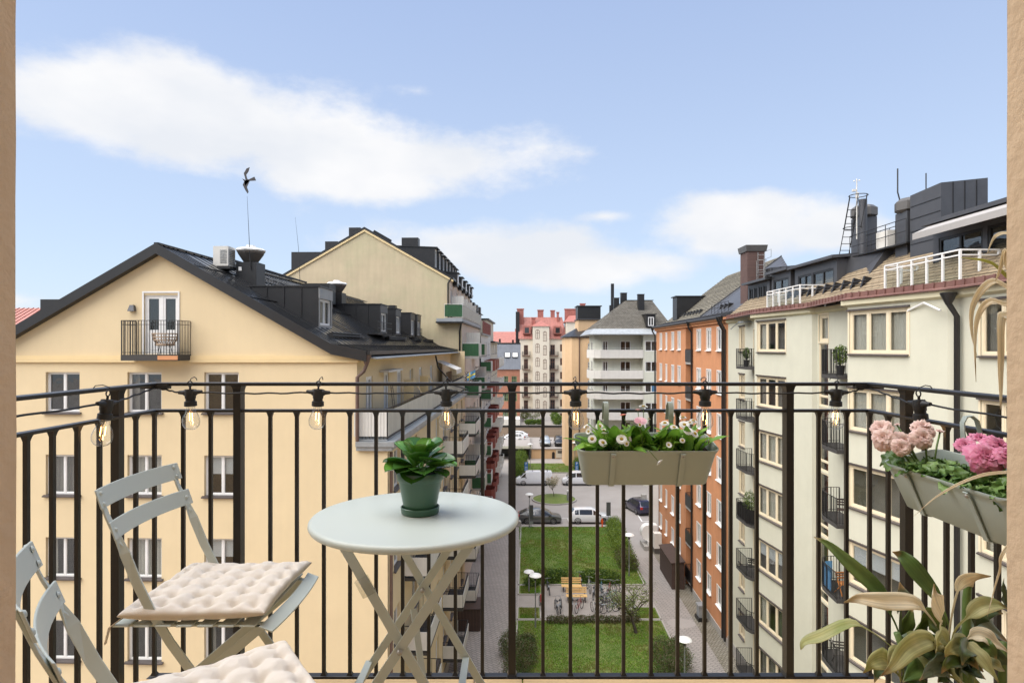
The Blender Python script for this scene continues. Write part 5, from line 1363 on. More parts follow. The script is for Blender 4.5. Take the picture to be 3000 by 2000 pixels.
mb = MB(); mb.tube([(16.5 - 13.5, 26.6 - 30, Z(4.5)), (16.5 - 13.5, 26.6 - 30, Z(6.3)), (16.42 - 13.5, 26.6 - 30, Z(6.6)), (16.42 - 13.5, 26.6 - 30, Z(7.6))], .03, 5); mb.tube([(16.9 - 13.5, 25.5 - 30, Z(5)), (16.9 - 13.5, 25.5 - 30, Z(7.1))], .025, 5); mb.build("lightning_rod", M_blackrail, gh)
MB().box(16.0 - 13.5, 16.4 - 13.5, 26.6 - 30, 27.5 - 30, Z(4.3), Z(5.0)).build("heat_pump", M_offwhite, gh)
mb = MB(); mb.hexa([(15.0 - 13.5, 27.0 - 30, Z(2.5)), (18 - 13.5, 27.0 - 30, Z(2.5)), (18 - 13.5, 30 - 30, Z(2.5)), (15.6 - 13.5, 30 - 30, Z(2.5))], [(16.2 - 13.5, 27.0 - 30, Z(4.3)), (18 - 13.5, 27.0 - 30, Z(4.3)), (18 - 13.5, 30 - 30, Z(4.3)), (15.8 - 13.5, 30 - 30, Z(4.3))]); mb.build("roof_cheek", M_greymetal, gh)
# back roof slope / ridge so nothing is open
MB().hexa([(19.5 - 13.5, 10 - 30, ZTOP), (27 - 13.5, 10 - 30, ZTOP), (27 - 13.5, 41 - 30, ZTOP), (19.5 - 13.5, 41 - 30, ZTOP)], [(19.5 - 13.5, 10 - 30, Z(4.9)), (21 - 13.5, 10 - 30, Z(5.0)), (21 - 13.5, 41 - 30, Z(5.0)), (19.5 - 13.5, 41 - 30, Z(4.9))]).build("ridge_block", M_greymetal, gh)
# rounded iron balconies in the recesses
for k in range(7):
    zf = Z(-1.1 - 2.9 * k)
    pathB = [(0, -.003), (0, -.35), (.05, -.62), (.3, -.85), (.7, -.98), (1.2, -1.02), (2.15, -1.02), (2.15, -.003)]
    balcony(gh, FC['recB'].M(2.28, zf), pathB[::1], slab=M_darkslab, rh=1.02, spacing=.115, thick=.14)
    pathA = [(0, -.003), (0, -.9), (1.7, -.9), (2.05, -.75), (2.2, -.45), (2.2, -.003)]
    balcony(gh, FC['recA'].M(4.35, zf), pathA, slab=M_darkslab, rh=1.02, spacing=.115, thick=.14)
# drainpipe on the return, floodlights
p = FC['near'].P(.18, Z(1.7), -.13)
gutter_pipe(gh, [(p.x - .28, p.y, Z(1.62)), (p.x - .28, p.y, Z(1.35)), (p.x - .02, p.y, Z(.95)), (p.x - .02, p.y, .25)], .085)
mb = MB(); q = FC['bayB'].P(3.6, Z(1.45), -.12)
mb.tube([q, q + Vector((-.05, .75, -.22))], .035, 6); mb.tube([q, q + Vector((-.05, -.85, -.3))], .035, 6); mb.build("tube_lamp", M_white, gh)
mb = MB(); q = FC['recA'].P(3.6, Z(1.5), -.3); mb.tube([q + Vector((0, 1.9, -.35)), q + Vector((0, .6, .0)), q], .03, 6); mb.box(q.x - .25, q.x + .25, q.y - .8, q.y, q.z - .05, q.z + .03); mb.build("folded_awning", M_zinc, gh)
# ------------------------------------------------------------------ mint house with wrapped balconies
ST_m = dict(mat=M_white, fw=.1, mw=.1, mull=(.5,), recess=.04, glass=M_glassfar)
mh = thing("mint_balcony_house", "pale mint house with off-white wrapped balconies under a slate hip roof", "building", (12.6, 88, 0), 0)
# local x = X - 12.6
mb = MB(); f_r = Fac((5.9, 0), (8.6, 0)); f_l = Fac((.3, 1.5), (5.9, 1.5)); f_s = Fac((-.6, 3.0), (.3, 1.5)); f_w = Fac((-.6, 9), (-.6, 3.0))
PM = 2.9; rows = [Z(-.55 - PM * k) for k in range(6)]
o_r = [(.25, z, 1.75, 1.45) for z in rows]; o_l = [(2.6, z - .1, 1.5, 1.55) for z in rows] + [(.1, z - .75, .75, 2.2) for z in rows]
o_w = [(2.2, z - .5, 1.6, 1.9) for z in rows]
wall(mb, f_r, 0, Z(1.75), o_r); wall(mb, f_l, 0, Z(1.75), o_l); wall(mb, f_s, 0, Z(1.75), []); wall(mb, f_w, 0, Z(1.75), o_w)
mb.quad((5.9, 0, 0), (5.9, 1.5, 0), (5.9, 1.5, Z(1.75)), (5.9, 0, Z(1.75))); mb.quad((8.6, 0, 0), (8.6, 10, 0), (8.6, 10, Z(1.75)), (8.6, 0, Z(1.75)))
mb.build("wall", M_mint, mh)
MB().box(-.1, 5.5, 4.0, 9, .2, Z(1.6)).box(6.2, 8.3, .7, 9, .2, Z(1.6)).build("interior", M_int, mh)
for i, o in enumerate(o_r):
    w_ = add_window(mh, f_r, *o, ST_m, curtain=['none', 'sides', 'none', 'none', 'sheer', 'none'][i])
    if i == 2: MB().box(.03, .78, .09, .1, .12, 1.35).build("blind", M_blue, w_)
for o in o_l: add_window(mh, f_l, *o, ST_m, curtain='none')
for o in o_w: add_window(mh, f_w, *o, ST_m, curtain='none')
for k in range(6):
    zf = Z(-1.35 - PM * k)
    balcony(mh, Matrix.Translation((0, 0, zf)), [(-.6, 4.4), (-1.6, 3.6), (-1.6, 2.2), (-.9, .5), (-.1, -.05), (5.88, -.05), (5.88, 1.48)], slab=M_offwhite, rail=M_white, rh=1.22, spacing=2.0, thick=.18, panels={0: M_offwhite, 1: M_offwhite, 2: M_offwhite, 3: M_offwhite, 4: M_offwhite, 5: M_offwhite}, pz=(-.18, 1.0), corrug=False)
# hip roof with flared zinc foot
mb = MB()
def ring(d, z): return [(-1.9 - d, -1.1 - d, z), (9.2 + d, -1.1 - d, z), (9.2 + d, 10, z), (-1.9 - d, 10, z)]
mb.hexa(ring(0, Z(1.75)), ring(0, Z(1.85))); mb.hexa([(-1.9, -1.1, Z(1.85)), (9.2, -1.1, Z(1.85)), (9.2, 10, Z(1.85)), (-1.9, 10, Z(1.85))], [(-1.1, -.1, Z(2.6)), (8.8, -.1, Z(2.6)), (8.8, 10, Z(2.6)), (-1.1, 10, Z(2.6))])
fo = mb.build("roof_foot", M_zinc, mh)
mb = MB(); b0 = [(-1.1, -.1), (10.2, -.1), (10.2, 10), (-1.1, 10)]; t0 = [(4.4, 5.2), (8.3, 5.2), (8.3, 6.4), (4.4, 6.4)]
mb.hexa([(*p, Z(2.6)) for p in b0], [(*p, Z(6.95)) for p in t0]); rf = mb.build("roof", M_slate_x, mh)
mb = MB()
for i in range(1, 22):
    t = i / 22; c = [tuple(Vector(b0[j]).lerp(Vector(t0[j]), t)) for j in range(4)]; z = Z(2.6 + 4.35 * t) + .02
    mb.bar((*c[0], z), (*c[1], z), .12, .04); mb.bar((*c[3], z), (*c[0], z), .12, .04)
mb.build("slate_course", M_slate_x, rf)
MB().box(4.2, 8.5, 5.1, 6.5, Z(6.95), Z(7.05)).build("ridge_cap", M_blackflat, rf)
mb = MB(); mb.box(6.3, 7.6, -.1, 3.0, Z(2.85), Z(4.6)); mb.box(6.15, 7.75, -.25, 3.2, Z(4.6), Z(4.72)); dm = mb.build("dormer", M_blackflat, rf)
add_window(dm, Fac((6.55, -.105), (7.35, -.105)), 0, Z(3.0), .8, 1.25, dict(ST_m, recess=-.02), curtain='none')
for (x, y, w, z0, z1) in ((6.3, 3.3, .9, 4.5, 7.7), (4.4, 6.8, .9, 5.5, 8.2), (3.4, 7.5, .8, 5.5, 7.5)):
    MB().box(x - w / 2, x + w / 2, y, y + .8, Z(z0), Z(z1)).box(x - w / 2 - .05, x + w / 2 + .05, y - .05, y + .85, Z(z1), Z(z1 + .08)).build("chimney", M_blackflat, rf)
gutter_pipe(mh, [(8.75, -.3, Z(1.7)), (8.75, -.3, .3)], .09, hopper=False)

# ------------------------------------------------------------------ peach house
ph_ = thing("peach_house", "peach plastered house with faceted bay and dark flat roof", "building", (8.5, 101, 0), 0)
mb = MB(); P0 = [(.15, 7), (.25, 2.0), (1.2, .3), (2.3, 0), (5.4, -1.2), (5.4, 9)]
FF = [Fac(P0[i], P0[i + 1]) for i in range(5)]
ST_p = dict(mat=M_white, fw=.08, mw=.06, mull=(.5,), trans=(.34, .67), recess=.04, glass=M_glassfar, single=True)
o4 = [(1.5, Z(-.9 - 2.95 * k), 1.25, 1.5) for k in range(6)]
for i, f in enumerate(FF): wall(mb, f, 0, Z(1.6), o4 if i == 3 else [])
mb.box(2.6, 9.5, 3.5, 9, Z(1.6), Z(4.6)); mb.build("wall", M_peach, ph_)
MB().box(1.5, 5, 2.5, 8, .2, Z(1.4)).build("interior", M_int, ph_)
for o in o4: add_window(ph_, FF[3], *o, ST_p, curtain='sides')
mb = MB(); mb.prism([(-.2, 7), (-.1, 1.8), (1.0, 0), (2.3, -.35), (5.9, -1.6), (9.5, 4), (9.5, 9)], Z(1.6), Z(1.75))
mb.add([(-.2, 7, Z(1.75)), (-.1, 1.8, Z(1.75)), (1.0, 0, Z(1.75)), (2.3, -.35, Z(1.75)), (5.9, -1.6, Z(1.75)), (9.5, 4, Z(3.0)), (5, 5, Z(3.4)), (2.6, 6.5, Z(3.3))], [(0, 1, 7), (1, 2, 7), (2, 3, 7), (3, 6, 7), (3, 4, 6), (4, 5, 6)]); mb.build("roof", M_blackflat, ph_)
MB().box(2.5, 6.3, 3.3, 7, Z(4.6), Z(6.8)).box(2.3, 6.5, 3.1, 7.2, Z(6.8), Z(6.95)).build("roof_housing", M_blackflat, ph_)
MB().box(2.4, 10, 3.2, 9.2, Z(4.6), Z(4.75)).build("upper_roof", M_greymetal, ph_)
gutter_pipe(ph_, [(2.35, -.3, Z(1.6)), (2.35, -.12, .3)], .09, M_pipebrown, hopper=True)
for (x, y, z0, z1, w) in ((9.6, 6, 3.0, 7.4, 1.0), (8.6, 6, 4, 7.2, .7), (8.9, 7, 5, 11, .5), (10.6, 6.5, 3, 7.5, 1.0)):
    MB().box(x - w / 2, x + w / 2, y, y + w, Z(z0), Z(z1)).build("chimney", M_blackflat, ph_)

# ------------------------------------------------------------------ cream house with red roof
ch_ = thing("cream_red_roof_house", "cream courtyard house with red metal roof and brown arched windows", "building", (1.85, 150, 0), 0)
ST_c = dict(mat=M_brownframe, fw=.16, mw=.14, mull=(.5,), trans=(.66,), recess=.02, glass=M_darkpane, single=True, curtains=False)
fA = Fac((0, 0), (3.1, 0)); fB = Fac((3.1, -1.6), (7.0, -1.6)); fC = Fac((7.0, 0), (11.0, 0)); fB0 = Fac((3.1, 0), (3.1, -1.6)); fB1 = Fac((7.0, -1.6), (7.0, 0)); fD = Fac((11.0, -2), (14.5, -2)); fD0 = Fac((11.0, 0), (11.0, -2))
mb = MB(); PC = 3.3
oA = [(1.0, Z(-1.0 - PC * k - .9), 1.0, 2.4) for k in range(6)]; oC = [(.35, Z(-1.0 - PC * k - .9), 1.1, 2.5) for k in range(6)] + [(2.7, Z(-1.0 - PC * k), .8, 1.7) for k in range(6)]
wall(mb, fA, 0, Z(2.0), oA, reveal=.2); wall(mb, fB, 0, Z(5.0), [], reveal=.2); wall(mb, fC, 0, Z(2.0), oC, reveal=.2); wall(mb, fB0, 0, Z(5.0), []); wall(mb, fB1, 0, Z(5.0), []); wall(mb, fD, 0, Z(6.0), []); wall(mb, fD0, 0, Z(6.0), [])
mb.quad((14.5, -2, 0), (14.5, 8, 0), (14.5, 8, Z(6)), (14.5, -2, Z(6)))
mb.build("wall", M_cream, ch_)
MB().box(.3, 10.8, 1.0, 7, .2, Z(1.5)).build("interior", M_int, ch_)
for o in oA: add_window(ch_, fA, *o, ST_c)
for o in oC: add_window(ch_, fC, *o, ST_c)
for k in range(7):
    arch_window(ch_, fB, .65, Z(2.0 - PC * k), .95, 2.2, M_brownframe); arch_window(ch_, fB, 2.45, Z(1.4 - PC * k), .85, 2.4, M_brownframe)
for k in range(6):
    for f, u, w in ((fA, .6, 1.9), (fC, .2, 2.0)):
        balcony(ch_, f.M(u, Z(-2.0 - PC * k)), [(0, -.003), (0, -.9), (w, -.9), (w, -.003)], slab=M_brownframe, rh=1.0, spacing=.22, thick=.12, br=.02)
mb = MB()
mb.hexa([(-.3, -.4, Z(2.0)), (11.3, -.4, Z(2.0)), (11.3, 8, Z(2.0)), (-.3, 8, Z(2.0))], [(-.2, 4, Z(7.4)), (10.5, 4, Z(7.4)), (10.5, 5, Z(7.4)), (-.2, 5, Z(7.4))])
mb.add([(2.8, -1.9, Z(5.0)), (7.3, -1.9, Z(5.0)), (7.3, 2.0, Z(5.2)), (2.8, 2.0, Z(5.2)), (5.05, .8, Z(6.4))], [(0, 1, 4), (1, 2, 4), (2, 3, 4), (3, 0, 4)])
mb.hexa([(10.7, -2.4, Z(6.0)), (16, -2.4, Z(6.0)), (16, 8, Z(6.0)), (10.7, 8, Z(6.0))], [(12, 1, Z(7.6)), (16, 1, Z(7.9)), (16, 5, Z(7.9)), (12, 5, Z(7.6))])
rf = mb.build("roof", M_redroof, ch_)
mb = MB()
for i in range(18): mb.bar((-.2 + i * .64, -.42, Z(2.05)), (-.15 + i * .62, 4, Z(7.45)), .06, .08)
mb.build("seam", M_redroof, rf)
for (x, y, w, z) in ((0.2, 2.5, 1.6, 9.2), (5.2, 4, 1.4, 9.0), (8.2, 4, 1.0, 8.9), (9.4, 3, .5, 8.4), (3.4, 1.5, .9, 7.0), (12.6, 3, 3, 9.2), (15.5, 3, 1.2, 10.5)):
    MB().box(x - w / 2, x + w / 2, y, y + 1, Z(3.5), Z(z)).box(x - w / 2 - .12, x + w / 2 + .12, y - .12, y + 1.12, Z(z), Z(z + .25)).build("chimney", M_redroof, rf)
for (x, z) in ((1.7, 3.2), (9.1, 3.2)):
    mb = MB(); mb.box(x - .9, x + .9, -.3, 2, Z(z), Z(z + 1.9)); dm = mb.build("dormer", M_redroof, rf); MB().box(x - .5, x + .5, -.34, -.302, Z(z + .2), Z(z + 1.5)).build("dormer_window", M_darkpane, dm)
MB().box(-.95, -.02, 1, 2.2, 0, Z(8.6)).build("fire_wall_pillar", M_blackflat, ch_)

# ------------------------------------------------------------------ brick house with slate mansard
bh = thing("brick_mansard_house", "low red brick house with blue-grey mansard roof and skylights", "building", (-2.6, 130, 0), 0)
f = Fac((-1.5, 0), (4.25, 0)); ob = [(2.2, Z(-7.6 - 3.6 * k), 1.1, 1.6) for k in range(3)] + [(4.0, Z(-7.6 - 3.6 * k), 1.1, 1.6) for k in range(3)]
M_greenframe = mat("green_window_paint", (.16, .24, .10), .5, var=.1)
mb = MB(); wall(mb, f, 0, Z(-4.6), ob); mb.quad((-1.5, 0, 0), (-1.5, 8, 0), (-1.5, 8, Z(-4.6)), (-1.5, 0, Z(-4.6))); mb.quad((4.25, 0, 0), (4.25, 8, 0), (4.25, 8, Z(-4.6)), (4.25, 0, Z(-4.6))); mb.build("wall", M_brickred, bh)
MB().box(-1, 4, .8, 7, .2, Z(-5)).build("interior", M_int, bh)
ST_b = dict(mat=M_greenframe, fw=.1, mw=.08, mull=(.33, .67), trans=(.5,), recess=.05, glass=M_darkpane, single=True, curtains=False)
for o in ob: add_window(bh, f, *o, ST_b)
M_bluegrey = mat("bluegrey_sheet", (.115, .125, .145), .5, metal=.3, var=.15, scale=1)
mb = MB(); mb.hexa([(-1.8, -.3, Z(-4.6)), (4.4, -.3, Z(-4.6)), (4.4, 8, Z(-4.6)), (-1.8, 8, Z(-4.6))], [(-1.8, 2.6, Z(.7)), (4.4, 2.6, Z(.7)), (4.4, 7, Z(.7)), (-1.8, 7, Z(.7))]); rf = mb.build("roof", M_bluegrey, bh)
mb = MB()
for i in range(11): mb.bar((-1.6 + i * .6, -.32, Z(-4.55)), (-1.6 + i * .6, 2.58, Z(.72)), .05, .07)
mb.build("seam", M_bluegrey, rf)
for x in (1.0, 2.6):
    mb = MB(); mb.hexa([(x, .6, Z(-3.1)), (x + 1.3, .6, Z(-3.1)), (x + 1.3, 1.0, Z(-3.0)), (x, 1.0, Z(-3.0))], [(x, 1.5, Z(-1.1)), (x + 1.3, 1.5, Z(-1.1)), (x + 1.3, 2.0, Z(-1.0)), (x, 2.0, Z(-1.0))]); s_ = mb.build("skylight", M_blackflat, rf)
    MB().quad((x + .15, .72, Z(-2.0)), (x + 1.15, .72, Z(-2.0)), (x + 1.15, 1.3, Z(-1.15)), (x + .15, 1.3, Z(-1.15))).build("skylight_pane", M_white, s_)
MB().box(-1.8, 4.4, 2.5, 7, Z(.7), Z(.95)).box(-.2, .2, 3, 3.5, Z(.9), Z(1.8)).box(2.6, 3.0, 3, 3.5, Z(.9), Z(1.6)).build("roof_edge", M_blackflat, bh)
dh = thing("distant_red_roof_house", "distant red roofed house showing above the brick mansard house", "building", (-2, 205, 0), 0)
MB().box(-7, 9, 0, 10, 0, Z(1.5)).build("wall", M_cream, dh); MB().hexa([(-7.3, -.4, Z(1.5)), (9.3, -.4, Z(1.5)), (9.3, 10, Z(1.5)), (-7.3, 10, Z(1.5))], [(-7, 4, Z(5.2)), (9, 4, Z(5.2)), (9, 6, Z(5.2)), (-7, 6, Z(5.2))]).build("roof", M_redroof, dh)
MB().box(3, 4.4, 4, 5, Z(4), Z(6.2)).build("chimney", M_redroof, dh)

# ------------------------------------------------------------------ garage with parking deck, retaining fence, terrace
ga = thing("parking_garage", "low beige half-sunken garage with parking deck on top", "garage", (3.5, 109.5, 0), 0)
MB().box(-.1, 12, .0, 22, 0, 1.62).build("wall", M_peach, ga); MB().box(-.2, 12.1, -.12, 22, 1.62, 1.8).build("deck", M_asphalt, ga)
MB().box(4.2, 6.6, -.05, -.003, .15, 1.55).build("garage_door", M_cream, ga); MB().box(4.5, 6.3, -.08, -.053, .95, 1.4).build("grille", M_zincdark, ga)
mb = MB(); mb.extrude([(3.5, -.04, 0), (4.0, -.04, 0), (4.0, -.04, .9)] + [(3.75 + .25 * math.cos(R(a)), -.04, .9 + .3 * math.sin(R(a))) for a in range(15, 180, 15)] + [(3.5, -.04, .9)], (0, .03, 0)); mb.build("arched_door", M_blackflat, ga)
cn = thing("garage_canopy", "flat pale edged canopy roof beside the beige garage", "canopy", (0, 109.5, 0), 0)
MB().box(-5, 3.35, -1.1, 10, 1.9, 2.3).build("roof", M_asphalt, cn); MB().box(-5.05, 3.4, -1.2, -1.102, 1.95, 2.4).build("fascia", M_mint, cn); MB().box(-5.0, 2.2, 2.5, 9, 0.02, 1.89).build("inside_shade", M_blackflat, cn)  # black block set back under the roof: shade inside put into its colour
for x in (-3.0, 0.4, 3.0): MB().box(x - .12, x + .12, -.8, -.56, 0, 1.9).build("post", M_blackflat, cn)
MB().box(-5, 3.35, 10, 24, 1.2, 1.79).build("deck", M_asphalt, cn)
fe = thing("plank_retaining_fence", "tall brown vertical plank fence behind the parking deck", "fence", (0, 123.2, 1.8), 0)
board_row(fe, (-5.5, 0, 0), (10.6, 0, 0), .02, 1.95, 54, M_oldwood, .05, "plank")
MB().box(-5.6, 10.7, -.12, .2, 1.96, 2.3).build("coping", M_blackflat, fe)
te = struct(MB().box(-7, 11, 123.5, 149, 0, 4.0).build("terrace_garden", M_gravel))
MB().box(-6, 1.6, 124.2, 129.6, 4.02, 5.2).build("terrace_block", M_offwhite, te)
hedge("shrub", "clipped box hedge planter on the terrace above the plank fence", [(4.2, 125, 4.6, .9, .4, .55), (5.6, 125, 4.6, .9, .4, .55), (3.2, 125, 4.6, .7, .4, .5)], 4000, [D_, D_, B_], .16)
hedge("shrub", "loose green shrub on the terrace next to the peach house", [(9.2, 125.5, 5.0, .9, .8, 1.1), (8.6, 126.5, 5.5, .8, .8, 1.3)], 3500, [D_, B_], .18)
hedge("shrub", "bare reddish shrub on the terrace in front of the arched windows", [(4.4, 130, 5.6, 1.8, .6, 1.0), (2.6, 130, 5.4, 1.0, .6, .9)], 3000, [W_, W_, B_], .14)

# own house: the wall with the balcony door the photograph is taken through
M_tan = mat("tan_roughcast", (.80, .585, .37), .95, var=.04, scale=9, bump=.18, bscale=70, dirt=(.70, .50, .31), dirt_amt=.4)
oh = thing("own_house_wall", "tan roughcast plaster wall framing the balcony door opening", "wall", (0, .6, 0))
def rough_block(x0, x1, inner):
    """jamb whose arris is slightly uneven, as trowelled"""
    mb = MB(); n = 60; z0, z1 = CZ - 1.4, CZ + 1.9; vs = []
    for i in range(n + 1):
        z = z0 + (z1 - z0) * i / n; d = .0012 * noise.noise((inner, z * 6, 0)) + .0008 * noise.noise((inner, z * 22, 3))
        xi = inner + d; xo = x0 if inner == x1 else x1
        vs += [(xo, -.45, z), (xi, -.45, z), (xi, -.012, z), (xi + math.copysign(.012, inner), 0, z), (xo, 0, z)]
    fs = []
    for i in range(n):
        for j in range(5):
            fs.append((i * 5 + j, i * 5 + (j + 1) % 5, (i + 1) * 5 + (j + 1) % 5, (i + 1) * 5 + j))
    mb.add(vs, fs); return mb
for (a, b, inn) in ((-24, -.4670, -.4670), (.4662, 18, .4662)):
    rough_block(a, b, inn).build("jamb", M_tan, oh)
MB().box(-24, 18, -.45, 0, CZ + 1.9, CZ + 4.0).box(-24, 18, -.45, 0, 0, CZ - 1.4).build("wall", M_tan, oh)
M_room = mat("room_paint", (.62, .58, .52), .9, var=.03); M_parq = mat("oak_parquet", (.30, .19, .10), .5, var=.2, scale=3, stretch=(1, 8, 1))
rm = struct(MB().box(-2.6, 2.6, -3.6, -3.5, CZ - 1.25, CZ - .5).box(-2.6, 2.6, -3.6, -3.5, CZ + 1.3, CZ + 1.6).box(-2.6, -2.0, -3.6, -3.5, CZ - .5, CZ + 1.3).box(2.0, 2.6, -3.6, -3.5, CZ - .5, CZ + 1.3).box(-2.7, -2.6, -3.5, .148, CZ - 1.25, CZ + 1.6).box(2.6, 2.7, -3.5, .148, CZ - 1.25, CZ + 1.6).build("room_wall", M_room))  # unseen back wall; its window opening is added to let light onto the jambs
struct(MB().box(-2.7, 2.7, -3.6, .148, CZ + 1.61, CZ + 1.7).build("room_ceiling", M_room)); struct(MB().box(-2.7, 2.7, -3.6, .60, CZ - 1.35, CZ - 1.26).build("room_floor", M_parq))
# ------------------------------------------------------------------ vehicles
def paint(name, col, metal=.0, rough=.25): return mat(name, col, rough, metal=metal, var=.02, scale=2, coat=.8)
M_cwhite = paint("white_car_paint", (.74, .75, .76)); M_cgrey = paint("grey_car_paint", (.16, .165, .165), .6, .3); M_cblack = paint("black_car_paint", (.018, .018, .022), .3); M_cpurple = paint("dark_violet_car_paint", (.03, .025, .06), .4)
M_cglass = mat("tinted_car_glass", (.02, .022, .024), .05, var=.1, spec=.8); M_rim = mat("alloy_rim", (.25, .25, .26), .35, metal=.8, var=.1); M_trim = mat("black_car_trim", (.02, .02, .02), .55, var=.1)
M_tail = mat("tail_lamp_red", (.45, .015, .01), .2, var=.05); M_head = mat("headlamp_glass", (.55, .57, .6), .1, var=.05)
def car(name, label, loc, rz, prof, paint_m, L=4.65, Wd=1.86, wheel=.34, axles=(.19, .81), glass=None, roofbox=None, group=None):
    """prof: (x, z_bottom, z_belt, z_roof, half width at roof); x from rear 0 to front 1; the greenhouse is where z_roof > z_belt"""
    root = thing(name, label, "car" if "van" not in name and "bus" not in name else "van", loc, rz, group)
    hw = Wd / 2; mb = MB(); rings = []
    for (x, zb, zbelt, zr, hr) in prof:
        X = (x - .5) * L; e = 1 - .22 * max(0, abs(x - .5) * 2 - .82) / .18
        h = hw * e
        rings.append([(X, -h * .93, zb), (X, -h, zb + .12), (X, -h, (zb + zbelt) * .55), (X, -h * .965, zbelt), (X, -hr * e, zr - .03), (X, -hr * e * .86, zr), (X, hr * e * .86, zr), (X, hr * e, zr - .03), (X, h * .965, zbelt), (X, h, (zb + zbelt) * .55), (X, h, zb + .12), (X, h * .93, zb)])
    n = 12; vs = [p for r in rings for p in r]; fs = []
    for i in range(len(rings) - 1):
        for j in range(n): fs.append((i * n + j, i * n + (j + 1) % n, (i + 1) * n + (j + 1) % n, (i + 1) * n + j))
    fs += [tuple(range(n)), tuple(range((len(rings) - 1) * n, len(rings) * n))]
    mb.add(vs, fs); body = mb.build("body", paint_m, root, 35)
    # glazing: the quads between belt and roof, slightly proud
    g = glass or []
    for (i, j, side) in g:
        m2 = MB()
        def lerp(a, b, t): return tuple(a[k] + (b[k] - a[k]) * t for k in range(3))
        if side in ('L', 'R'):
            for s_ in ((1,) if side == 'L' else (-1,)):
                pass
            for (b0, r0) in (((3, 4),) if side == 'R' else ((8, 7),)):
                A_ = lerp(rings[i][b0], rings[i][r0], .1); B2 = lerp(rings[j][b0], rings[j][r0], .1); C_ = lerp(rings[j][b0], rings[j][r0], .9); D2 = lerp(rings[i][b0], rings[i][r0], .9)
                sg = -1 if side == 'R' else 1
                q = [(p[0], p[1] + sg * .012, p[2]) for p in (A_, B2, C_, D2)]
                # inset along the length so pillars stay painted
                q = [lerp(q[0], q[1], .05), lerp(q[1], q[0], .05), lerp(q[2], q[3], .05), lerp(q[3], q[2], .05)]
                m2.extrude(q, (0, -sg * .008, 0))
            m2.build("side_window", M_cglass, root)
        else:
            a, b = rings[i], rings[j]
            q = [lerp(a[4], a[7], .06), lerp(a[4], a[7], .94), lerp(b[4], b[7], .94), lerp(b[4], b[7], .06)]
            if side == 'F' or side == 'B':
                q = [lerp(a[5], a[6], -.02), lerp(a[5], a[6], 1.02), lerp(b[5], b[6], 1.02), lerp(b[5], b[6], -.02)]
                d = .05; q = [lerp(q[0], q[3], d), lerp(q[1], q[2], d), lerp(q[2], q[1], d), lerp(q[3], q[0], d)]
            nn = (Vector(q[1]) - Vector(q[0])).cross(Vector(q[3]) - Vector(q[0])).normalized()
            if nn.z < 0: nn = -nn
            m2.extrude([Vector(p) + nn * .014 for p in q], -nn * .008)
            m2.build("windscreen" if side == 'F' else "rear_window", M_cglass, root)
    for ax in axles:
        for s_ in (-1, 1):
            y0 = s_ * (hw - .11)
            Mx = Matrix.Translation(((ax - .5) * L, y0, wheel)) @ Matrix.Rotation(R(90), 4, 'X')
            w = link("wheel", cached(('tyre', wheel), lambda: MB().lathe([(.001, -.1), (wheel * .62, -.1), (wheel * .68, -.115), (wheel, -.09), (wheel, .09), (wheel * .68, .115), (wheel * .62, .1), (.001, .1)], 24).mesh("wheel", M_rubber, 40)), root, Mx)
            def rimm():
                m3 = MB()
                for sz in (-1, 1):
                    for k in range(5):
                        a = R(72 * k); m3.bar((.05 * math.cos(a), .05 * math.sin(a), sz * .108), (wheel * .62 * math.cos(a), wheel * .62 * math.sin(a), sz * .112), .07, .012)
                    m3.lathe([(wheel * .56, sz * .104), (wheel * .56, sz * .118), (wheel * .66, sz * .118), (wheel * .66, sz * .104)], 20)
                    m3.lathe([(.07, sz * .1), (.06, sz * .12), (.001, sz * .122)], 10)
                return m3.mesh("rim", M_rim)
            link("rim", cached(('rim', wheel), rimm), w)
            # dark wheel arch
            MB().lathe([(wheel * 1.12, s_ * .0), (wheel * 1.12, s_ * .004), (wheel * .9, s_ * .004)], 22).build("wheel_arch", M_trim, root, None, Matrix.Translation(((ax - .5) * L, s_ * (hw + .002), wheel * 1.02)) @ Matrix.Rotation(R(-90), 4, 'X'))
    zf = prof[-1][2]; xf = L / 2
    for s_ in (-1, 1):
        MB().box(xf - .28, xf - .02, s_ * hw * .62 - .16, s_ * hw * .62 + .16, zf - .16, zf - .04).build("headlight", M_head, root)
        MB().box(-xf - .01, -xf + .18, s_ * hw * .66 - .14, s_ * hw * .66 + .14, prof[0][2] - .18, prof[0][2] + .08).build("tail_light", M_tail, root)
        MB().box(L * .5 * .42, L * .5 * .42 + .12, s_ * (hw + .1) - .09, s_ * (hw + .1) + .09, prof[4][2] - .02, prof[4][2] + .12).build("mirror", M_trim, root)
    MB().box(xf - .05, xf + .015, -hw * .55, hw * .55, .32, .5).build("grille", M_trim, root)
    MB().box(-xf * .96, xf * .96, -hw * .9, hw * .9, .16, .26).build("underbody", M_trim, root)
    if roofbox: roofbox(root)
    return root
SUV = [(0, .38, .95, 1.0, .80), (.03, .26, 1.0, 1.1, .8), (.12, .22, 1.0, 1.55, .62), (.22, .22, .99, 1.63, .62), (.55, .22, .97, 1.62, .62), (.66, .22, .96, 1.40, .66), (.76, .22, .95, .99, .80), (.95, .24, .80, .86, .8), (1.0, .34, .66, .70, .72)]
SUVG = [(2, 3, 'L'), (3, 4, 'L'), (4, 6, 'L'), (2, 3, 'R'), (3, 4, 'R'), (4, 6, 'R'), (4, 6, 'F'), (1, 2, 'B')]
FAST = [(0, .4, .92, .98, .78), (.03, .28, 1.02, 1.08, .78), (.2, .2, 1.0, 1.45, .58), (.4, .2, .98, 1.61, .58), (.55, .2, .95, 1.60, .58), (.66, .2, .93, 1.36, .62), (.78, .2, .90, .95, .78), (.95, .22, .74, .80, .78), (1.0, .32, .60, .64, .70)]
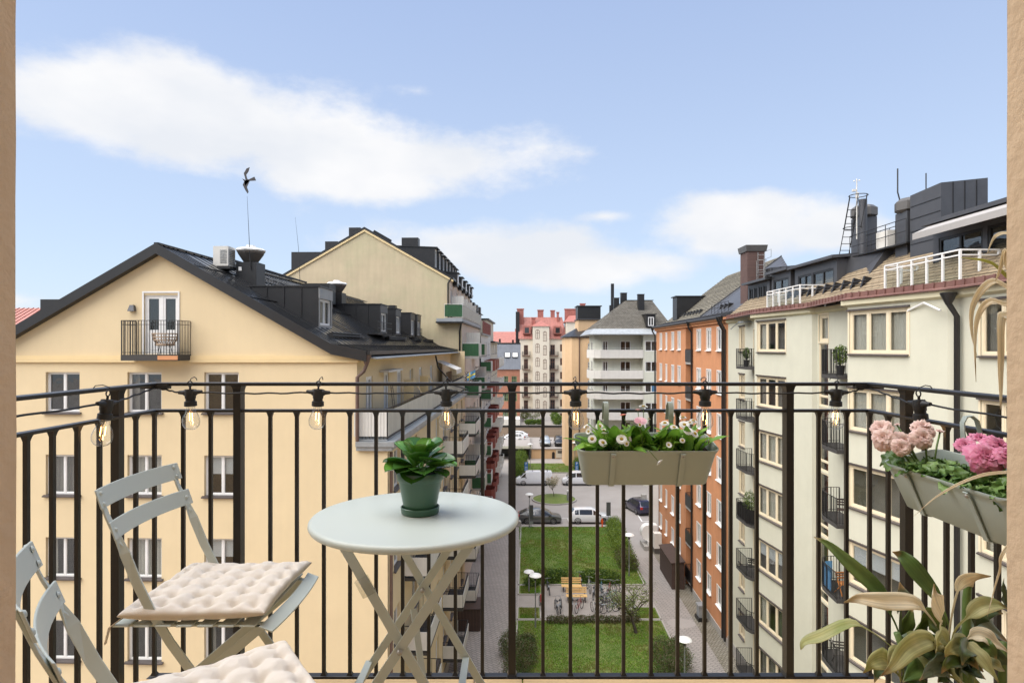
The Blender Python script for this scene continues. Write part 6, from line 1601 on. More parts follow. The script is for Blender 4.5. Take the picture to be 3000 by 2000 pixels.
FASTG = [(2, 3, 'L'), (3, 4, 'L'), (4, 6, 'L'), (2, 3, 'R'), (3, 4, 'R'), (4, 6, 'R'), (4, 6, 'F'), (1, 2, 'B')]
VAN = [(0, .4, 1.15, 1.84, .74), (.015, .3, 1.15, 1.92, .76), (.2, .26, 1.14, 1.95, .76), (.6, .26, 1.12, 1.95, .76), (.72, .26, 1.10, 1.90, .76), (.80, .26, 1.08, 1.55, .78), (.88, .26, 1.06, 1.16, .84), (.97, .28, .88, .96, .82), (1.0, .36, .70, .76, .76)]
VANG = [(4, 6, 'L'), (4, 6, 'R'), (4, 6, 'F')]
def at_g(px, py): v = Gp(px, py); return v
car("parked_car", "grey sloping-roofed car parked at the lawn edge", (3.1, 69.8, 0), 0, FAST, M_cgrey, 4.75, 1.9, glass=FASTG, group="cars parked along the lawn edge")
car("parked_car", "white estate-like SUV parked at the lawn edge by the orange stake", (8.7, 69.8, 0), 0, SUV, M_cwhite, 4.65, 1.88, glass=SUVG, group="cars parked along the lawn edge")
def rack(root):
    for x in (-1.0, 0.2, -1.9):
        MB().box(x - .03, x + .03, -.7, .7, 1.98, 2.05).box(x - .03, x + .03, -.66, -.6, 1.93, 2.15).build("roof_bar", M_trim, root)
    for k in range(7):
        m2 = MB(); m2.box(-1.9 + k * .13, -1.82 + k * .13, -.975, -.958, 1.38, 1.5 if k % 2 else 1.46); m2.build("lettering", M_blue, root)
v1 = car("delivery_van", "white panel van with roof bars facing left by the blue sign", (3.1, 89.0, 0), R(180), VAN, M_cwhite, 5.1, 1.92, .34, (.2, .80), VANG, rack)
car("microbus", "white rounded microbus parked behind the round planted island", (9.5, 89.0, 0), R(180), [(a, b, c, d * .96, e) for a, b, c, d, e in VAN], M_cwhite, 4.75, 1.95, .36, (.2, .82), [(1, 2, 'L'), (2, 3, 'L'), (3, 4, 'L'), (4, 6, 'L'), (1, 2, 'R'), (2, 3, 'R'), (3, 4, 'R'), (4, 6, 'R'), (4, 6, 'F')])
dv = car("parked_car", "dark violet estate car seen from behind beside the terracotta house", (15.0, 74.5, 0), R(104), SUV, M_cpurple, 4.7, 1.88, glass=SUVG)
car("parked_car", "white SUV seen from behind on the parking deck by the canopy", (.0, 117.3, 1.805), R(180), SUV, M_cwhite, 4.7, 1.9, glass=SUVG, group="cars on the parking deck")
car("parked_car", "white car half hidden behind the white SUV on the parking deck", (.9, 120.6, 1.805), R(180), FAST, M_cwhite, 4.5, 1.85, glass=FASTG, group="cars on the parking deck")
car("parked_car", "pale silver car facing the deck edge of the garage", (6.0, 113.2, 1.805), R(-90), SUV, paint("silver_car_paint", (.42, .45, .47), .5, .3), 4.5, 1.85, glass=SUVG, group="cars on the parking deck")
car("parked_car", "black car facing the deck edge of the garage", (8.6, 113.2, 1.805), R(-90), SUV, M_cblack, 4.5, 1.85, glass=SUVG, group="cars on the parking deck")

# ------------------------------------------------------------------ lamps, signs, stakes, stones
M_lampwhite = mat("lamp_opal", (.72, .72, .69), .4, var=.03)
M_galv = mat("galvanised_steel", (.30, .31, .31), .5, metal=.6, var=.12, scale=6)
def lamp(loc, h, label, s=1.0):
    r = thing("mushroom_lamp_post", label, "lamp post", loc, 0, "mushroom lamp posts")
    MB().tube([(0, 0, 0), (0, 0, 1.0), (0, 0, 1.02), (0, 0, h - .25)], [.06, .06, .04, .04], 8).build("pole", M_galv, r, 40)
    MB().lathe([(.05, h - .35), (.09, h - .3), (.09, h - .12), (.05, h - .08)], 12).build("lamp_body", M_zincdark, r, 40)
    MB().lathe([(.12, h - .06), (.40 * s, h - .06), (.44 * s, h - .02), (.38 * s, h + .06), (.2 * s, h + .13), (.01, h + .16)], 24).build("lamp_shade", M_lampwhite, r, 50)
    return r
lamp((Gp(1569, 1846).x, 43.3, .1), 3.6, "tall grey mushroom lamp post at the near left corner of the bicycle yard")
p = Gp(1540, 1760); lamp((1.35, 49.6, .1), 1.6, "short pale mushroom lamp in the shrub above the bicycle yard", .95)
lamp((Gp(1551, 1550).x, 67.2, .1), 3.6, "mushroom lamp post with a sign panel beside the grey car")
lamp((Gp(1836, 1690).x + .2, 53.0, 0), 3.6, "mushroom lamp post standing in the brown end of the hedge")
lamp((Gp(1553, 1372).x, 100, 0), 4.0, "slim mushroom lamp post in the green bush before the garage")
lamp((Gp(1685, 1372).x, 101, .1), 4.0, "slim mushroom lamp post on the small lawn behind the microbus")
lamp((9.75, 35.3, .1), 2.9, "mushroom lamp with pale shade over the near corner of the lawn", .95)
M_sign = mat("blue_sign", (.03, .16, .40), .4, var=.03); M_dsign = mat("grey_sign_back", (.10, .105, .105), .5, metal=.3, var=.1)
def psign(x, y, label):
    r = thing("parking_sign", label, "sign", (x, y, 0))
    MB().tube([(0, 0, 0), (0, 0, 2.6)], .03, 6).build("pole", M_galv, r)
    MB().box(-.25, .25, -.05, -.032, .9, 2.55).build("sign_plate", M_sign, r)
    m2 = MB(); m2.box(-.09, -.03, -.062, -.051, 2.12, 2.48); m2.box(-.03, .1, -.062, -.051, 2.42, 2.48); m2.box(-.03, .1, -.062, -.051, 2.27, 2.33); m2.box(.06, .12, -.062, -.051, 2.33, 2.42); m2.build("letter_p", M_white, r)
    m2 = MB()
    for i in range(4): m2.box(-.17, .17, -.06, -.051, 1.05 + i * .25, 1.12 + i * .25)
    m2.build("small_print", M_white, r)
psign(2.1, 92.4, "tall blue parking sign with white P between bush and van"); psign(9.6, 92.6, "tall blue parking sign behind the microbus")
for (x, y, lab) in ((2.05, 67.35, "tall grey backed sign panel fixed beside the lamp post at the grey car"), (Gp(1787, 1545).x, 68.6, "tall grey backed sign panel standing at the hedge end by the white SUV")):
    r = thing("sign_panel", lab, "sign", (x, y, 0)); MB().tube([(0, .06, 0), (0, .06, 2.5)], .03, 6).build("pole", M_galv, r)
    MB().box(-.24, .24, 0, .02, 1.0, 2.5).build("sign_plate", M_dsign, r); MB().box(-.24, .24, 0, .02, .45, .75).build("lower_plate", M_zinc, r)
st = thing("orange_stake", "short orange marker stake at the lawn edge by the white SUV", "stake", (Gp(1765, 1548).x, 67.4, .1))
MB().box(-.07, .07, -.03, .03, 0, .95).box(-.12, .12, -.02, .02, .45, .75).build("board", mat("orange_paint", (.75, .10, .02), .6), st)
MB().tube([(0, .04, -.1), (0, .04, .9)], .02, 5).build("post", M_galv, st)
for (x, y, lab) in ((Gp(1518, 1540).x + .0, 68.2, "square stone block at the corner of the lawn by the grey car"), (Gp(1884, 1458).x, 80.5, "square stone block at the far lawn corner past the violet car"), (6.2, 34.9, "small grey stone block lying in the near lawn")):
    o = bevel(MB().box(-.3, .3, -.3, .3, 0, .6).build("stone_block", M_kerb), .05); o.location = (x, y, 0); o.rotation_euler = (0, 0, .2); tag(o, lab, "stone")
bo = thing("bollard", "grey post standing on the round planted island", "bollard", (Gp(1663, 1470).x, 78.7, .1)); MB().tube([(0, 0, 0), (0, 0, 1.2)], .12, 10).build("post", M_galv, bo, 40); MB().lathe([(.13, 1.2), (.16, 1.25), (.14, 1.4), (.01, 1.42)], 12).build("cap", M_lampwhite, bo, 40)
bx_ = thing("bin_box", "dark brown boarded bin box against the yellow house side", "shed", (-3.1, 43.5, 0)); board_row(bx_, (-.9, -.6, 0), (.9, -.6, 0), .02, 1.5, 8, M_brownboard); board_row(bx_, (.9, -.6, 0), (.9, 1.4, 0), .02, 1.5, 9, M_brownboard); MB().box(-.88, .88, -.58, 1.38, .01, 1.48).build("core", M_brownframe, bx_); MB().box(-.95, .95, -.66, 1.45, 1.5, 1.56).build("lid", M_brownboard, bx_)

# ------------------------------------------------------------------ picnic tables, bicycles
def bench(loc, rz, label):
    r = thing("park_bench", label, "bench", loc, rz, "benches in the bicycle yard")
    me = cached(('slat',), lambda: MB().box(-.8, .8, -.055, .055, -.02, .02).mesh("slat", M_benchwood))
    for i, (y, z, rx) in enumerate(((-.2, .45, 0), (-.07, .45, 0), (.06, .45, 0), (.19, .45, 0), (.3, .62, 78), (.33, .78, 78), (.36, .93, 78))): link("slat", me, r, Matrix.Translation((0, y, z)) @ Matrix.Rotation(R(rx), 4, 'X'))
    for x in (-.65, .65): MB().bar((x, -.2, 0), (x, -.2, .43), .04, .04).bar((x, .22, 0), (x, .38, .98), .04, .04).bar((x, -.22, .42), (x, .26, .42), .04, .03).build("leg", M_blackrail, r)
bench((4.75, 49.9, .03), 0, "light wood bench further from the lamp in the bicycle yard")
bench((4.95, 47.9, .03), 0, "light wood bench among the parked bicycles in the yard")
M_bikes = [mat("bicycle_paint_%d" % i, c, .4, var=.05) for i, c in enumerate(((.02, .02, .022), (.05, .06, .07), (.25, .27, .28), (.06, .22, .26), (.3, .03, .03), (.5, .5, .48)))]
def bicycle_mesh(m):
    fr_ = MB(); r = .017
    for a, b in (((-.52, 0, .35), (-.1, 0, .3)), ((-.1, 0, .3), (-.22, 0, .82)), ((-.52, 0, .35), (-.2, 0, .72)), ((-.1, 0, .3), (.36, 0, .72)), ((-.2, 0, .74), (.34, 0, .84)), ((.34, 0, .9), (.40, 0, .62)), ((.40, 0, .62), (.52, 0, .35))): fr_.tube([a, b], r, 5)
    return fr_.mesh("frame", m)
wheel_me = MB()
wheel_me.tube([(.335 * math.cos(R(20 * i)), 0, .335 * math.sin(R(20 * i))) for i in range(19)], .02, 5, cap=False)
for i in range(8): wheel_me.tube([(0, 0, 0), (.33 * math.cos(R(45 * i)), 0, .33 * math.sin(R(45 * i)))], .004, 3)
wheel_me = wheel_me.mesh("wheel", M_rubber)
hb = MB(); hb.tube([(.33, 0, .88), (.33, 0, 1.02)], .014, 5); hb.tube([(.2, -.3, 1.05), (.34, -.14, 1.04), (.34, .14, 1.04), (.2, .3, 1.05)], .015, 5); hb = hb.mesh("handlebar", M_galv)
sd_ = MB(); sd_.add([(-.36, -.09, .92), (-.36, .09, .92), (-.1, .025, .93), (-.1, -.025, .93), (-.34, -.06, .86), (-.34, .06, .86), (-.12, .02, .89), (-.12, -.02, .89)], [(0, 1, 2, 3), (4, 5, 6, 7), (0, 1, 5, 4), (1, 2, 6, 5), (2, 3, 7, 6), (3, 0, 4, 7)]); sd_.tube([(-.22, 0, .8), (-.24, 0, .88)], .014, 5); sd_ = sd_.mesh("saddle", M_trim)
rk = MB().box(-.75, -.35, -.06, .06, .71, .725).tube([(-.7, 0, .71), (-.52, 0, .35)], .01, 4).tube([(-.2, -.1, .05), (-.1, 0, .28)], .01, 4).mesh("rear_rack", M_galv)
rb = random.Random(3)
bspots = [(2.15, 46.6, 100), (3.25, 46.0, 97), (3.65, 46.2, 80), (4.4, 46.3, 92), (5.0, 46.2, 65), (6.0, 45.6, 95), (6.5, 46.6, 60), (6.85, 46.3, 50), (7.2, 45.9, 20), (7.6, 46.3, 35), (8.05, 45.9, 100), (8.5, 46.0, 80), (8.95, 45.8, 95), (6.4, 48.6, 70), (6.75, 48.2, 110), (7.0, 49.4, 85), (7.6, 49.3, 70), (6.1, 49.9, 95), (8.4, 49.2, 110), (2.9, 49.6, 100), (7.1, 47.6, 35), (7.7, 47.9, 20), (5.6, 51.0, 90), (6.9, 50.6, 80)]
blabels = {0: "black bicycle with red saddle cover leaning by the tall lamp post", 13: None}
for i, (x, y, a) in enumerate(bspots):
    c = i % 6
    where = "next to the thin budding tree" if x > 8.0 and y < 47 else "in the row by the brown twig border" if y < 46.8 and x > 5.4 else "beside the tall lamp post in the gravel yard" if y < 46.8 else "leaning at the end of the nearer bench" if y < 49 else "under the dark shrubs behind the benches"
    lab = "bicycle with red child seat beside the tall lamp post" if i == 0 else ["black", "dark grey", "silver", "teal", "red", "white"][c] + " framed bicycle " + where
    r = thing("bicycle", lab, "bicycle", (x, y, .035), R(a) + rb.uniform(-.1, .1), "bicycles parked in the gravel yard")
    r.rotation_euler = (R(rb.uniform(-8, 8)), 0, r.rotation_euler.z)
    link("frame", cached(('bk', c), lambda: bicycle_mesh(M_bikes[c])), r)
    link("wheel", wheel_me, r, Matrix.Translation((-.52, 0, .35))); link("wheel", wheel_me, r, Matrix.Translation((.52, 0, .35)))
    link("handlebar", hb, r); link("saddle", sd_, r); link("rear_rack", rk, r)
    if i == 0: MB().hexa([(-.62, -.14, .72), (-.3, -.14, .72), (-.3, .14, .72), (-.62, .14, .72)], [(-.68, -.15, 1.3), (-.58, -.15, 1.3), (-.58, .15, 1.3), (-.68, .15, 1.3)]).build("child_seat", mat("red_plastic", (.5, .02, .03), .45), r)
# the black-grey and same-coloured ones share labels on purpose: nothing but place tells them apart

# ------------------------------------------------------------------ trees
def tree(name, label, loc, h, trunk_h, spread, nleaf, lmats, lsize, seed, r0=.12, levels=3, droop=.0, nb=7, clump=6, shell=0.25, zscale=1.0):
    rr = random.Random(seed); root = thing(name, label, "tree", loc)
    mb = MB(); tips = []
    def grow(p, d, L, r, lev):
        pts = [p]; q = p.copy(); dd = d.copy()
        for s in range(4):
            dd = (dd + Vector((rr.uniform(-.22, .22), rr.uniform(-.22, .22), rr.uniform(-.1, .16) - droop * (lev > 0)))).normalized()
            q = q + dd * (L / 4); pts.append(q.copy())
            if lev >= 1: tips.append(q.copy())
        mb.tube(pts, [r * (1 - .16 * i) for i in range(5)], 6 if lev < 2 else 4)
        if lev < levels:
            k = nb if lev == 0 else rr.randint(3, 4)
            for i in range(k):
                t = rr.uniform(.45, 1.0) if lev else rr.uniform(.8, 1.0)
                base = pts[min(4, int(t * 4))]; a = rr.uniform(0, 6.28) if lev else 6.28 * i / k + rr.uniform(-.3, .3)
                out = Vector((math.cos(a), math.sin(a), rr.uniform(.25, .9) * zscale))
                nd = (dd * .35 + out).normalized()
                grow(base, nd, L * rr.uniform(.5, .72) if lev else spread * rr.uniform(.7, 1.05), r * .5, lev + 1)
    grow(Vector((0, 0, 0)), Vector((rr.uniform(-.05, .05), 0, 1)), trunk_h, r0, 0)
    mb.build("trunk", M_bark, root, 60)
    T = np.array([tuple(t) for t in tips]); idx = rs.randint(0, len(T), nleaf)
    C = T[idx] + rs.normal(0, shell, (nleaf, 3))
    tri_mesh("crown", leaf_tris(C, lsize), lmats, root, rs.randint(0, len(lmats), nleaf))
    return root
L_bud = leaf_mat("spring_bud_leaf", (.14, .19, .04), (.2, .24, .06), .5, .35, scale=3); L_bl = leaf_mat("blossom_petal", (.70, .62, .52), (.60, .50, .36), .6, .35, scale=3)
tp = Gp(1874, 1858)
tree("budding_tree", "small budding tree with thin yellow-green crown beside the side lane", (tp.x - .25, tp.y, .1), 5.0, 1.7, 1.9, 2600, [L_bud, L_bud, B_], .075, 4, .13, nb=7, shell=.16, droop=.02, zscale=.8)
tree("blossom_tree", "slender white blossoming tree growing on the round island", (5.4, 80.4, .3), 4.6, 1.2, 1.5, 2200, [L_bl, L_bl, L_bl, L_bud], .09, 9, .05, nb=7, shell=.14, zscale=2.6)

# ------------------------------------------------------------------ things standing on the sage house's balconies
def on_balcony(which, k, x, y, rz=0.0):
    u0 = 2.28 if which == 'recB' else 4.35
    return Matrix.Translation((13.5, 30, 0)) @ FC[which].M(u0 + x, CZ - 1.1 - 2.9 * k, y) @ Matrix.Rotation(rz, 4, 'Z')
M_blackpot = mat("black_plant_pot", (.02, .02, .02), .5, var=.1)
def pot_plant(which, k, x, y, label, h=.9, r=.3, n=700, mats=None):
    o = thing("potted_shrub", label, "potted plant"); o.matrix_basis = on_balcony(which, k, x, y)
    MB().lathe([(.001, 0), (.13, 0), (.17, .36), (.175, .38), (.15, .38), (.001, .34)], 16).build("pot", M_blackpot, o, 40)
    m2 = MB(); rr = random.Random(k * 7 + int(x * 10))
    for i in range(6):
        a = rr.uniform(0, 6.28); m2.tube([(0, 0, .3), (.1 * math.cos(a), .1 * math.sin(a), .3 + h * .4), (r * .7 * math.cos(a), r * .7 * math.sin(a), .3 + h * .8)], [.012, .008, .004], 4)
    m2.build("stem", M_bark, o)
    C = rs.normal(0, 1, (n, 3)); C /= np.linalg.norm(C, axis=1)[:, None]; C *= rs.uniform(.2, 1, (n, 1)) ** .5 * np.array([r, r, h * .45]); C[:, 2] += .35 + h * .5
    tri_mesh("foliage", leaf_tris(C, .07), mats or [B_, D_], o, rs.randint(0, 2, n))
pot_plant('recB', 0, 1.6, -.65, "green grassy plant in a black pot on the top recessed balcony")
pot_plant('recA', 0, .7, -.55, "small leafy plant with red blooms on the top end balcony", .8, .22, 500)
pot_plant('recA', 3, 1.2, -.5, "tall airy shrub growing above a dark clad end balcony", 1.5, .42, 900, [L_bud, D_])
pot_plant('recB', 5, .6, -.6, "low bushy plant on the lowest recessed balcony in view", .6, .25, 400)
def deck_chair(which, k, x, y, rz, label, m):
    o = thing("folding_chair", label, "chair"); o.matrix_basis = on_balcony(which, k, x, y, rz)
    for sx in (-.22, .22):
        MB().bar((sx, -.25, 0), (sx, .22, .85), .03, .03).build("leg", m, o); MB().bar((sx, .25, 0), (sx, -.2, .45), .03, .03).build("leg", m, o)
    for i in range(5): MB().box(-.22, .22, -.22 + i * .085, -.15 + i * .085, .44, .46).build("seat_slat", m, o)
    for i in range(3): MB().bar((-.22, .1 + i * .045, .62 + i * .09), (.22, .1 + i * .045, .62 + i * .09), .012, .06).build("back_slat", m, o)
deck_chair('recB', 2, 1.5, -.5, R(70), "brown folding chair on the third recessed balcony", M_brownboard)
deck_chair('recB', 3, 1.55, -.5, R(100), "orange wooden chair on the fourth recessed balcony", mat("orange_wood", (.45, .17, .04), .6, var=.1))
deck_chair('recA', 4, 1.4, -.5, R(60), "dark folding chair on the fifth end balcony", M_blackflat)
deck_chair('recB', 4, 1.3, -.55, R(80), "grey folding chair on the fifth recessed balcony", M_zincdark)
for which, k, lab, m in (('recB', 3, "blue cloth windbreak tied inside the fourth recessed balcony railing", M_blue), ('recA', 3, "black slatted cladding tied round the tall shrub's balcony", M_blackflat)):
    o = MB()
    if which == 'recB':
        pts_ = [(.03, -.3), (.09, -.6), (.32, -.8), (.7, -.93), (1.2, -.97), (1.5, -.97)]
    else: pts_ = [(.05, -.1), (.05, -.85), (1.68, -.85), (2.0, -.7), (2.14, -.42)]
    for a, b in zip(pts_[:-1], pts_[1:]): corr(o, a, b, .08, .82, .09, .012)
    ob_ = o.build("windbreak", m); ob_.matrix_basis = on_balcony(which, k, 0, 0); tag(ob_, lab, "windbreak")
# ------------------------------------------------------------------ the balcony itself
DK = CZ - 1.190           # deck level
DK0 = CZ - 1.215          # level the furniture heights were measured from
YF, XS = 2.28, 1.305      # front railing plane and side railing planes
dk = struct(MB().box(-1.36, 1.36, .605, 2.25, DK - .16, DK - .032).build("balcony_slab", M_slab))
M_deck = rand_color(mat("pine_decking", (.62, .43, .22), .75, var=.16, scale=2.5, stretch=(1.2, 22, 22), bump=.12, bscale=18), .1)
me_d = {}
bw = .118; n = 14
for i in range(n):
    y1 = 2.245 - i * bw; y0 = y1 - bw + .006
    cuts = [-1.34, (-.255 if i % 2 else -.04), 1.34] if i else [-1.34, -.035, 1.34]
    if i == 0: cuts = [-1.34, -.135, .038, 1.34]
    for a, b in zip(cuts[:-1], cuts[1:]):
        o = bevel(MB().box(a + .002, b - .002, y0, y1, DK - .03, DK).build("deck_board", M_deck, dk), .003)
M_rail = mat("black_powder_coat", (.012, .0105, .0095), .38, var=.12, scale=30, bump=.05, bscale=120)
rl = thing("balcony_railing", "black steel railing with round corners enclosing the wooden balcony", "railing", (0, YF, DK))
def RL(x, y, z): return (x, y - YF, z - DK)
zt, zm, zb_ = CZ - .134, CZ - .231, CZ - 1.199
def rail_part(name, p, q, w, h): return bevel(MB().bar(RL(*p), RL(*q), w, h).build(name, M_rail, rl), .0025)
YB = .62
for nm, z, w, h in (("top_rail", zt, .045, .0115), ("middle_rail", zm, .030, .010), ("bottom_rail", zb_, .030, .012)):
    rail_part(nm, (-XS - w / 2, YF, z), (XS + w / 2, YF, z), w, h)
    for s in (-1, 1): rail_part(nm, (s * XS, YF - w / 2, z), (s * XS, YB, z), w, h)
def baluster_mesh(w, d, z1, flare=.0055):
    mb = MB()
    zs = [(zb_ + .004, flare), (zb_ + .016, 0), (z1 - .018, 0), (z1 - .006, flare * .5), (z1, flare)]
    vs = []
    for z, f in zs:
        a, b = w / 2 + f, d / 2 + f
        vs += [(-a, -b, z - DK), (a, -b, z - DK), (a, b, z - DK), (-a, b, z - DK)]
    fs = []
    for i in range(4):
        for j in range(4): fs.append((i * 4 + j, i * 4 + (j + 1) % 4, i * 4 + 4 + (j + 1) % 4, i * 4 + 4 + j))
    mb.add(vs, fs); return mb.mesh("baluster", M_rail)
bm_ = baluster_mesh(.0122, .0122, zm - .0045); pm_ = baluster_mesh(.0265, .038, zt - .005); pms = baluster_mesh(.027, .030, zt - .005)
for px in (421, 484, 621, 682, 744, 804, 864, 925, 985, 1046, 1108, 1247, 1310, 1372, 1432, 1495, 1556, 1618, 1678, 1738, 1880, 1944):
    x = (px * 1.27551 - PX) * YF / F; link("baluster", bm_, rl, Matrix.Translation((x, 0, 0)))
for px in (549, 1176, 1810): link("post", pm_, rl, Matrix.Translation(((px * 1.27551 - PX) * YF / F, 0, 0)))
for s in (-1, 1):
    link("baluster", bm_, rl, Matrix.Translation((s * XS, 0, 0)))
    for k, y in enumerate((2.167, 1.976, 1.876, 1.774, 1.679, 1.58, 1.48, 1.38, 1.28, 1.18, 1.08, .98, .88, .78)): link("baluster", bm_, rl, Matrix.Translation((s * XS, y - YF, 0)))
    link("post", pms, rl, Matrix.Translation((s * XS, 2.066 - YF, 0)))
# ------------------------------------------------------------------ string lights
M_sock = mat("black_rubber_socket", (.012, .012, .012), .5, var=.1, scale=20)
M_bulb = glass_mat("bulb_glass", (.975, .975, .97), .075, .0, 1.6)
def bulb_rim(m):
    """blown glass looks denser towards its outline, where the wall is seen edge-on"""
    nt = m.node_tree; N = nt.nodes; L = nt.links
    tr = [n for n in N if n.type == 'BSDF_TRANSPARENT'][0]; lw = N.new("ShaderNodeLayerWeight"); pw = N.new("ShaderNodeMath"); pw.operation = 'POWER'; pw.inputs[1].default_value = 3.2; L.new(lw.outputs["Facing"], pw.inputs[0])
    mx = N.new("ShaderNodeMix"); mx.data_type = 'RGBA'; mx.inputs[6].default_value = (.97, .97, .96, 1); mx.inputs[7].default_value = (.30, .30, .29, 1)
    L.new(pw.outputs[0], mx.inputs[0]); L.new(mx.outputs[2], tr.inputs[0])
bulb_rim(M_bulb)
M_fil = emit_mat("glowing_filament", (1.0, .50, .14), 6.0)
M_brass = mat("filament_post", (.4, .38, .34), .4, metal=.6, var=.05)
sl = thing("string_lights", "black festoon string lights with clear glass bulbs hung along the railing", "string lights", (0, YF, zt))
def SLp(v): return (v[0], v[1] - YF, v[2] - zt)
YL = YF - .03
zsk = CZ - .163
socks = []
for px in (437, 731, 1024.5, 1321.5, 1619.5, 1921): socks.append((Vector(((px * 1.27551 - PX) * YL / F, YL, zsk)), 0, 0))
lb = Vector((-1.262, 1.945, zsk - .012)); rbv = Vector((1.262, 1.935, zsk - .012))
socks = [(lb, R(86), R(-9))] + socks + [(rbv, R(-80), R(9))]
def socket_mesh():
    mb = MB(); mb.tube([(-.042, 0, .002), (-.025, 0, .001), (-.02, 0, 0), (.02, 0, 0), (.025, 0, .001), (.042, 0, .002)], [.006, .008, .012, .012, .008, .006], 10)
    mb.lathe([(.001, .012), (.017, .012), (.019, .0), (.0185, -.02), (.0165, -.022), (.0165, -.030), (.021, -.032), (.0215, -.048), (.016, -.05), (.001, -.05)], 18)
    mb.tube([(0, 0, .01), (0, 0, .024)], .004, 6); mb.tube([(.009 * math.cos(R(30 * i)), 0, .032 + .009 * math.sin(R(30 * i))) for i in range(13)], .0022, 6)
    return mb.mesh("socket", M_sock, 50)
skm = socket_mesh()
blb = MB().lathe([(.0135, -.046), (.0145, -.056), (.018, -.068), (.025, -.082), (.0292, -.096), (.030, -.105), (.028, -.117), (.021, -.127), (.011, -.1325), (.0005, -.134)], 28).mesh("bulb", M_bulb, 180)
filp = []
fm_ = MB()
for (x, y, s) in ((-.006, .003, -1), (.006, -.003, 1)): fm_.tube([(x, y, -.072), (x * 1.1, y, -.1)], .0013, 6)
fm_.tube([(.002, 0, -.1), (.007, .002, -.107), (.004, 0, -.114)], .0011, 6)
fm_ = fm_.mesh("filament", M_fil)
stm = MB().lathe([(.010, -.046), (.007, -.06), (.003, -.068), (.001, -.069)], 10).tube([(-.004, 0, -.062), (-.006, .003, -.073)], .0006, 4).tube([(.004, 0, -.062), (.006, -.003, -.073)], .0006, 4).mesh("filament_stem", M_bulb, 60)
hk = MB().tube([(0, 0, .040), (.004, .0, .05), (.004, .024, .055), (.0, .045, .05), (0, .05, .042)], .0016, 5).mesh("hook", M_sock)
for i, (p, rz, rx) in enumerate(socks):
    Ms = Matrix.Translation(SLp(p)) @ Matrix.Rotation(rz, 4, 'Z') @ Matrix.Rotation(random.Random(i).uniform(-.05, .05), 4, 'Y') @ Matrix.Rotation(random.Random(i + 50).uniform(-.03, .03) + (.12 if i in (0, 7) else 0), 4, 'X')
    s = link("socket", skm, sl, Ms); b = link("bulb", blb, sl, Ms); link("filament", fm_, b); link("filament_stem", stm, b); link("hook", hk, s)
def cable(p, q, sag, name="cable"):
    p = Vector(p); q = Vector(q); pts = []
    for i in range(17):
        t = i / 16; v = p.lerp(q, t); v.z -= sag * 4 * t * (1 - t) + .0015 * math.sin(t * 23 + p.x * 9); v.y += .002 * math.sin(t * 14); pts.append(SLp(v))
    MB().tube(pts, .0032, 6).build(name, M_sock, sl, 180)
ends = [(Vector(p) - Matrix.Rotation(rz, 3, 'Z') @ Vector((.04, 0, 0)), Vector(p) + Matrix.Rotation(rz, 3, 'Z') @ Vector((.04, 0, 0))) for p, rz, rx in socks]
for i in range(1, 6): cable(ends[i][1], ends[i + 1][0], .003 if i != 3 else .001)
cl, crn = Vector((-1.29, 2.262, CZ - .146)), Vector((1.29, 2.262, CZ - .146))
cable(cl, ends[1][0], .0); cable(ends[6][1], crn, .0)
cable(ends[0][1], cl, .0); cable(crn, ends[7][0], 0)
cable(Vector((-1.27, 1.0, CZ - .17)), ends[0][0], .004); cable(ends[7][1], Vector((1.27, 1.0, CZ - .18)), .004)
for c in (cl, crn):
    o = MB().box(-.05, .05, -.012, .012, -.004, .012).build("cable_tie", M_sock, sl, None, Matrix.Translation(SLp(c)))

# ------------------------------------------------------------------ bistro table
M_sage = mat("sage_enamel", (.50, .545, .50), .38, var=.015, scale=3, bump=.02, bscale=200)
tz = CZ - .49 - DK        # table top height
tb = thing("bistro_table", "round pale sage green folding metal bistro table with crossed legs", "table", (-.283, 1.836, DK))
RT = .302
MB().lathe([(.001, tz), (RT - .012, tz), (RT - .004, tz - .002), (RT, tz - .007), (RT + .001, tz - .014), (RT - .003, tz - .021), (RT - .009, tz - .023), (RT - .012, tz - .012), (.001, tz - .012)], 96).build("table_top", M_sage, tb, 50)
M_sageleg = M_sage
zp = CZ - .80 - DK; x0 = -.012
for v in (-.18, .236):
    yo = v
    for s, xt, xb in ((1, -.178, .222), (-1, .182, -.278)):
        mb = MB(); yy = yo + s * .006
        dirv = Vector((xb - xt, 0, -(tz - .03))).normalized()
        mb.bar((xt, yy, tz - .016), (xb, yy, .0), .006, .026, (0, 0, 1))
        bevel(mb.build("leg", M_sageleg, tb), .0015)
    m2 = MB().lathe([(.001, .012), (.006, .010), (.008, .004), (.008, 0)], 12); m2.build("rivet", M_brass, tb, 60, Matrix.Translation((x0, yo - .012, zp)) @ Matrix.Rotation(R(90), 4, 'X'))
    for xr in (-.172, .176):
        MB().lathe([(.001, .006), (.006, .005), (.008, 0)], 12).build("rivet", M_brass, tb, 60, Matrix.Translation((xr, yo - .012, tz - .03)) @ Matrix.Rotation(R(90), 4, 'X'))
# cross bars joining the leg pairs, catch
for (x, z) in ((.13, .16), (-.19, .15), (-.16, tz - .05), (.165, tz - .05)):
    MB().bar((x, -.18, z), (x, .236, z), .022, .006).build("stretcher", M_sageleg, tb)
MB().bar((-.03, .15, .36), (.05, .0, .0), .02, .006).build("brace", M_sage, tb)
MB().bar((-.118, -.18, tz - .122), (-.094, -.18, tz - .165), .014, .036).build("catch", glass_mat("clear_plastic", (.85, .85, .82), .1, .2), tb)

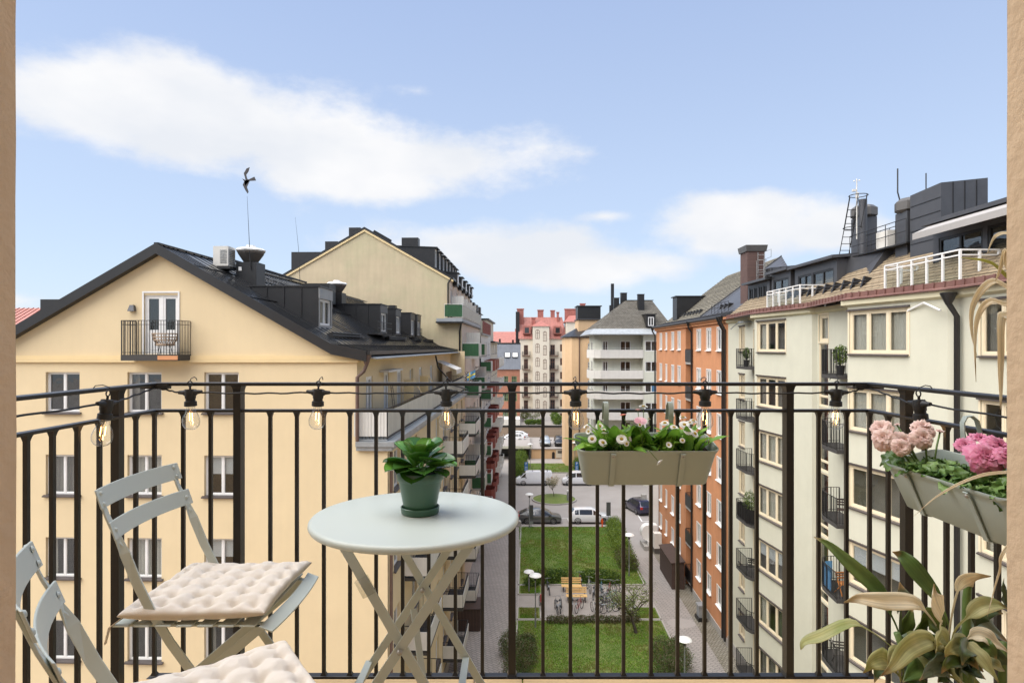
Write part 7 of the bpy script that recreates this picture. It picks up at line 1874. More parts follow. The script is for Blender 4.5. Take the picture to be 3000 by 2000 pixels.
# ------------------------------------------------------------------ bistro chairs with cushions
def flat_ribbon(mb, pts, w, th, wdir):
    """flat bar following pts, width along wdir"""
    wdir = Vector(wdir); k = len(pts); vs = []
    for i, p in enumerate(pts):
        p = Vector(p); d = (Vector(pts[min(i + 1, k - 1)]) - Vector(pts[max(i - 1, 0)])).normalized()
        w_ = w[i] if isinstance(w, (list, tuple)) else w
        wd = wdir[i] if isinstance(wdir, list) else wdir
        a = wd.normalized() * w_ / 2; b = d.cross(wd).normalized() * th / 2
        vs += [p - a - b, p + a - b, p + a + b, p - a + b]
    fs = [(0, 1, 2, 3)]
    for i in range(k - 1):
        for j in range(4): fs.append((i * 4 + j, i * 4 + (j + 1) % 4, i * 4 + 4 + (j + 1) % 4, i * 4 + 4 + j))
    fs.append(tuple(range((k - 1) * 4, k * 4)))
    mb.add(vs, fs)
def ribbon2(mb, pts, ws, th, wds):
    k = len(pts); vs = []
    for i, p in enumerate(pts):
        p = Vector(p); d = (Vector(pts[min(i + 1, k - 1)]) - Vector(pts[max(i - 1, 0)])).normalized(); wd = Vector(wds[i]); wd = (wd - d * wd.dot(d)).normalized()
        a = wd * ws[i] / 2; b = d.cross(wd).normalized() * th / 2
        vs += [p - a - b, p + a - b, p + a + b, p - a + b]
    fs = [(0, 1, 2, 3)]
    for i in range(k - 1):
        for j in range(4): fs.append((i * 4 + j, i * 4 + (j + 1) % 4, i * 4 + 4 + (j + 1) % 4, i * 4 + 4 + j))
    fs.append(tuple(range((k - 1) * 4, k * 4))); mb.add(vs, fs)
def bistro_chair(label, loc, rz):
    """faces +x; origin on the floor under the seat centre"""
    r = thing("bistro_chair", label, "chair", loc, rz, "folding bistro chairs")
    hs = .452
    for s in (-1, 1):
        y = s * .185
        # back upright that runs on as the front leg: flat facing back above, turned edgewise below
        pts = [(-.262, y, .822), (-.235, y, .75), (-.205, y, .69), (-.185, y, .645), (-.150, y, .56), (-.115, y, .49), (-.06, y, .40), (.12, y, .14), (.225, y, .0)]
        wd = [(0, 1, 0), (0, 1, 0), (.3, 1, 0), (1, .35, 0), (1, 0, 0), (1, 0, 0), (1, 0, 0), (1, 0, 0), (1, 0, 0)]
        m2 = MB(); ribbon2(m2, pts, [.018, .018, .02, .026, .028, .026, .026, .026, .026], .006, wd); bevel(m2.build("back_leg", M_sage, r), .0012)
        y2 = s * .172
        m2 = MB(); m2.bar((.19, y2, hs - .012), (-.30, y2, 0), .006, .026); bevel(m2.build("front_leg", M_sage, r), .0012)
        MB().lathe([(.001, .008), (.006, .006), (.008, 0)], 12).build("rivet", M_brass, r, 60, Matrix.Translation((.019, y - .004, .286)) @ Matrix.Rotation(R(90), 4, 'X'))
        m2 = MB(); m2.bar((-.20, s * .165, hs - .01), (.20, s * .165, hs - .01), .02, .006); m2.build("seat_rail", M_sage, r)
    # curved back slats
    def slat(zc, h, xc):
        m2 = MB(); vs = []; n = 14
        for i in range(n + 1):
            t = i / n * 2 - 1; y = .208 * t; x = xc - .028 * (1 - t * t); tl = .34
            for (dz, dx) in ((-h / 2, .004), (h / 2, .004), (h / 2, -.0005), (-h / 2, -.0005)): vs.append((x + dx - dz * tl, y, zc + dz))
        fs = [(0, 1, 2, 3), tuple(range(n * 4, n * 4 + 4))]
        for i in range(n):
            for j in range(4): fs.append((i * 4 + j, i * 4 + (j + 1) % 4, i * 4 + 4 + (j + 1) % 4, i * 4 + 4 + j))
        m2.add(vs, fs); return bevel(m2.build("back_slat", M_sage, r, 40), .0012)
    slat(.798, .052, -.246); slat(.712, .048, -.208)
    for s in (-1, 1):
        for (z, x) in ((.812, -.2515), (.782, -.2415), (.712, -.2095)):
            MB().lathe([(.001, .005), (.005, .004), (.0075, 0)], 12).build("rivet", M_sage, r, 60, Matrix.Translation((x, s * .187, z)) @ Matrix.Rotation(R(76), 4, 'Y'))
    # seat slats
    for i in range(7):
        x = -.19 + i * .058
        bevel(MB().bar((x, -.20, hs - .002), (x, .20, hs - .002), .042, .004).build("seat_slat", M_sage, r), .001)
    m2 = MB(); n = 14; vs = []
    for i in range(n + 1):
        t = i / n * 2 - 1; y = .205 * t; x = .215 + .012 * (1 - t * t)
        vs += [(x - .022, y, hs + .001), (x + .014, y, hs - .012), (x + .0145, y, hs - .016), (x - .022, y, hs - .003)]
    fs = [(0, 1, 2, 3), tuple(range(n * 4, n * 4 + 4))]
    for i in range(n):
        for j in range(4): fs.append((i * 4 + j, i * 4 + (j + 1) % 4, i * 4 + 4 + (j + 1) % 4, i * 4 + 4 + j))
    m2.add(vs, fs); m2.build("front_slat", M_sage, r, 40)
    MB().bar((-.26, -.172, .04), (-.26, .172, .04), .02, .006).build("stretcher", M_sage, r); MB().bar((.19, -.185, .05), (.19, .185, .05), .02, .006).build("stretcher", M_sage, r)
    dz = DK - DK0
    for ch in r.children:      # shorten the legs a little so that the seat keeps its height above the deck
        if ch.matrix_basis.is_identity:
            for v in ch.data.vertices: v.co.z -= dz * min(1, v.co.z / .38)
        else: ch.location.z -= dz * min(1, ch.location.z / .38)
    return r
M_cush = mat("cotton_cushion", (.76, .69, .60), .95, var=.04, scale=14, bump=.35, bscale=500)
def cushion(label, loc, rz, seed):
    r = thing("tufted_cushion", label, "cushion", loc, rz, "tufted seat cushions")
    S_ = .203; T = .040; n = 84
    tuft = [(-.133 + .133 * i, -.133 + .133 * j) for i in range(3) for j in range(3)] + [(-.0665 + .133 * i, -.0665 + .133 * j) for i in range(2) for j in range(2)]
    tuft = [(x * 1.02, y * 1.02) for i in range(6) for j in range(6) for x, y in [(-.1625 + .065 * i + .005 * math.sin(i * 3 + j * 5 + seed), -.1625 + .065 * j + .005 * math.cos(i * 7 + j * 2))]]
    def hgt(x, y, top):
        ex = max(0., 1 - abs(x / S_) ** 5); ey = max(0., 1 - abs(y / S_) ** 5)
        e = (ex * ey) ** .42
        h = T * e
        dmin = 0
        for (tx, ty) in tuft:
            d2 = (x - tx) ** 2 + (y - ty) ** 2
            if d2 < .006: dmin += math.exp(-d2 / .00012) * .38 + math.exp(-d2 / .0008) * .36
        # creases running between the tufts
        u, v = (x / .0663) * math.pi + math.pi / 2, (y / .0663) * math.pi + math.pi / 2
        cr = .10 * (math.exp(-((math.sin(u + math.pi * .0)) ** 2) * 9) + math.exp(-((math.sin(v)) ** 2) * 9))
        h *= max(.12, 1 - dmin - cr * e)
        w = noise.noise((x * 30 + seed, y * 30, seed)) * .0045 + noise.noise((x * 75, y * 75 + seed, 2)) * .0026 + noise.noise((x * 160, y * 50 + seed, 5)) * .0010
        return (h + w * e) if top else -(h * .55)
    vs = []; 
    for top in (1, 0):
        for i in range(n + 1):
            for j in range(n + 1):
                a = math.sin((i / n - .5) * math.pi * .94) / math.sin(.47 * math.pi); b = math.sin((j / n - .5) * math.pi * .94) / math.sin(.47 * math.pi)
                a = .5 * a + .5 * (i / n * 2 - 1); b = .5 * b + .5 * (j / n * 2 - 1)
                pin = 1 - .045 * (1 - a * a) * abs(b) ** 3; pin2 = 1 - .045 * (1 - b * b) * abs(a) ** 3
                x, y = a * S_ * pin2, b * S_ * pin
                sag = -.010 * (1 - (a * a)) + .004 * a + noise.noise((a * 2, b * 2, seed)) * .004
                vs.append((x, y, .03 + hgt(a * S_, b * S_, top) + sag))
    m = n + 1; fs = []
    for i in range(n):
        for j in range(n):
            fs.append((i * m + j, (i + 1) * m + j, (i + 1) * m + j + 1, i * m + j + 1))
            o = m * m; fs.append((o + i * m + j, o + i * m + j + 1, o + (i + 1) * m + j + 1, o + (i + 1) * m + j))
    for i in range(n):
        for (a, b) in (((i, 0), (i + 1, 0)), ((i, n), (i + 1, n)), ((0, i), (0, i + 1)), ((n, i), (n, i + 1))):
            p, q = a[0] * m + a[1], b[0] * m + b[1]; fs.append((p, q, q + m * m, p + m * m))
    MB().add(vs, fs).build("cover", M_cush, r, 180)
    # piped seam round the edge
    for s in (-1, 1):
        m2 = MB(); ribbon2(m2, [(-.195, s * .19, .018), (-.225, s * .197, -.005), (-.235, s * .2, -.05)], [.012, .012, .010], .002, [(0, 1, 0)] * 3); m2.build("tie", M_cush, r)
    return r
c1 = (-.885, 1.912, DK); bistro_chair("sage green folding chair standing between railing corner and table", c1, R(0))
cushion("beige tufted cushion on the chair by the railing corner", (c1[0] + .005, c1[1], DK0 + .452), R(0), 3)
c2 = (-.645, 1.243, DK); bistro_chair("sage green folding chair turned towards the table beside the left door jamb", c2, R(36))
cushion("beige tufted cushion on the chair beside the left door jamb", (c2[0] + .040, c2[1] + .024, DK0 + .452), R(36), 8)

# ------------------------------------------------------------------ pot plant on the table
M_pot = mat("green_glazed_pot", (.040, .105, .058), .32, var=.06, scale=10, spec=.6)
M_soil = mat("potting_soil", (.02, .014, .01), .95, var=.3, scale=60, bump=.6, bscale=200)
pt = thing("potted_peperomia", "peperomia with thick round leaves in a green glazed pot and saucer", "potted plant", (-.272, 1.85, CZ - .49))
MB().lathe([(.001, .0), (.052, .0), (.0555, .004), (.057, .020), (.055, .0215), (.052, .018), (.050, .006), (.001, .006)], 48).build("saucer", M_pot, pt, 50)
MB().lathe([(.001, .0065), (.045, .0065), (.047, .010), (.0635, .098), (.0665, .0985), (.069, .102), (.0705, .122), (.0685, .125), (.066, .123), (.064, .108), (.001, .106)], 56).build("pot", M_pot, pt, 45)
MB().lathe([(.064, .108), (.03, .113), (.001, .114)], 24).build("soil", M_soil, pt)
M_pep = [leaf_mat("peperomia_leaf_%d" % i, a, b, .22, .12, .7, 18) for i, (a, b) in enumerate((((.045, .15, .02), (.07, .20, .03)), ((.10, .27, .035), (.14, .34, .05)), ((.03, .10, .016), (.055, .14, .025))))]
def cup_leaf(L, Wd, cup, curl, th=.0018, shape=1.0):
    """obovate leaf along +x, cupped; local z is the upper face"""
    mb = MB(); nu, nv = 16, 10; top = []; 
    for i in range(nu + 1):
        t = i / nu; t = .5 - .5 * math.cos(math.pi * t) if i > nu // 2 else t
        w = Wd / 2 * (max(.0, 1 - ((t - .56) / .445) ** 2) ** .5 if t > .56 else .08 + .92 * math.sin(math.pi / 2 * t / .56) ** 1.15)
        for j in range(nv + 1):
            s = j / nv * 2 - 1; x = L * t; y = w * s; z = cup * (s * s) * (w / (Wd / 2)) * Wd * .5 + curl * L * (t * t) - .004 * math.exp(-(s * 5) ** 2)
            top.append((x, y, z))
    m = nv + 1; vs = top + [(p[0], p[1], p[2] - th) for p in top]; fs = []; o = len(top)
    for i in range(nu):
        for j in range(nv):
            fs.append((i * m + j, (i + 1) * m + j, (i + 1) * m + j + 1, i * m + j + 1)); fs.append((o + i * m + j, o + i * m + j + 1, o + (i + 1) * m + j + 1, o + (i + 1) * m + j))
    mb.add(vs, fs); return mb
def place_leaf(name, mb, m, root, base, az, elv, roll=0):
    M = Matrix.Translation(base) @ Matrix.Rotation(az, 4, 'Z') @ Matrix.Rotation(-elv, 4, 'Y') @ Matrix.Rotation(roll, 4, 'X')
    return mb.build(name, m, root, 180, M)
pl = [  # azimuth, elevation, base height, length, width, material, cup, curl
    (95, 50, .175, .085, .075, 0, .25, -.2), (60, 28, .165, .10, .06, 0, .3, -.25), (20, 22, .15, .105, .055, 0, .35, -.3), (-12, 14, .15, .11, .055, 1, .35, -.2), (-35, 8, .14, .10, .05, 2, .3, -.3),
    (150, 40, .17, .10, .05, 1, .3, -.2), (185, 22, .15, .105, .06, 0, .4, -.25), (215, 12, .15, .105, .065, 1, .4, -.3), (240, 18, .15, .09, .06, 2, .3, -.5), (262, -8, .145, .085, .058, 0, .35, -.3), (285, 12, .15, .09, .06, 2, .3, -.4), (320, 22, .165, .085, .07, 0, .4, -.25),
    (300, 55, .18, .062, .05, 1, .55, -.1), (200, 60, .185, .06, .05, 1, .55, -.1), (60, 65, .19, .05, .045, 1, .5, -.1), (350, 48, .185, .075, .06, 0, .45, -.2), (125, 25, .14, .09, .06, 2, .3, -.3), (255, 50, .16, .07, .06, 0, .5, -.2), (170, 14, .14, .09, .055, 2, .3, -.3), (230, 58, .15, .05, .035, 1, .5, -.1), (40, 12, .14, .095, .055, 2, .3, -.3)]
for i, (az, el_, z, Ln, Wd, mi, cup, curl) in enumerate(pl):
    b = Vector((.018 * math.cos(R(az)), .018 * math.sin(R(az)), z - .012))
    lf = place_leaf("leaf", cup_leaf(Ln * .86, Wd * 1.42, cup * .75, curl * .7), M_pep[mi], pt, b, R(az), R(el_), R(random.Random(i).uniform(-15, 15)))
    MB().tube([(0, 0, .106), (b.x * .4, b.y * .4, .106 + (b.z - .106) * .6), b], .0028, 6).build("stem", M_pep[1], pt, 180)

# ------------------------------------------------------------------ hanging planters
M_plan = mat("sage_planter_metal", (.36, .41, .37), .42, var=.03, scale=4, bump=.02, bscale=100)
def planter(label, M):
    """length along x (.47), back rim towards +y (.17 deep), z=0 at rim"""
    r = thing("railing_planter", label, "planter", (0, 0, 0)); r.matrix_basis = M
    def rr_(hx, hy, rad, z, n=6):
        pts = []
        for (cx, cy, a0) in ((hx - rad, hy - rad, 0), (-hx + rad, hy - rad, 90), (-hx + rad, -hy + rad, 180), (hx - rad, -hy + rad, 270)):
            for i in range(n + 1): a = R(a0 + 90 * i / n); pts.append((cx + rad * math.cos(a), cy + rad * math.sin(a), z))
        return pts
    prof = [(.205, .058, .02, -.134), (.2095, .0625, .024, -.130), (.2285, .078, .03, -.030), (.231, .080, .03, -.016), (.2345, .084, .032, -.012), (.2375, .087, .033, -.004), (.2365, .086, .033, .0), (.2335, .083, .032, -.001), (.229, .078, .03, -.012), (.205, .058, .024, -.126)]
    mb = MB(); rings = [rr_(*p) for p in prof]; n = len(rings[0]); vs = [v for q in rings for v in q]; fs = [tuple(range(n))]
    for i in range(len(rings) - 1):
        for j in range(n): fs.append((i * n + j, i * n + (j + 1) % n, (i + 1) * n + (j + 1) % n, (i + 1) * n + j))
    fs.append(tuple(range((len(rings) - 1) * n, len(rings) * n))); mb.add(vs, fs); mb.build("trough", M_plan, r, 40)
    MB().add(rr_(.222, .073, .028, -.035), [tuple(range(n))]).build("soil", M_soil, r)
    for x in (-.118, .112):
        m2 = MB(); ribbon2(m2, [(x, -.0905, -.010), (x, -.0845, -.03), (x, -.066, -.134), (x, -.05, -.140), (x, .05, -.14), (x, .066, -.134), (x, .083, -.03), (x, .089, .0), (x, .091, .06), (x, .096, .088), (x, .108, .102), (x, .124, .101), (x, .136, .085), (x, .138, .03)], [.017] * 14, .003, [(1, 0, 0)] * 14); m2.build("hanger_strap", M_plan, r, 40)
        MB().lathe([(.001, .004), (.0045, .003), (.006, 0)], 12).build("rivet", M_brass, r, 60, Matrix.Translation((x, -.0885, -.019)) @ Matrix.Rotation(R(90), 4, 'X'))
    return r
T15 = R(13)
P1M = Matrix.Translation((.453, 2.142, CZ - .322)) @ Matrix.Rotation(T15, 4, 'X')
p1 = planter("sage green metal planter of daisies hooked on the front railing", P1M)
P2M = Matrix.Translation((1.165, 1.60, CZ - .315)) @ Matrix.Rotation(R(-90), 4, 'Z') @ Matrix.Rotation(T15, 4, 'X')
p2 = planter("sage green metal planter of pink ranunculus hooked on the right side railing", P2M)

# daisies
L_d = [leaf_mat("daisy_leaf_%d" % i, a, b, .42, .3, .5, 25) for i, (a, b) in enumerate((((.11, .25, .025), (.16, .33, .035)), ((.19, .38, .04), (.27, .46, .06)), ((.06, .15, .016), (.09, .20, .024))))]
M_petal = leaf_mat("white_petal", (.80, .79, .74), (.86, .86, .82), .6, .25, scale=60); M_petalp = leaf_mat("pink_petal", (.72, .36, .42), (.80, .56, .58), .6, .25, scale=80); M_petalc = leaf_mat("coral_petal", (.62, .16, .12), (.72, .3, .24), .6, .25, scale=80)
M_disc = mat("yellow_disc", (.55, .36, .03), .8, var=.25, scale=150, bump=.8, bscale=600)
M_stem = leaf_mat("flower_stem", (.10, .17, .035), (.15, .22, .06), .5, .15)
def daisy_mesh(r, layers, m, up):
    mb = MB(); q = random.Random(int(r * 1e4) + layers)
    for ly in range(layers):
        n = 26 - 3 * ly; rl_ = r * (1 - .16 * ly)
        for k in range(n):
            a = 2 * math.pi * (k + .5 * ly) / n + q.uniform(-.05, .05); ca, sa = math.cos(a), math.sin(a); w = rl_ * .13; e = up + .12 * ly + q.uniform(-.08, .08)
            def P(t, s, dz=0): x = rl_ * t; return (x * ca - s * w * sa, x * sa + s * w * ca, math.sin(e) * rl_ * t * (1 - .35 * t) + .0012 * ly + dz)
            mb.add([P(.2, -.5), P(.2, .5), P(.6, -1), P(.6, 1), P(.92, -.85), P(.92, .85), P(1.02, 0)], [(0, 1, 3, 2), (2, 3, 5, 4), (4, 5, 6)])
    return mb.mesh("flower", m, 180, fix=False)
disc_me = MB().lathe([(.0075, -.001), (.0088, .0015), (.007, .0045), (.003, .006), (.0003, .0063)], 14).mesh("flower_center", M_disc, 180)
def aim(p, d): return Matrix.Translation(p) @ Vector(d).normalized().to_track_quat('Z', 'Y').to_matrix().to_4x4()
def flower(root, inv, base, head, facing, r, m, layers=2, up=.28, center=True, cs=1.0, stem_r=.0013, mid=None):
    """world positions; parts live in the plant's own axes"""
    b = inv @ Vector(base); h = inv @ Vector(head); f = (inv.to_3x3() @ Vector(facing)).normalized()
    me = cached(('daisy', round(r, 3), layers, m.name, up), lambda: daisy_mesh(r, layers, m, up))
    o = link("flower", me, root, aim(h, f))
    if center: link("flower_center", disc_me, o, Matrix.Translation((0, 0, .0028)) @ Matrix.Diagonal((cs, cs, cs, 1)))
    md = (b + h) / 2 + Vector((0, 0, .008)) if mid is None else inv @ Vector(mid)
    MB().tube([b, b.lerp(md, .6), md, md.lerp(h, .6) - f * .003, h - f * .002], stem_r, 5).build("stem", M_stem, root, 180)
    return o
def strap_leaf(L, W_, arch, fold=.3, wav=.0, n=10):
    mb = MB(); vs = []
    for i in range(n + 1):
        t = i / n; w = W_ / 2 * (math.sin(math.pi * (.06 + .9 * t ** .8)) ** .8) * (1.0 if t < .98 else .3); ang = arch * t; x = L * math.sin(ang) / max(arch, .01) if arch > .01 else L * t; z = L * (1 - math.cos(ang)) / max(arch, .01)
        for s in (-1, -.5, 0, .5, 1): vs.append((x, w * s, -z + abs(s) * w * fold + wav * math.sin(t * 17 + s * 2) * abs(s)))
    fs = []
    for i in range(n):
        for j in range(4): fs.append((i * 5 + j, (i + 1) * 5 + j, (i + 1) * 5 + j + 1, i * 5 + j + 1))
    return mb.add(vs, fs)
LM = {}
def rosette(root, c, n, seed, L0=.07, L1=.125, W_=(.026, .042), el=(30, 85), zoff=0.0, mats=None, spread=.025, wav=.002):
    q = random.Random(seed); mats = mats or L_d
    for i in range(n):
        k = q.randrange(6); mi = q.choice([0, 0, 1, 1, 2])
        key = ('ros', k, mi, L0, mats[0].name)
        L = L0 + (L1 - L0) * k / 5; w = W_[0] + (W_[1] - W_[0]) * ((k * 7) % 6) / 5
        me = cached(key, lambda: strap_leaf(L, w, .5 + .25 * (k % 3), .35, wav).mesh("leaf", mats[mi], 180, fix=False))
        az = q.uniform(0, 360); e = q.uniform(*el)
        b = Vector(c) + Vector((q.uniform(-spread, spread) * 1.6, q.uniform(-spread, spread) * .8, zoff))
        link("leaf", me, root, Matrix.Translation(b) @ Matrix.Rotation(R(az), 4, 'Z') @ Matrix.Rotation(R(-e), 4, 'Y') @ Matrix.Rotation(q.uniform(-.4, .4), 4, 'X'))
def z1(px, py, Y): return Wp(1650 + px / 4.48, 1150 + py / 4.48, Y)     # reads the planter's flowers off the picture at their own depths
soil1 = CZ - .352
def dplant(label, x, fl, seed, n):
    root = thing("daisy_plant", label, "flower", (x, 2.14, soil1)); inv = Matrix.Translation((-x, -2.14, -soil1))
    for (px, py, Y, r, fx, fy, fz, kind) in fl:
        m, ly, up = {'w': (M_petal, 3, .28), 'p': (M_petalp, 5, .5), 'c': (M_petalc, 3, .9), 'b': (M_petal, 2, 1.0)}[kind]
        r *= 1.2; h = z1(px, py, Y); flower(root, inv, (x + (h.x - x) * .35, 2.14 + (Y - 2.14) * .4, soil1), h, (fx, fy, fz), r, m, ly, up, center=kind != 'p', cs=.78 if r > .013 else .55)
    rosette(root, (0, 0, 0), n, seed); rosette(root, (-.035, -.025, 0), n // 2, seed + 50); rosette(root, (.035, -.02, 0), n // 2, seed + 90)
    return root
dplant("white daisies at the left end of the front planter", .315, [(478, 448, 2.17, .0125, -.1, -.8, .6, 'w'), (380, 612, 2.07, .0125, -.15, -.85, .5, 'w'), (515, 662, 2.06, .0125, .3, -.75, .6, 'w'), (540, 540, 2.12, .010, .1, .2, 1, 'w'), (340, 515, 2.14, .009, -.5, -.6, .4, 'b'), (310, 455, 2.16, .009, -.6, -.2, .8, 'b'), (725, 545, 2.13, .0115, -.1, -.4, .9, 'w'), (765, 615, 2.06, .015, -.1, -.8, .6, 'w'), (832, 605, 2.085, .014, .25, -.8, .5, 'w'), (530, 500, 2.15, .007, 0, -.3, 1, 'b'), (828, 668, 2.05, .008, .2, -.9, .2, 'w')], 21, 20)
dplant("pink daisies standing tall in the middle of the front planter", .455, [(1012, 390, 2.10, .0185, .0, -.5, .85, 'p'), (1052, 192, 2.16, .0135, .05, -.1, 1, 'w'), (982, 238, 2.16, .0095, .1, .2, .9, 'p'), (788, 310, 2.15, .0095, -.2, -.1, 1, 'c'), (1120, 355, 2.14, .006, .3, 0, 1, 'b'), (1003, 428, 2.04, .006, 0, -.8, .5, 'b')], 33, 24)
dr_ = dplant("white daisies at the right end of the front planter", .590, [(1335, 410, 2.15, .0125, -.1, -.45, .9, 'w'), (1452, 465, 2.12, .0125, .1, -.5, .85, 'w'), (1570, 333, 2.19, .0115, 0, -.15, 1, 'w'), (1705, 380, 2.17, .0115, .2, -.4, .9, 'w'), (1588, 430, 2.12, .0155, 0, -.6, .8, 'w'), (1640, 510, 2.08, .0145, 0, -.65, .75, 'w'), (1720, 545, 2.08, .0125, .4, -.65, .6, 'w'), (1563, 630, 2.06, .0085, 0, -.8, .5, 'w'), (1378, 692, 2.05, .009, .2, -.8, .5, 'b'), (1855, 610, 2.09, .010, .8, -.5, .2, 'w'), (1898, 640, 2.09, .010, .9, -.4, .1, 'w'), (1660, 400, 2.16, .010, .1, -.4, 1, 'w')], 57, 20)
# the one that has flopped over the rim
inv = Matrix.Translation((-.455, -2.14, -soil1)); root_ = [o for o in bpy.data.objects if o.get("label", "").startswith("pink daisies")][0]
flower(root_, inv, z1(1030, 718, 2.07), z1(1248, 895, 2.005), (.55, -.35, -.55), .0145, M_petal, 4, .75, center=False, mid=z1(1130, 760, 2.0))

# ranunculus
M_ran = [leaf_mat("ranunculus_pale", (.80, .56, .50), (.86, .70, .63), .6, .3, scale=50), leaf_mat("ranunculus_hot", (.72, .20, .36), (.82, .40, .54), .6, .3, scale=50)]
L_r = [leaf_mat("ranunculus_leaf_%d" % i, a, b, .38, .25, .5, 30) for i, (a, b) in enumerate((((.08, .16, .03), (.13, .23, .05)), ((.16, .27, .07), (.22, .34, .10)), ((.05, .11, .02), (.08, .15, .03))))]
def ranunculus_mesh(r, m, seed, opn=1.0):
    """many thin overlapping petals with frilled rims"""
    mb = MB(); q = random.Random(seed); NL = 8
    for ly in range(NL):
        f = ly / (NL - 1); n = 4 + ly; rad = r * (.30 + .85 * f ** .8)
        tilt = 1.40 - 1.30 * f * opn
        for k in range(n):
            a = 2 * math.pi * (k + .37 * ly) / n + q.uniform(-.3, .3); L = rad * q.uniform(.85, 1.12); w = L * q.uniform(.85, 1.15); ph = q.uniform(0, 6); tj = q.uniform(-.22, .22)
            vs = []; ca, sa = math.cos(a), math.sin(a); NT, NS = 6, 7
            for i in range(NT):
                t = i / (NT - 1); e = tilt + tj + .55 * (1 - t) - .55 * t * f
                for j in range(NS):
                    s = j / (NS - 1) * 2 - 1
                    ww = w * .5 * math.sin(math.pi * (.12 + .62 * t)) * s
                    fr_ = .16 * L * t * t * math.sin(s * 6.5 + ph) * (.25 + .4 * f)
                    rr2 = L * t * (1 - .16 * s * s) * (1 + .05 * math.sin(s * 9 + ph))
                    x = rr2 * math.cos(e) + .06 * r - .12 * L * s * s * (1 - f); z = rr2 * math.sin(e) - f * r * .22 + fr_
                    vs.append((x * ca - ww * sa, x * sa + ww * ca, z))
            mb.add(vs, [(i * NS + j, (i + 1) * NS + j, (i + 1) * NS + j + 1, i * NS + j + 1) for i in range(NT - 1) for j in range(NS - 1)])
    return mb.mesh("flower", m, 180, fix=False)
def rplant(label, base, fl, mi, seed, n):
    root = thing("ranunculus_plant", label, "flower", base); inv = Matrix.Translation(-Vector(base))
    for i, (px, py, Y, r, f, opn) in enumerate(fl):
        h = inv @ Wp(px, py, Y); ff = Vector(f).normalized()
        o = link("flower", ranunculus_mesh(r * .84, M_ran[mi], seed + i, opn), root, aim(h, ff))
        b = Vector((h.x * .3, h.y * .3, 0)); md = b.lerp(h, .5) + Vector((0, 0, .012))
        MB().tube([b, md, h - ff * r * .1], .0026, 6).build("stem", M_stem, root, 180)
    rosette(root, (.012, 0, 0), int(n * 1.8), seed, .032, .066, (.022, .034), (5, 70), 0.0, L_r, .05, .006)
    rosette(root, (.012, .07, 0), int(n * 1.6), seed + 9, .032, .066, (.022, .034), (5, 70), 0.0, L_r, .05, .006); rosette(root, (.012, -.07, 0), int(n * 1.6), seed + 5, .032, .066, (.022, .034), (5, 65), 0.0, L_r, .05, .006)
    return root
s2 = CZ - .345
def z4(px, py): return 2250 + px / 1.845, 1150 + py / 1.845
r1 = rplant("pale pink ranunculus leaning over the inner end of the side planter", Vector((1.165, 1.74, s2)), [(*z4(612, 188), 1.80, .033, (-.5, -.5, .7), .8), (*z4(628, 242), 1.76, .034, (-.4, -.7, .5), .9), (*z4(735, 262), 1.78, .034, (-.1, -.8, .5), .9), (*z4(838, 185), 1.84, .036, (.0, -.4, .9), .9), (*z4(840, 243), 1.75, .034, (.1, -.8, .5), .9), (*z4(720, 295), 1.72, .026, (-.3, -.8, .3), .8), (*z4(930, 212), 1.80, .012, (.1, -.2, 1), .3), (*z4(698, 175), 1.82, .008, (-.2, 0, 1), .2)], 0, 40, 22)
r2 = rplant("hot pink ranunculus at the outer end of the side planter", Vector((1.165, 1.50, s2)), [(*z4(1065, 283), 1.60, .026, (-.3, -.5, .8), .6), (*z4(1150, 250), 1.62, .028, (.1, -.3, 1), .6), (*z4(1180, 340), 1.52, .043, (-.1, -.8, .6), 1.0), (*z4(1245, 285), 1.56, .037, (.3, -.6, .7), .9), (*z4(1300, 340), 1.50, .034, (.3, -.6, .7), .9)], 1, 70, 26)

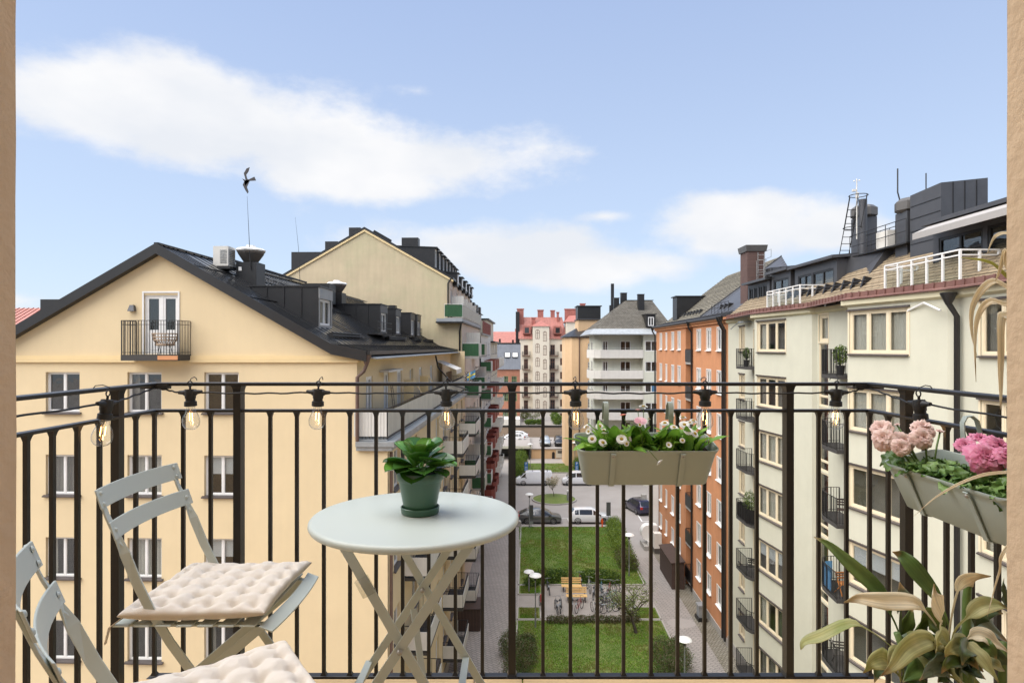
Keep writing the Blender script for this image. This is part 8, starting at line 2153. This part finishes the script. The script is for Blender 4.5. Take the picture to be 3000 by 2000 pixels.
# ------------------------------------------------------------------ large leafy plant at the lower right
M_cl = {'g': leaf_mat("cane_leaf_green", (.08, .14, .03), (.15, .21, .05), .36, .2, .5, 12), 'd': leaf_mat("cane_leaf_dark", (.05, .085, .03), (.09, .13, .05), .34, .15, .5, 12), 'y': leaf_mat("cane_leaf_yellowing", (.40, .44, .16), (.66, .62, .34), .5, .4, .4, 10), 't': leaf_mat("cane_leaf_dry", (.84, .74, .54), (.90, .84, .68), .7, .45, .3, 12), 'b': leaf_mat("cane_leaf_bluegreen", (.14, .19, .13), (.22, .27, .19), .35, .15, .5, 12)}
def veins(m, tip):
    """streaks along the blade and a dried tip, laid along the leaf's own length"""
    nt = m.node_tree; N = nt.nodes; L = nt.links; b = N["Principled BSDF"]; src = b.inputs["Base Color"].links[0].from_socket
    uv = N.new("ShaderNodeTexCoord"); mp = N.new("ShaderNodeMapping"); mp.inputs["Scale"].default_value = (16, 1.6, 1); L.new(uv.outputs["UV"], mp.inputs[0])
    oi = N.new("ShaderNodeObjectInfo"); ad = N.new("ShaderNodeVectorMath"); ad.operation = 'ADD'; L.new(mp.outputs[0], ad.inputs[0]); L.new(oi.outputs["Random"], ad.inputs[1])
    n = N.new("ShaderNodeTexNoise"); n.inputs["Scale"].default_value = 1.0; n.inputs["Detail"].default_value = 3; L.new(ad.outputs[0], n.inputs["Vector"])
    mr = N.new("ShaderNodeMapRange"); mr.inputs["From Min"].default_value = .3; mr.inputs["From Max"].default_value = .7; mr.inputs["To Min"].default_value = .78; mr.inputs["To Max"].default_value = 1.2; L.new(n.outputs["Fac"], mr.inputs["Value"])
    mx = N.new("ShaderNodeMix"); mx.data_type = 'RGBA'; mx.blend_type = 'MULTIPLY'; mx.inputs[0].default_value = 1; L.new(src, mx.inputs[6]); L.new(mr.outputs[0], mx.inputs[7])
    sp = N.new("ShaderNodeSeparateXYZ"); L.new(uv.outputs["UV"], sp.inputs[0])
    n2 = N.new("ShaderNodeTexNoise"); n2.inputs["Scale"].default_value = 25; L.new(uv.outputs["Object"], n2.inputs["Vector"])
    a2 = N.new("ShaderNodeMath"); a2.operation = 'MULTIPLY_ADD'; a2.inputs[1].default_value = .45; L.new(n2.outputs["Fac"], a2.inputs[0]); L.new(sp.outputs[1], a2.inputs[2])
    t = N.new("ShaderNodeMapRange"); t.inputs["From Min"].default_value = 1.08; t.inputs["From Max"].default_value = 1.22; L.new(a2.outputs[0], t.inputs["Value"])
    m2 = N.new("ShaderNodeMix"); m2.data_type = 'RGBA'; m2.inputs[7].default_value = (*tip, 1); L.new(t.outputs[0], m2.inputs[0]); L.new(mx.outputs[2], m2.inputs[6])
    L.new(m2.outputs[2], b.inputs["Base Color"])
    for l in list(nt.links):
        if l.to_node.type == 'BSDF_TRANSLUCENT' and l.to_socket.name == 'Color': nt.links.new(m2.outputs[2], l.to_socket)
for k_, m_ in M_cl.items(): veins(m_, (.42, .30, .15) if k_ != 't' else (.5, .38, .2))
def z9(px, py, Y): return Wp(2300 + px / 3.136, 1500 + py / 3.136, Y)
def spline(ctrl, n):
    c = [Vector(p) for p in ctrl]; c = [c[0] * 2 - c[1]] + c + [c[-1] * 2 - c[-2]]; out = []; k = len(c) - 3
    for i in range(n + 1):
        t = i / n * k; j = min(int(t), k - 1); u = t - j; p0, p1_, p2_, p3 = c[j:j + 4]
        out.append(.5 * ((2 * p1_) + (-p0 + p2_) * u + (2 * p0 - 5 * p1_ + 4 * p2_ - p3) * u * u + (-p0 + 3 * p1_ - 3 * p2_ + p3) * u ** 3))
    return out
def blade(root, inv, ctrl, w, m, nrm=(0, -.4, 1), fold=.35, stalk=.25, wav=.08, tw=0.0, seed=0, n=22):
    """long leaf along world points ctrl; narrow stalk first, then the blade"""
    pts = spline([inv @ Vector(p) for p in ctrl], n); vs = []; q = random.Random(seed); ph = q.uniform(0, 6)
    for i, p in enumerate(pts):
        t = i / n; d = (pts[min(i + 1, n)] - pts[max(i - 1, 0)]).normalized()
        nn = Vector(nrm); nn = Matrix.Rotation(tw * t, 3, d) @ nn; side = d.cross(nn).normalized(); up = side.cross(d).normalized()
        if t < stalk: ww = w * .07
        else:
            s = (t - stalk) / (1 - stalk); ww = w * .5 * max(.02, (math.sin(math.pi * min(.99, s ** .62)) ** 1.05)) + w * .02
        for s_ in (-1, -.6, -.2, 0, .2, .6, 1):
            vs.append(p + side * ww * s_ + up * (abs(s_) * ww * fold + ww * wav * math.sin(t * 19 + ph + s_ * 1.3) * abs(s_)))
    fs = [(i * 7 + j, (i + 1) * 7 + j, (i + 1) * 7 + j + 1, i * 7 + j + 1) for i in range(n) for j in range(6)]
    o = MB().add(vs, fs).build("leaf", M_cl[m], root, 180, fix=False)
    uv = o.data.uv_layers.new(name="blade"); vi = np.zeros(len(o.data.loops), dtype=np.int32); o.data.loops.foreach_get("vertex_index", vi)
    uv.data.foreach_set("uv", np.stack([(vi % 7) / 6.0, (vi // 7) / n], 1).astype(np.float32).ravel())
    so = o.modifiers.new("thick", 'SOLIDIFY'); so.thickness = .0006
    return o
PB = Vector((.98, 1.34, DK)); cpn = thing("dracaena_plant", "large dracaena with green and drying leaves below the side planter", "potted plant", PB); inv = Matrix.Translation(-PB)
MB().lathe([(.001, 0), (.10, 0), (.105, .01), (.13, .22), (.135, .225), (.135, .25), (.125, .25), (.12, .22), (.001, .215)], 40).build("pot", M_pot, cpn, 45)
MB().lathe([(.12, .216), (.001, .222)], 24).build("soil", M_soil, cpn)
canes = [((0, 0, .2), (.0, .0, .42), (-.005, .0, .62), (.0, .0, .70)), ((-.04, .03, .2), (-.08, .03, .4), (-.13, .04, .56)), ((.05, -.02, .2), (.07, .0, .4), (.09, .02, .55))]
for c in canes: MB().tube(spline(c, 8), [.012 - .0006 * i for i in range(9)], 8).build("cane", M_stem, cpn, 180)
def cx(px, py, Y): return z9(px, py, Y)
LV = [  # control points read at plausible depths: from cane outwards
    ([(1480, 1300, 1.34), (1420, 1060, 1.30), (1430, 980, 1.27), (1350, 800, 1.24), (1365, 655, 1.24)], .095, 't', (0, -1, .15), .5),
    ([(1500, 1150, 1.34), (1490, 1000, 1.34), (1400, 800, 1.36), (1180, 520, 1.38), (1060, 390, 1.40), (985, 360, 1.40)], .075, 'g', (.3, -1, .4), .35),
    ([(1500, 1180, 1.34), (1520, 1000, 1.33), (1570, 760, 1.32), (1620, 640, 1.3), (1720, 585, 1.29), (1890, 585, 1.3)], .07, 't', (-.3, -.9, .4), .45),
    ([(1450, 1150, 1.34), (1330, 960, 1.32), (1180, 830, 1.31), (900, 815, 1.33), (680, 790, 1.35), (540, 825, 1.36)], .075, 't', (.05, -.8, .6), .3),
    ([(1060, 1250, 1.40), (1040, 1100, 1.41), (960, 920, 1.42), (850, 720, 1.43), (560, 450, 1.46), (400, 300, 1.48), (265, 225, 1.5)], .072, 'g', (.4, -.9, .3), .32),
    ([(1060, 1300, 1.4), (1050, 1150, 1.39), (1060, 900, 1.38), (1060, 780, 1.36), (1050, 640, 1.36)], .10, 'b', (0, -1, .1), .5),
    ([(1060, 1320, 1.4), (980, 1240, 1.37), (780, 1090, 1.35), (600, 1030, 1.36), (330, 1150, 1.37), (180, 1200, 1.37), (145, 1260, 1.37)], .065, 'y', (.1, -.6, .8), .42),
    ([(1470, 1300, 1.34), (1380, 1200, 1.30), (1280, 1170, 1.27), (1120, 1250, 1.24), (1000, 1400, 1.23), (880, 1500, 1.22)], .085, 'y', (-.3, -.8, .5), .25),
    ([(1500, 1200, 1.34), (1420, 1080, 1.33), (1300, 960, 1.33), (1180, 1090, 1.34), (1120, 1180, 1.35)], .10, 'g', (.3, -.9, .3), .2),
    ([(1500, 1250, 1.34), (1560, 1080, 1.31), (1680, 960, 1.29), (1800, 870, 1.28), (1950, 850, 1.29), (2060, 900, 1.3)], .07, 'y', (0, -.7, .7), .4),
    ([(1500, 1220, 1.34), (1600, 1100, 1.36), (1750, 1020, 1.38), (1900, 1090, 1.39), (2050, 1200, 1.4)], .085, 'b', (0, -.8, .6), .3),
    ([(1500, 1300, 1.33), (1600, 1200, 1.29), (1720, 1280, 1.26), (1850, 1420, 1.24), (1960, 1560, 1.23)], .085, 'y', (.2, -.8, .5), .25),
    ([(1520, 1350, 1.34), (1650, 1180, 1.33), (1780, 1130, 1.32), (1920, 1200, 1.31), (2060, 1290, 1.31)], .075, 't', (0, -.7, .7), .35),
    ([(1480, 1350, 1.33), (1400, 1300, 1.30), (1300, 1260, 1.29), (1150, 1290, 1.28)], .08, 'd', (0, -.8, .6), .2),
    ([(1480, 1400, 1.33), (1420, 1380, 1.28), (1330, 1420, 1.24), (1230, 1540, 1.21)], .09, 'b', (-.2, -.9, .5), .2),
    ([(1500, 1420, 1.33), (1580, 1320, 1.30), (1680, 1330, 1.28), (1780, 1440, 1.26)], .085, 'd', (.2, -.9, .5), .2),
    ([(1060, 1330, 1.4), (1000, 1370, 1.36), (920, 1390, 1.33), (850, 1450, 1.31), (820, 1560, 1.3)], .075, 'd', (-.2, -.9, .5), .25),
    ([(1060, 1300, 1.4), (1130, 1200, 1.38), (1190, 1330, 1.35), (1200, 1450, 1.33)], .085, 'd', (.2, -.9, .4), .2),
    ([(1060, 1280, 1.4), (1070, 1120, 1.4), (1130, 980, 1.4), (1170, 870, 1.41)], .07, 'g', (.5, -.9, .2), .2),
    ([(1700, 1250, 1.36), (1740, 1060, 1.36), (1780, 930, 1.36), (1880, 900, 1.36), (2000, 930, 1.36)], .08, 'd', (0, -.8, .6), .3),
    ([(1700, 1300, 1.36), (1820, 1280, 1.34), (1950, 1330, 1.32), (2080, 1400, 1.31)], .085, 'd', (0, -.8, .6), .2),
    ([(1480, 1450, 1.33), (1540, 1500, 1.27), (1620, 1560, 1.22)], .08, 'y', (0, -.8, .6), .2),
    ([(1100, 1400, 1.38), (1150, 1450, 1.33), (1120, 1540, 1.28)], .08, 'b', (0, -.9, .5), .2),
    ([(2050, 900, 1.30), (2010, 780, 1.30), (1990, 690, 1.30), (2010, 600, 1.3)], .05, 'd', (0, -1, .1), .1),
    ([(1300, 1500, 1.33), (1250, 1440, 1.3), (1180, 1480, 1.27), (1080, 1560, 1.25)], .085, 'g', (0, -.8, .6), .2),
    ([(1500, 1500, 1.33), (1440, 1480, 1.29), (1400, 1560, 1.25)], .08, 'd', (0, -.8, .6), .2)]
for i, (cp, w, m, nr, stk) in enumerate(LV): blade(cpn, inv, [cx(*p) for p in cp], w * .47, m, nr, .42, stk, .16, random.Random(i).uniform(-.9, .9), i)
# more foliage low in the clump
qx = random.Random(77)
for i in range(26):
    px0 = qx.choice([1060, 1480, 1500, 1700]); py0 = qx.uniform(1320, 1560); a = qx.uniform(-2.6, .4); Ln = qx.uniform(260, 430); yb = 1.34
    y1_ = yb + qx.uniform(-.16, .10)
    pts_ = [(px0, py0, yb), (px0 + Ln * .4 * math.cos(a), py0 + Ln * .55 * math.sin(a) - 30, (yb + y1_) / 2), (px0 + Ln * .75 * math.cos(a), py0 + Ln * .6 * math.sin(a), y1_), (px0 + Ln * math.cos(a), py0 + Ln * .45 * math.sin(a) + 60, y1_)]
    blade(cpn, inv, [cx(*p) for p in pts_], qx.uniform(.03, .042), qx.choice(['g', 'g', 'd', 'b', 'y', 'y']), (qx.uniform(-.3, .3), -.8, .55), .42, .12, .14, qx.uniform(-.7, .7), i + 100)
# taller strappy plant whose pale blades arch in from behind the right jamb
SB = Vector((1.13, 1.22, DK)); spn = thing("strappy_plant", "tall plant with arching yellow-green strap leaves beside the right jamb", "potted plant", SB); inv = Matrix.Translation(-SB)
MB().lathe([(.001, 0), (.08, 0), (.085, .01), (.10, .2), (.105, .205), (.105, .225), (.095, .225), (.09, .2), (.001, .195)], 36).build("pot", M_pot, spn, 45)
MB().tube([(0, 0, .19), (.01, 0, .6), (.0, .01, 1.0), (.005, .01, 1.36)], [.014, .012, .011, .009], 8).build("cane", M_bark, spn, 180)
M_cl['s'] = leaf_mat("strap_leaf_yellowgreen", (.36, .36, .05), (.5, .46, .12), .45, .35, .4, 20)
top = SB + Vector((.005, .01, 1.33))
for i, (pts_, w, m) in enumerate((
        ([(3080, 860, 1.22), (2985, 830, 1.24), (2900, 772, 1.25), (2815, 755, 1.26)], .026, 's'),
        ([(3060, 840, 1.22), (2965, 800, 1.2), (2945, 735, 1.2), (2925, 800, 1.2), (2915, 825, 1.2)], .016, 't'),
        ([(3060, 820, 1.22), (2990, 700, 1.24), (2920, 690, 1.25), (2890, 745, 1.26)], .014, 't'),
        ([(3060, 880, 1.22), (2985, 850, 1.22), (2905, 826, 1.22), (2850, 890, 1.22), (2845, 970, 1.22), (2862, 1045, 1.22)], .020, 't'),
        ([(3060, 900, 1.22), (2975, 890, 1.2), (2900, 883, 1.2), (2862, 930, 1.2), (2855, 1010, 1.2), (2859, 1118, 1.2)], .018, 't'),
        ([(3040, 930, 1.2), (2965, 918, 1.18), (2930, 935, 1.17), (2928, 1050, 1.17), (2930, 1150, 1.17), (2931, 1200, 1.17)], .024, 't'),
        ([(3060, 1400, 1.16), (2950, 1383, 1.15), (2850, 1400, 1.14), (2750, 1450, 1.13), (2676, 1512, 1.12)], .012, 't'),
        ([(3010, 1500, 1.15), (2960, 1590, 1.13), (2925, 1680, 1.12), (2892, 1805, 1.11)], .012, 't'),
        ([(3100, 840, 1.22), (3200, 700, 1.2), (3280, 760, 1.15)], .024, 's'), ([(3100, 840, 1.22), (3220, 820, 1.3), (3300, 980, 1.35)], .024, 's'), ([(3080, 840, 1.22), (3150, 680, 1.1), (3200, 720, 1.0)], .022, 's'))):
    cps = [Wp(*p) for p in pts_]; cps[0] = top if i not in (6, 7) else SB + Vector((0, .0, .95))
    blade(spn, inv, cps, w * (.5 if i in (6, 7) else .72), m, (.2, -.8, .5), .4, .02, .04, .2, i, 26)
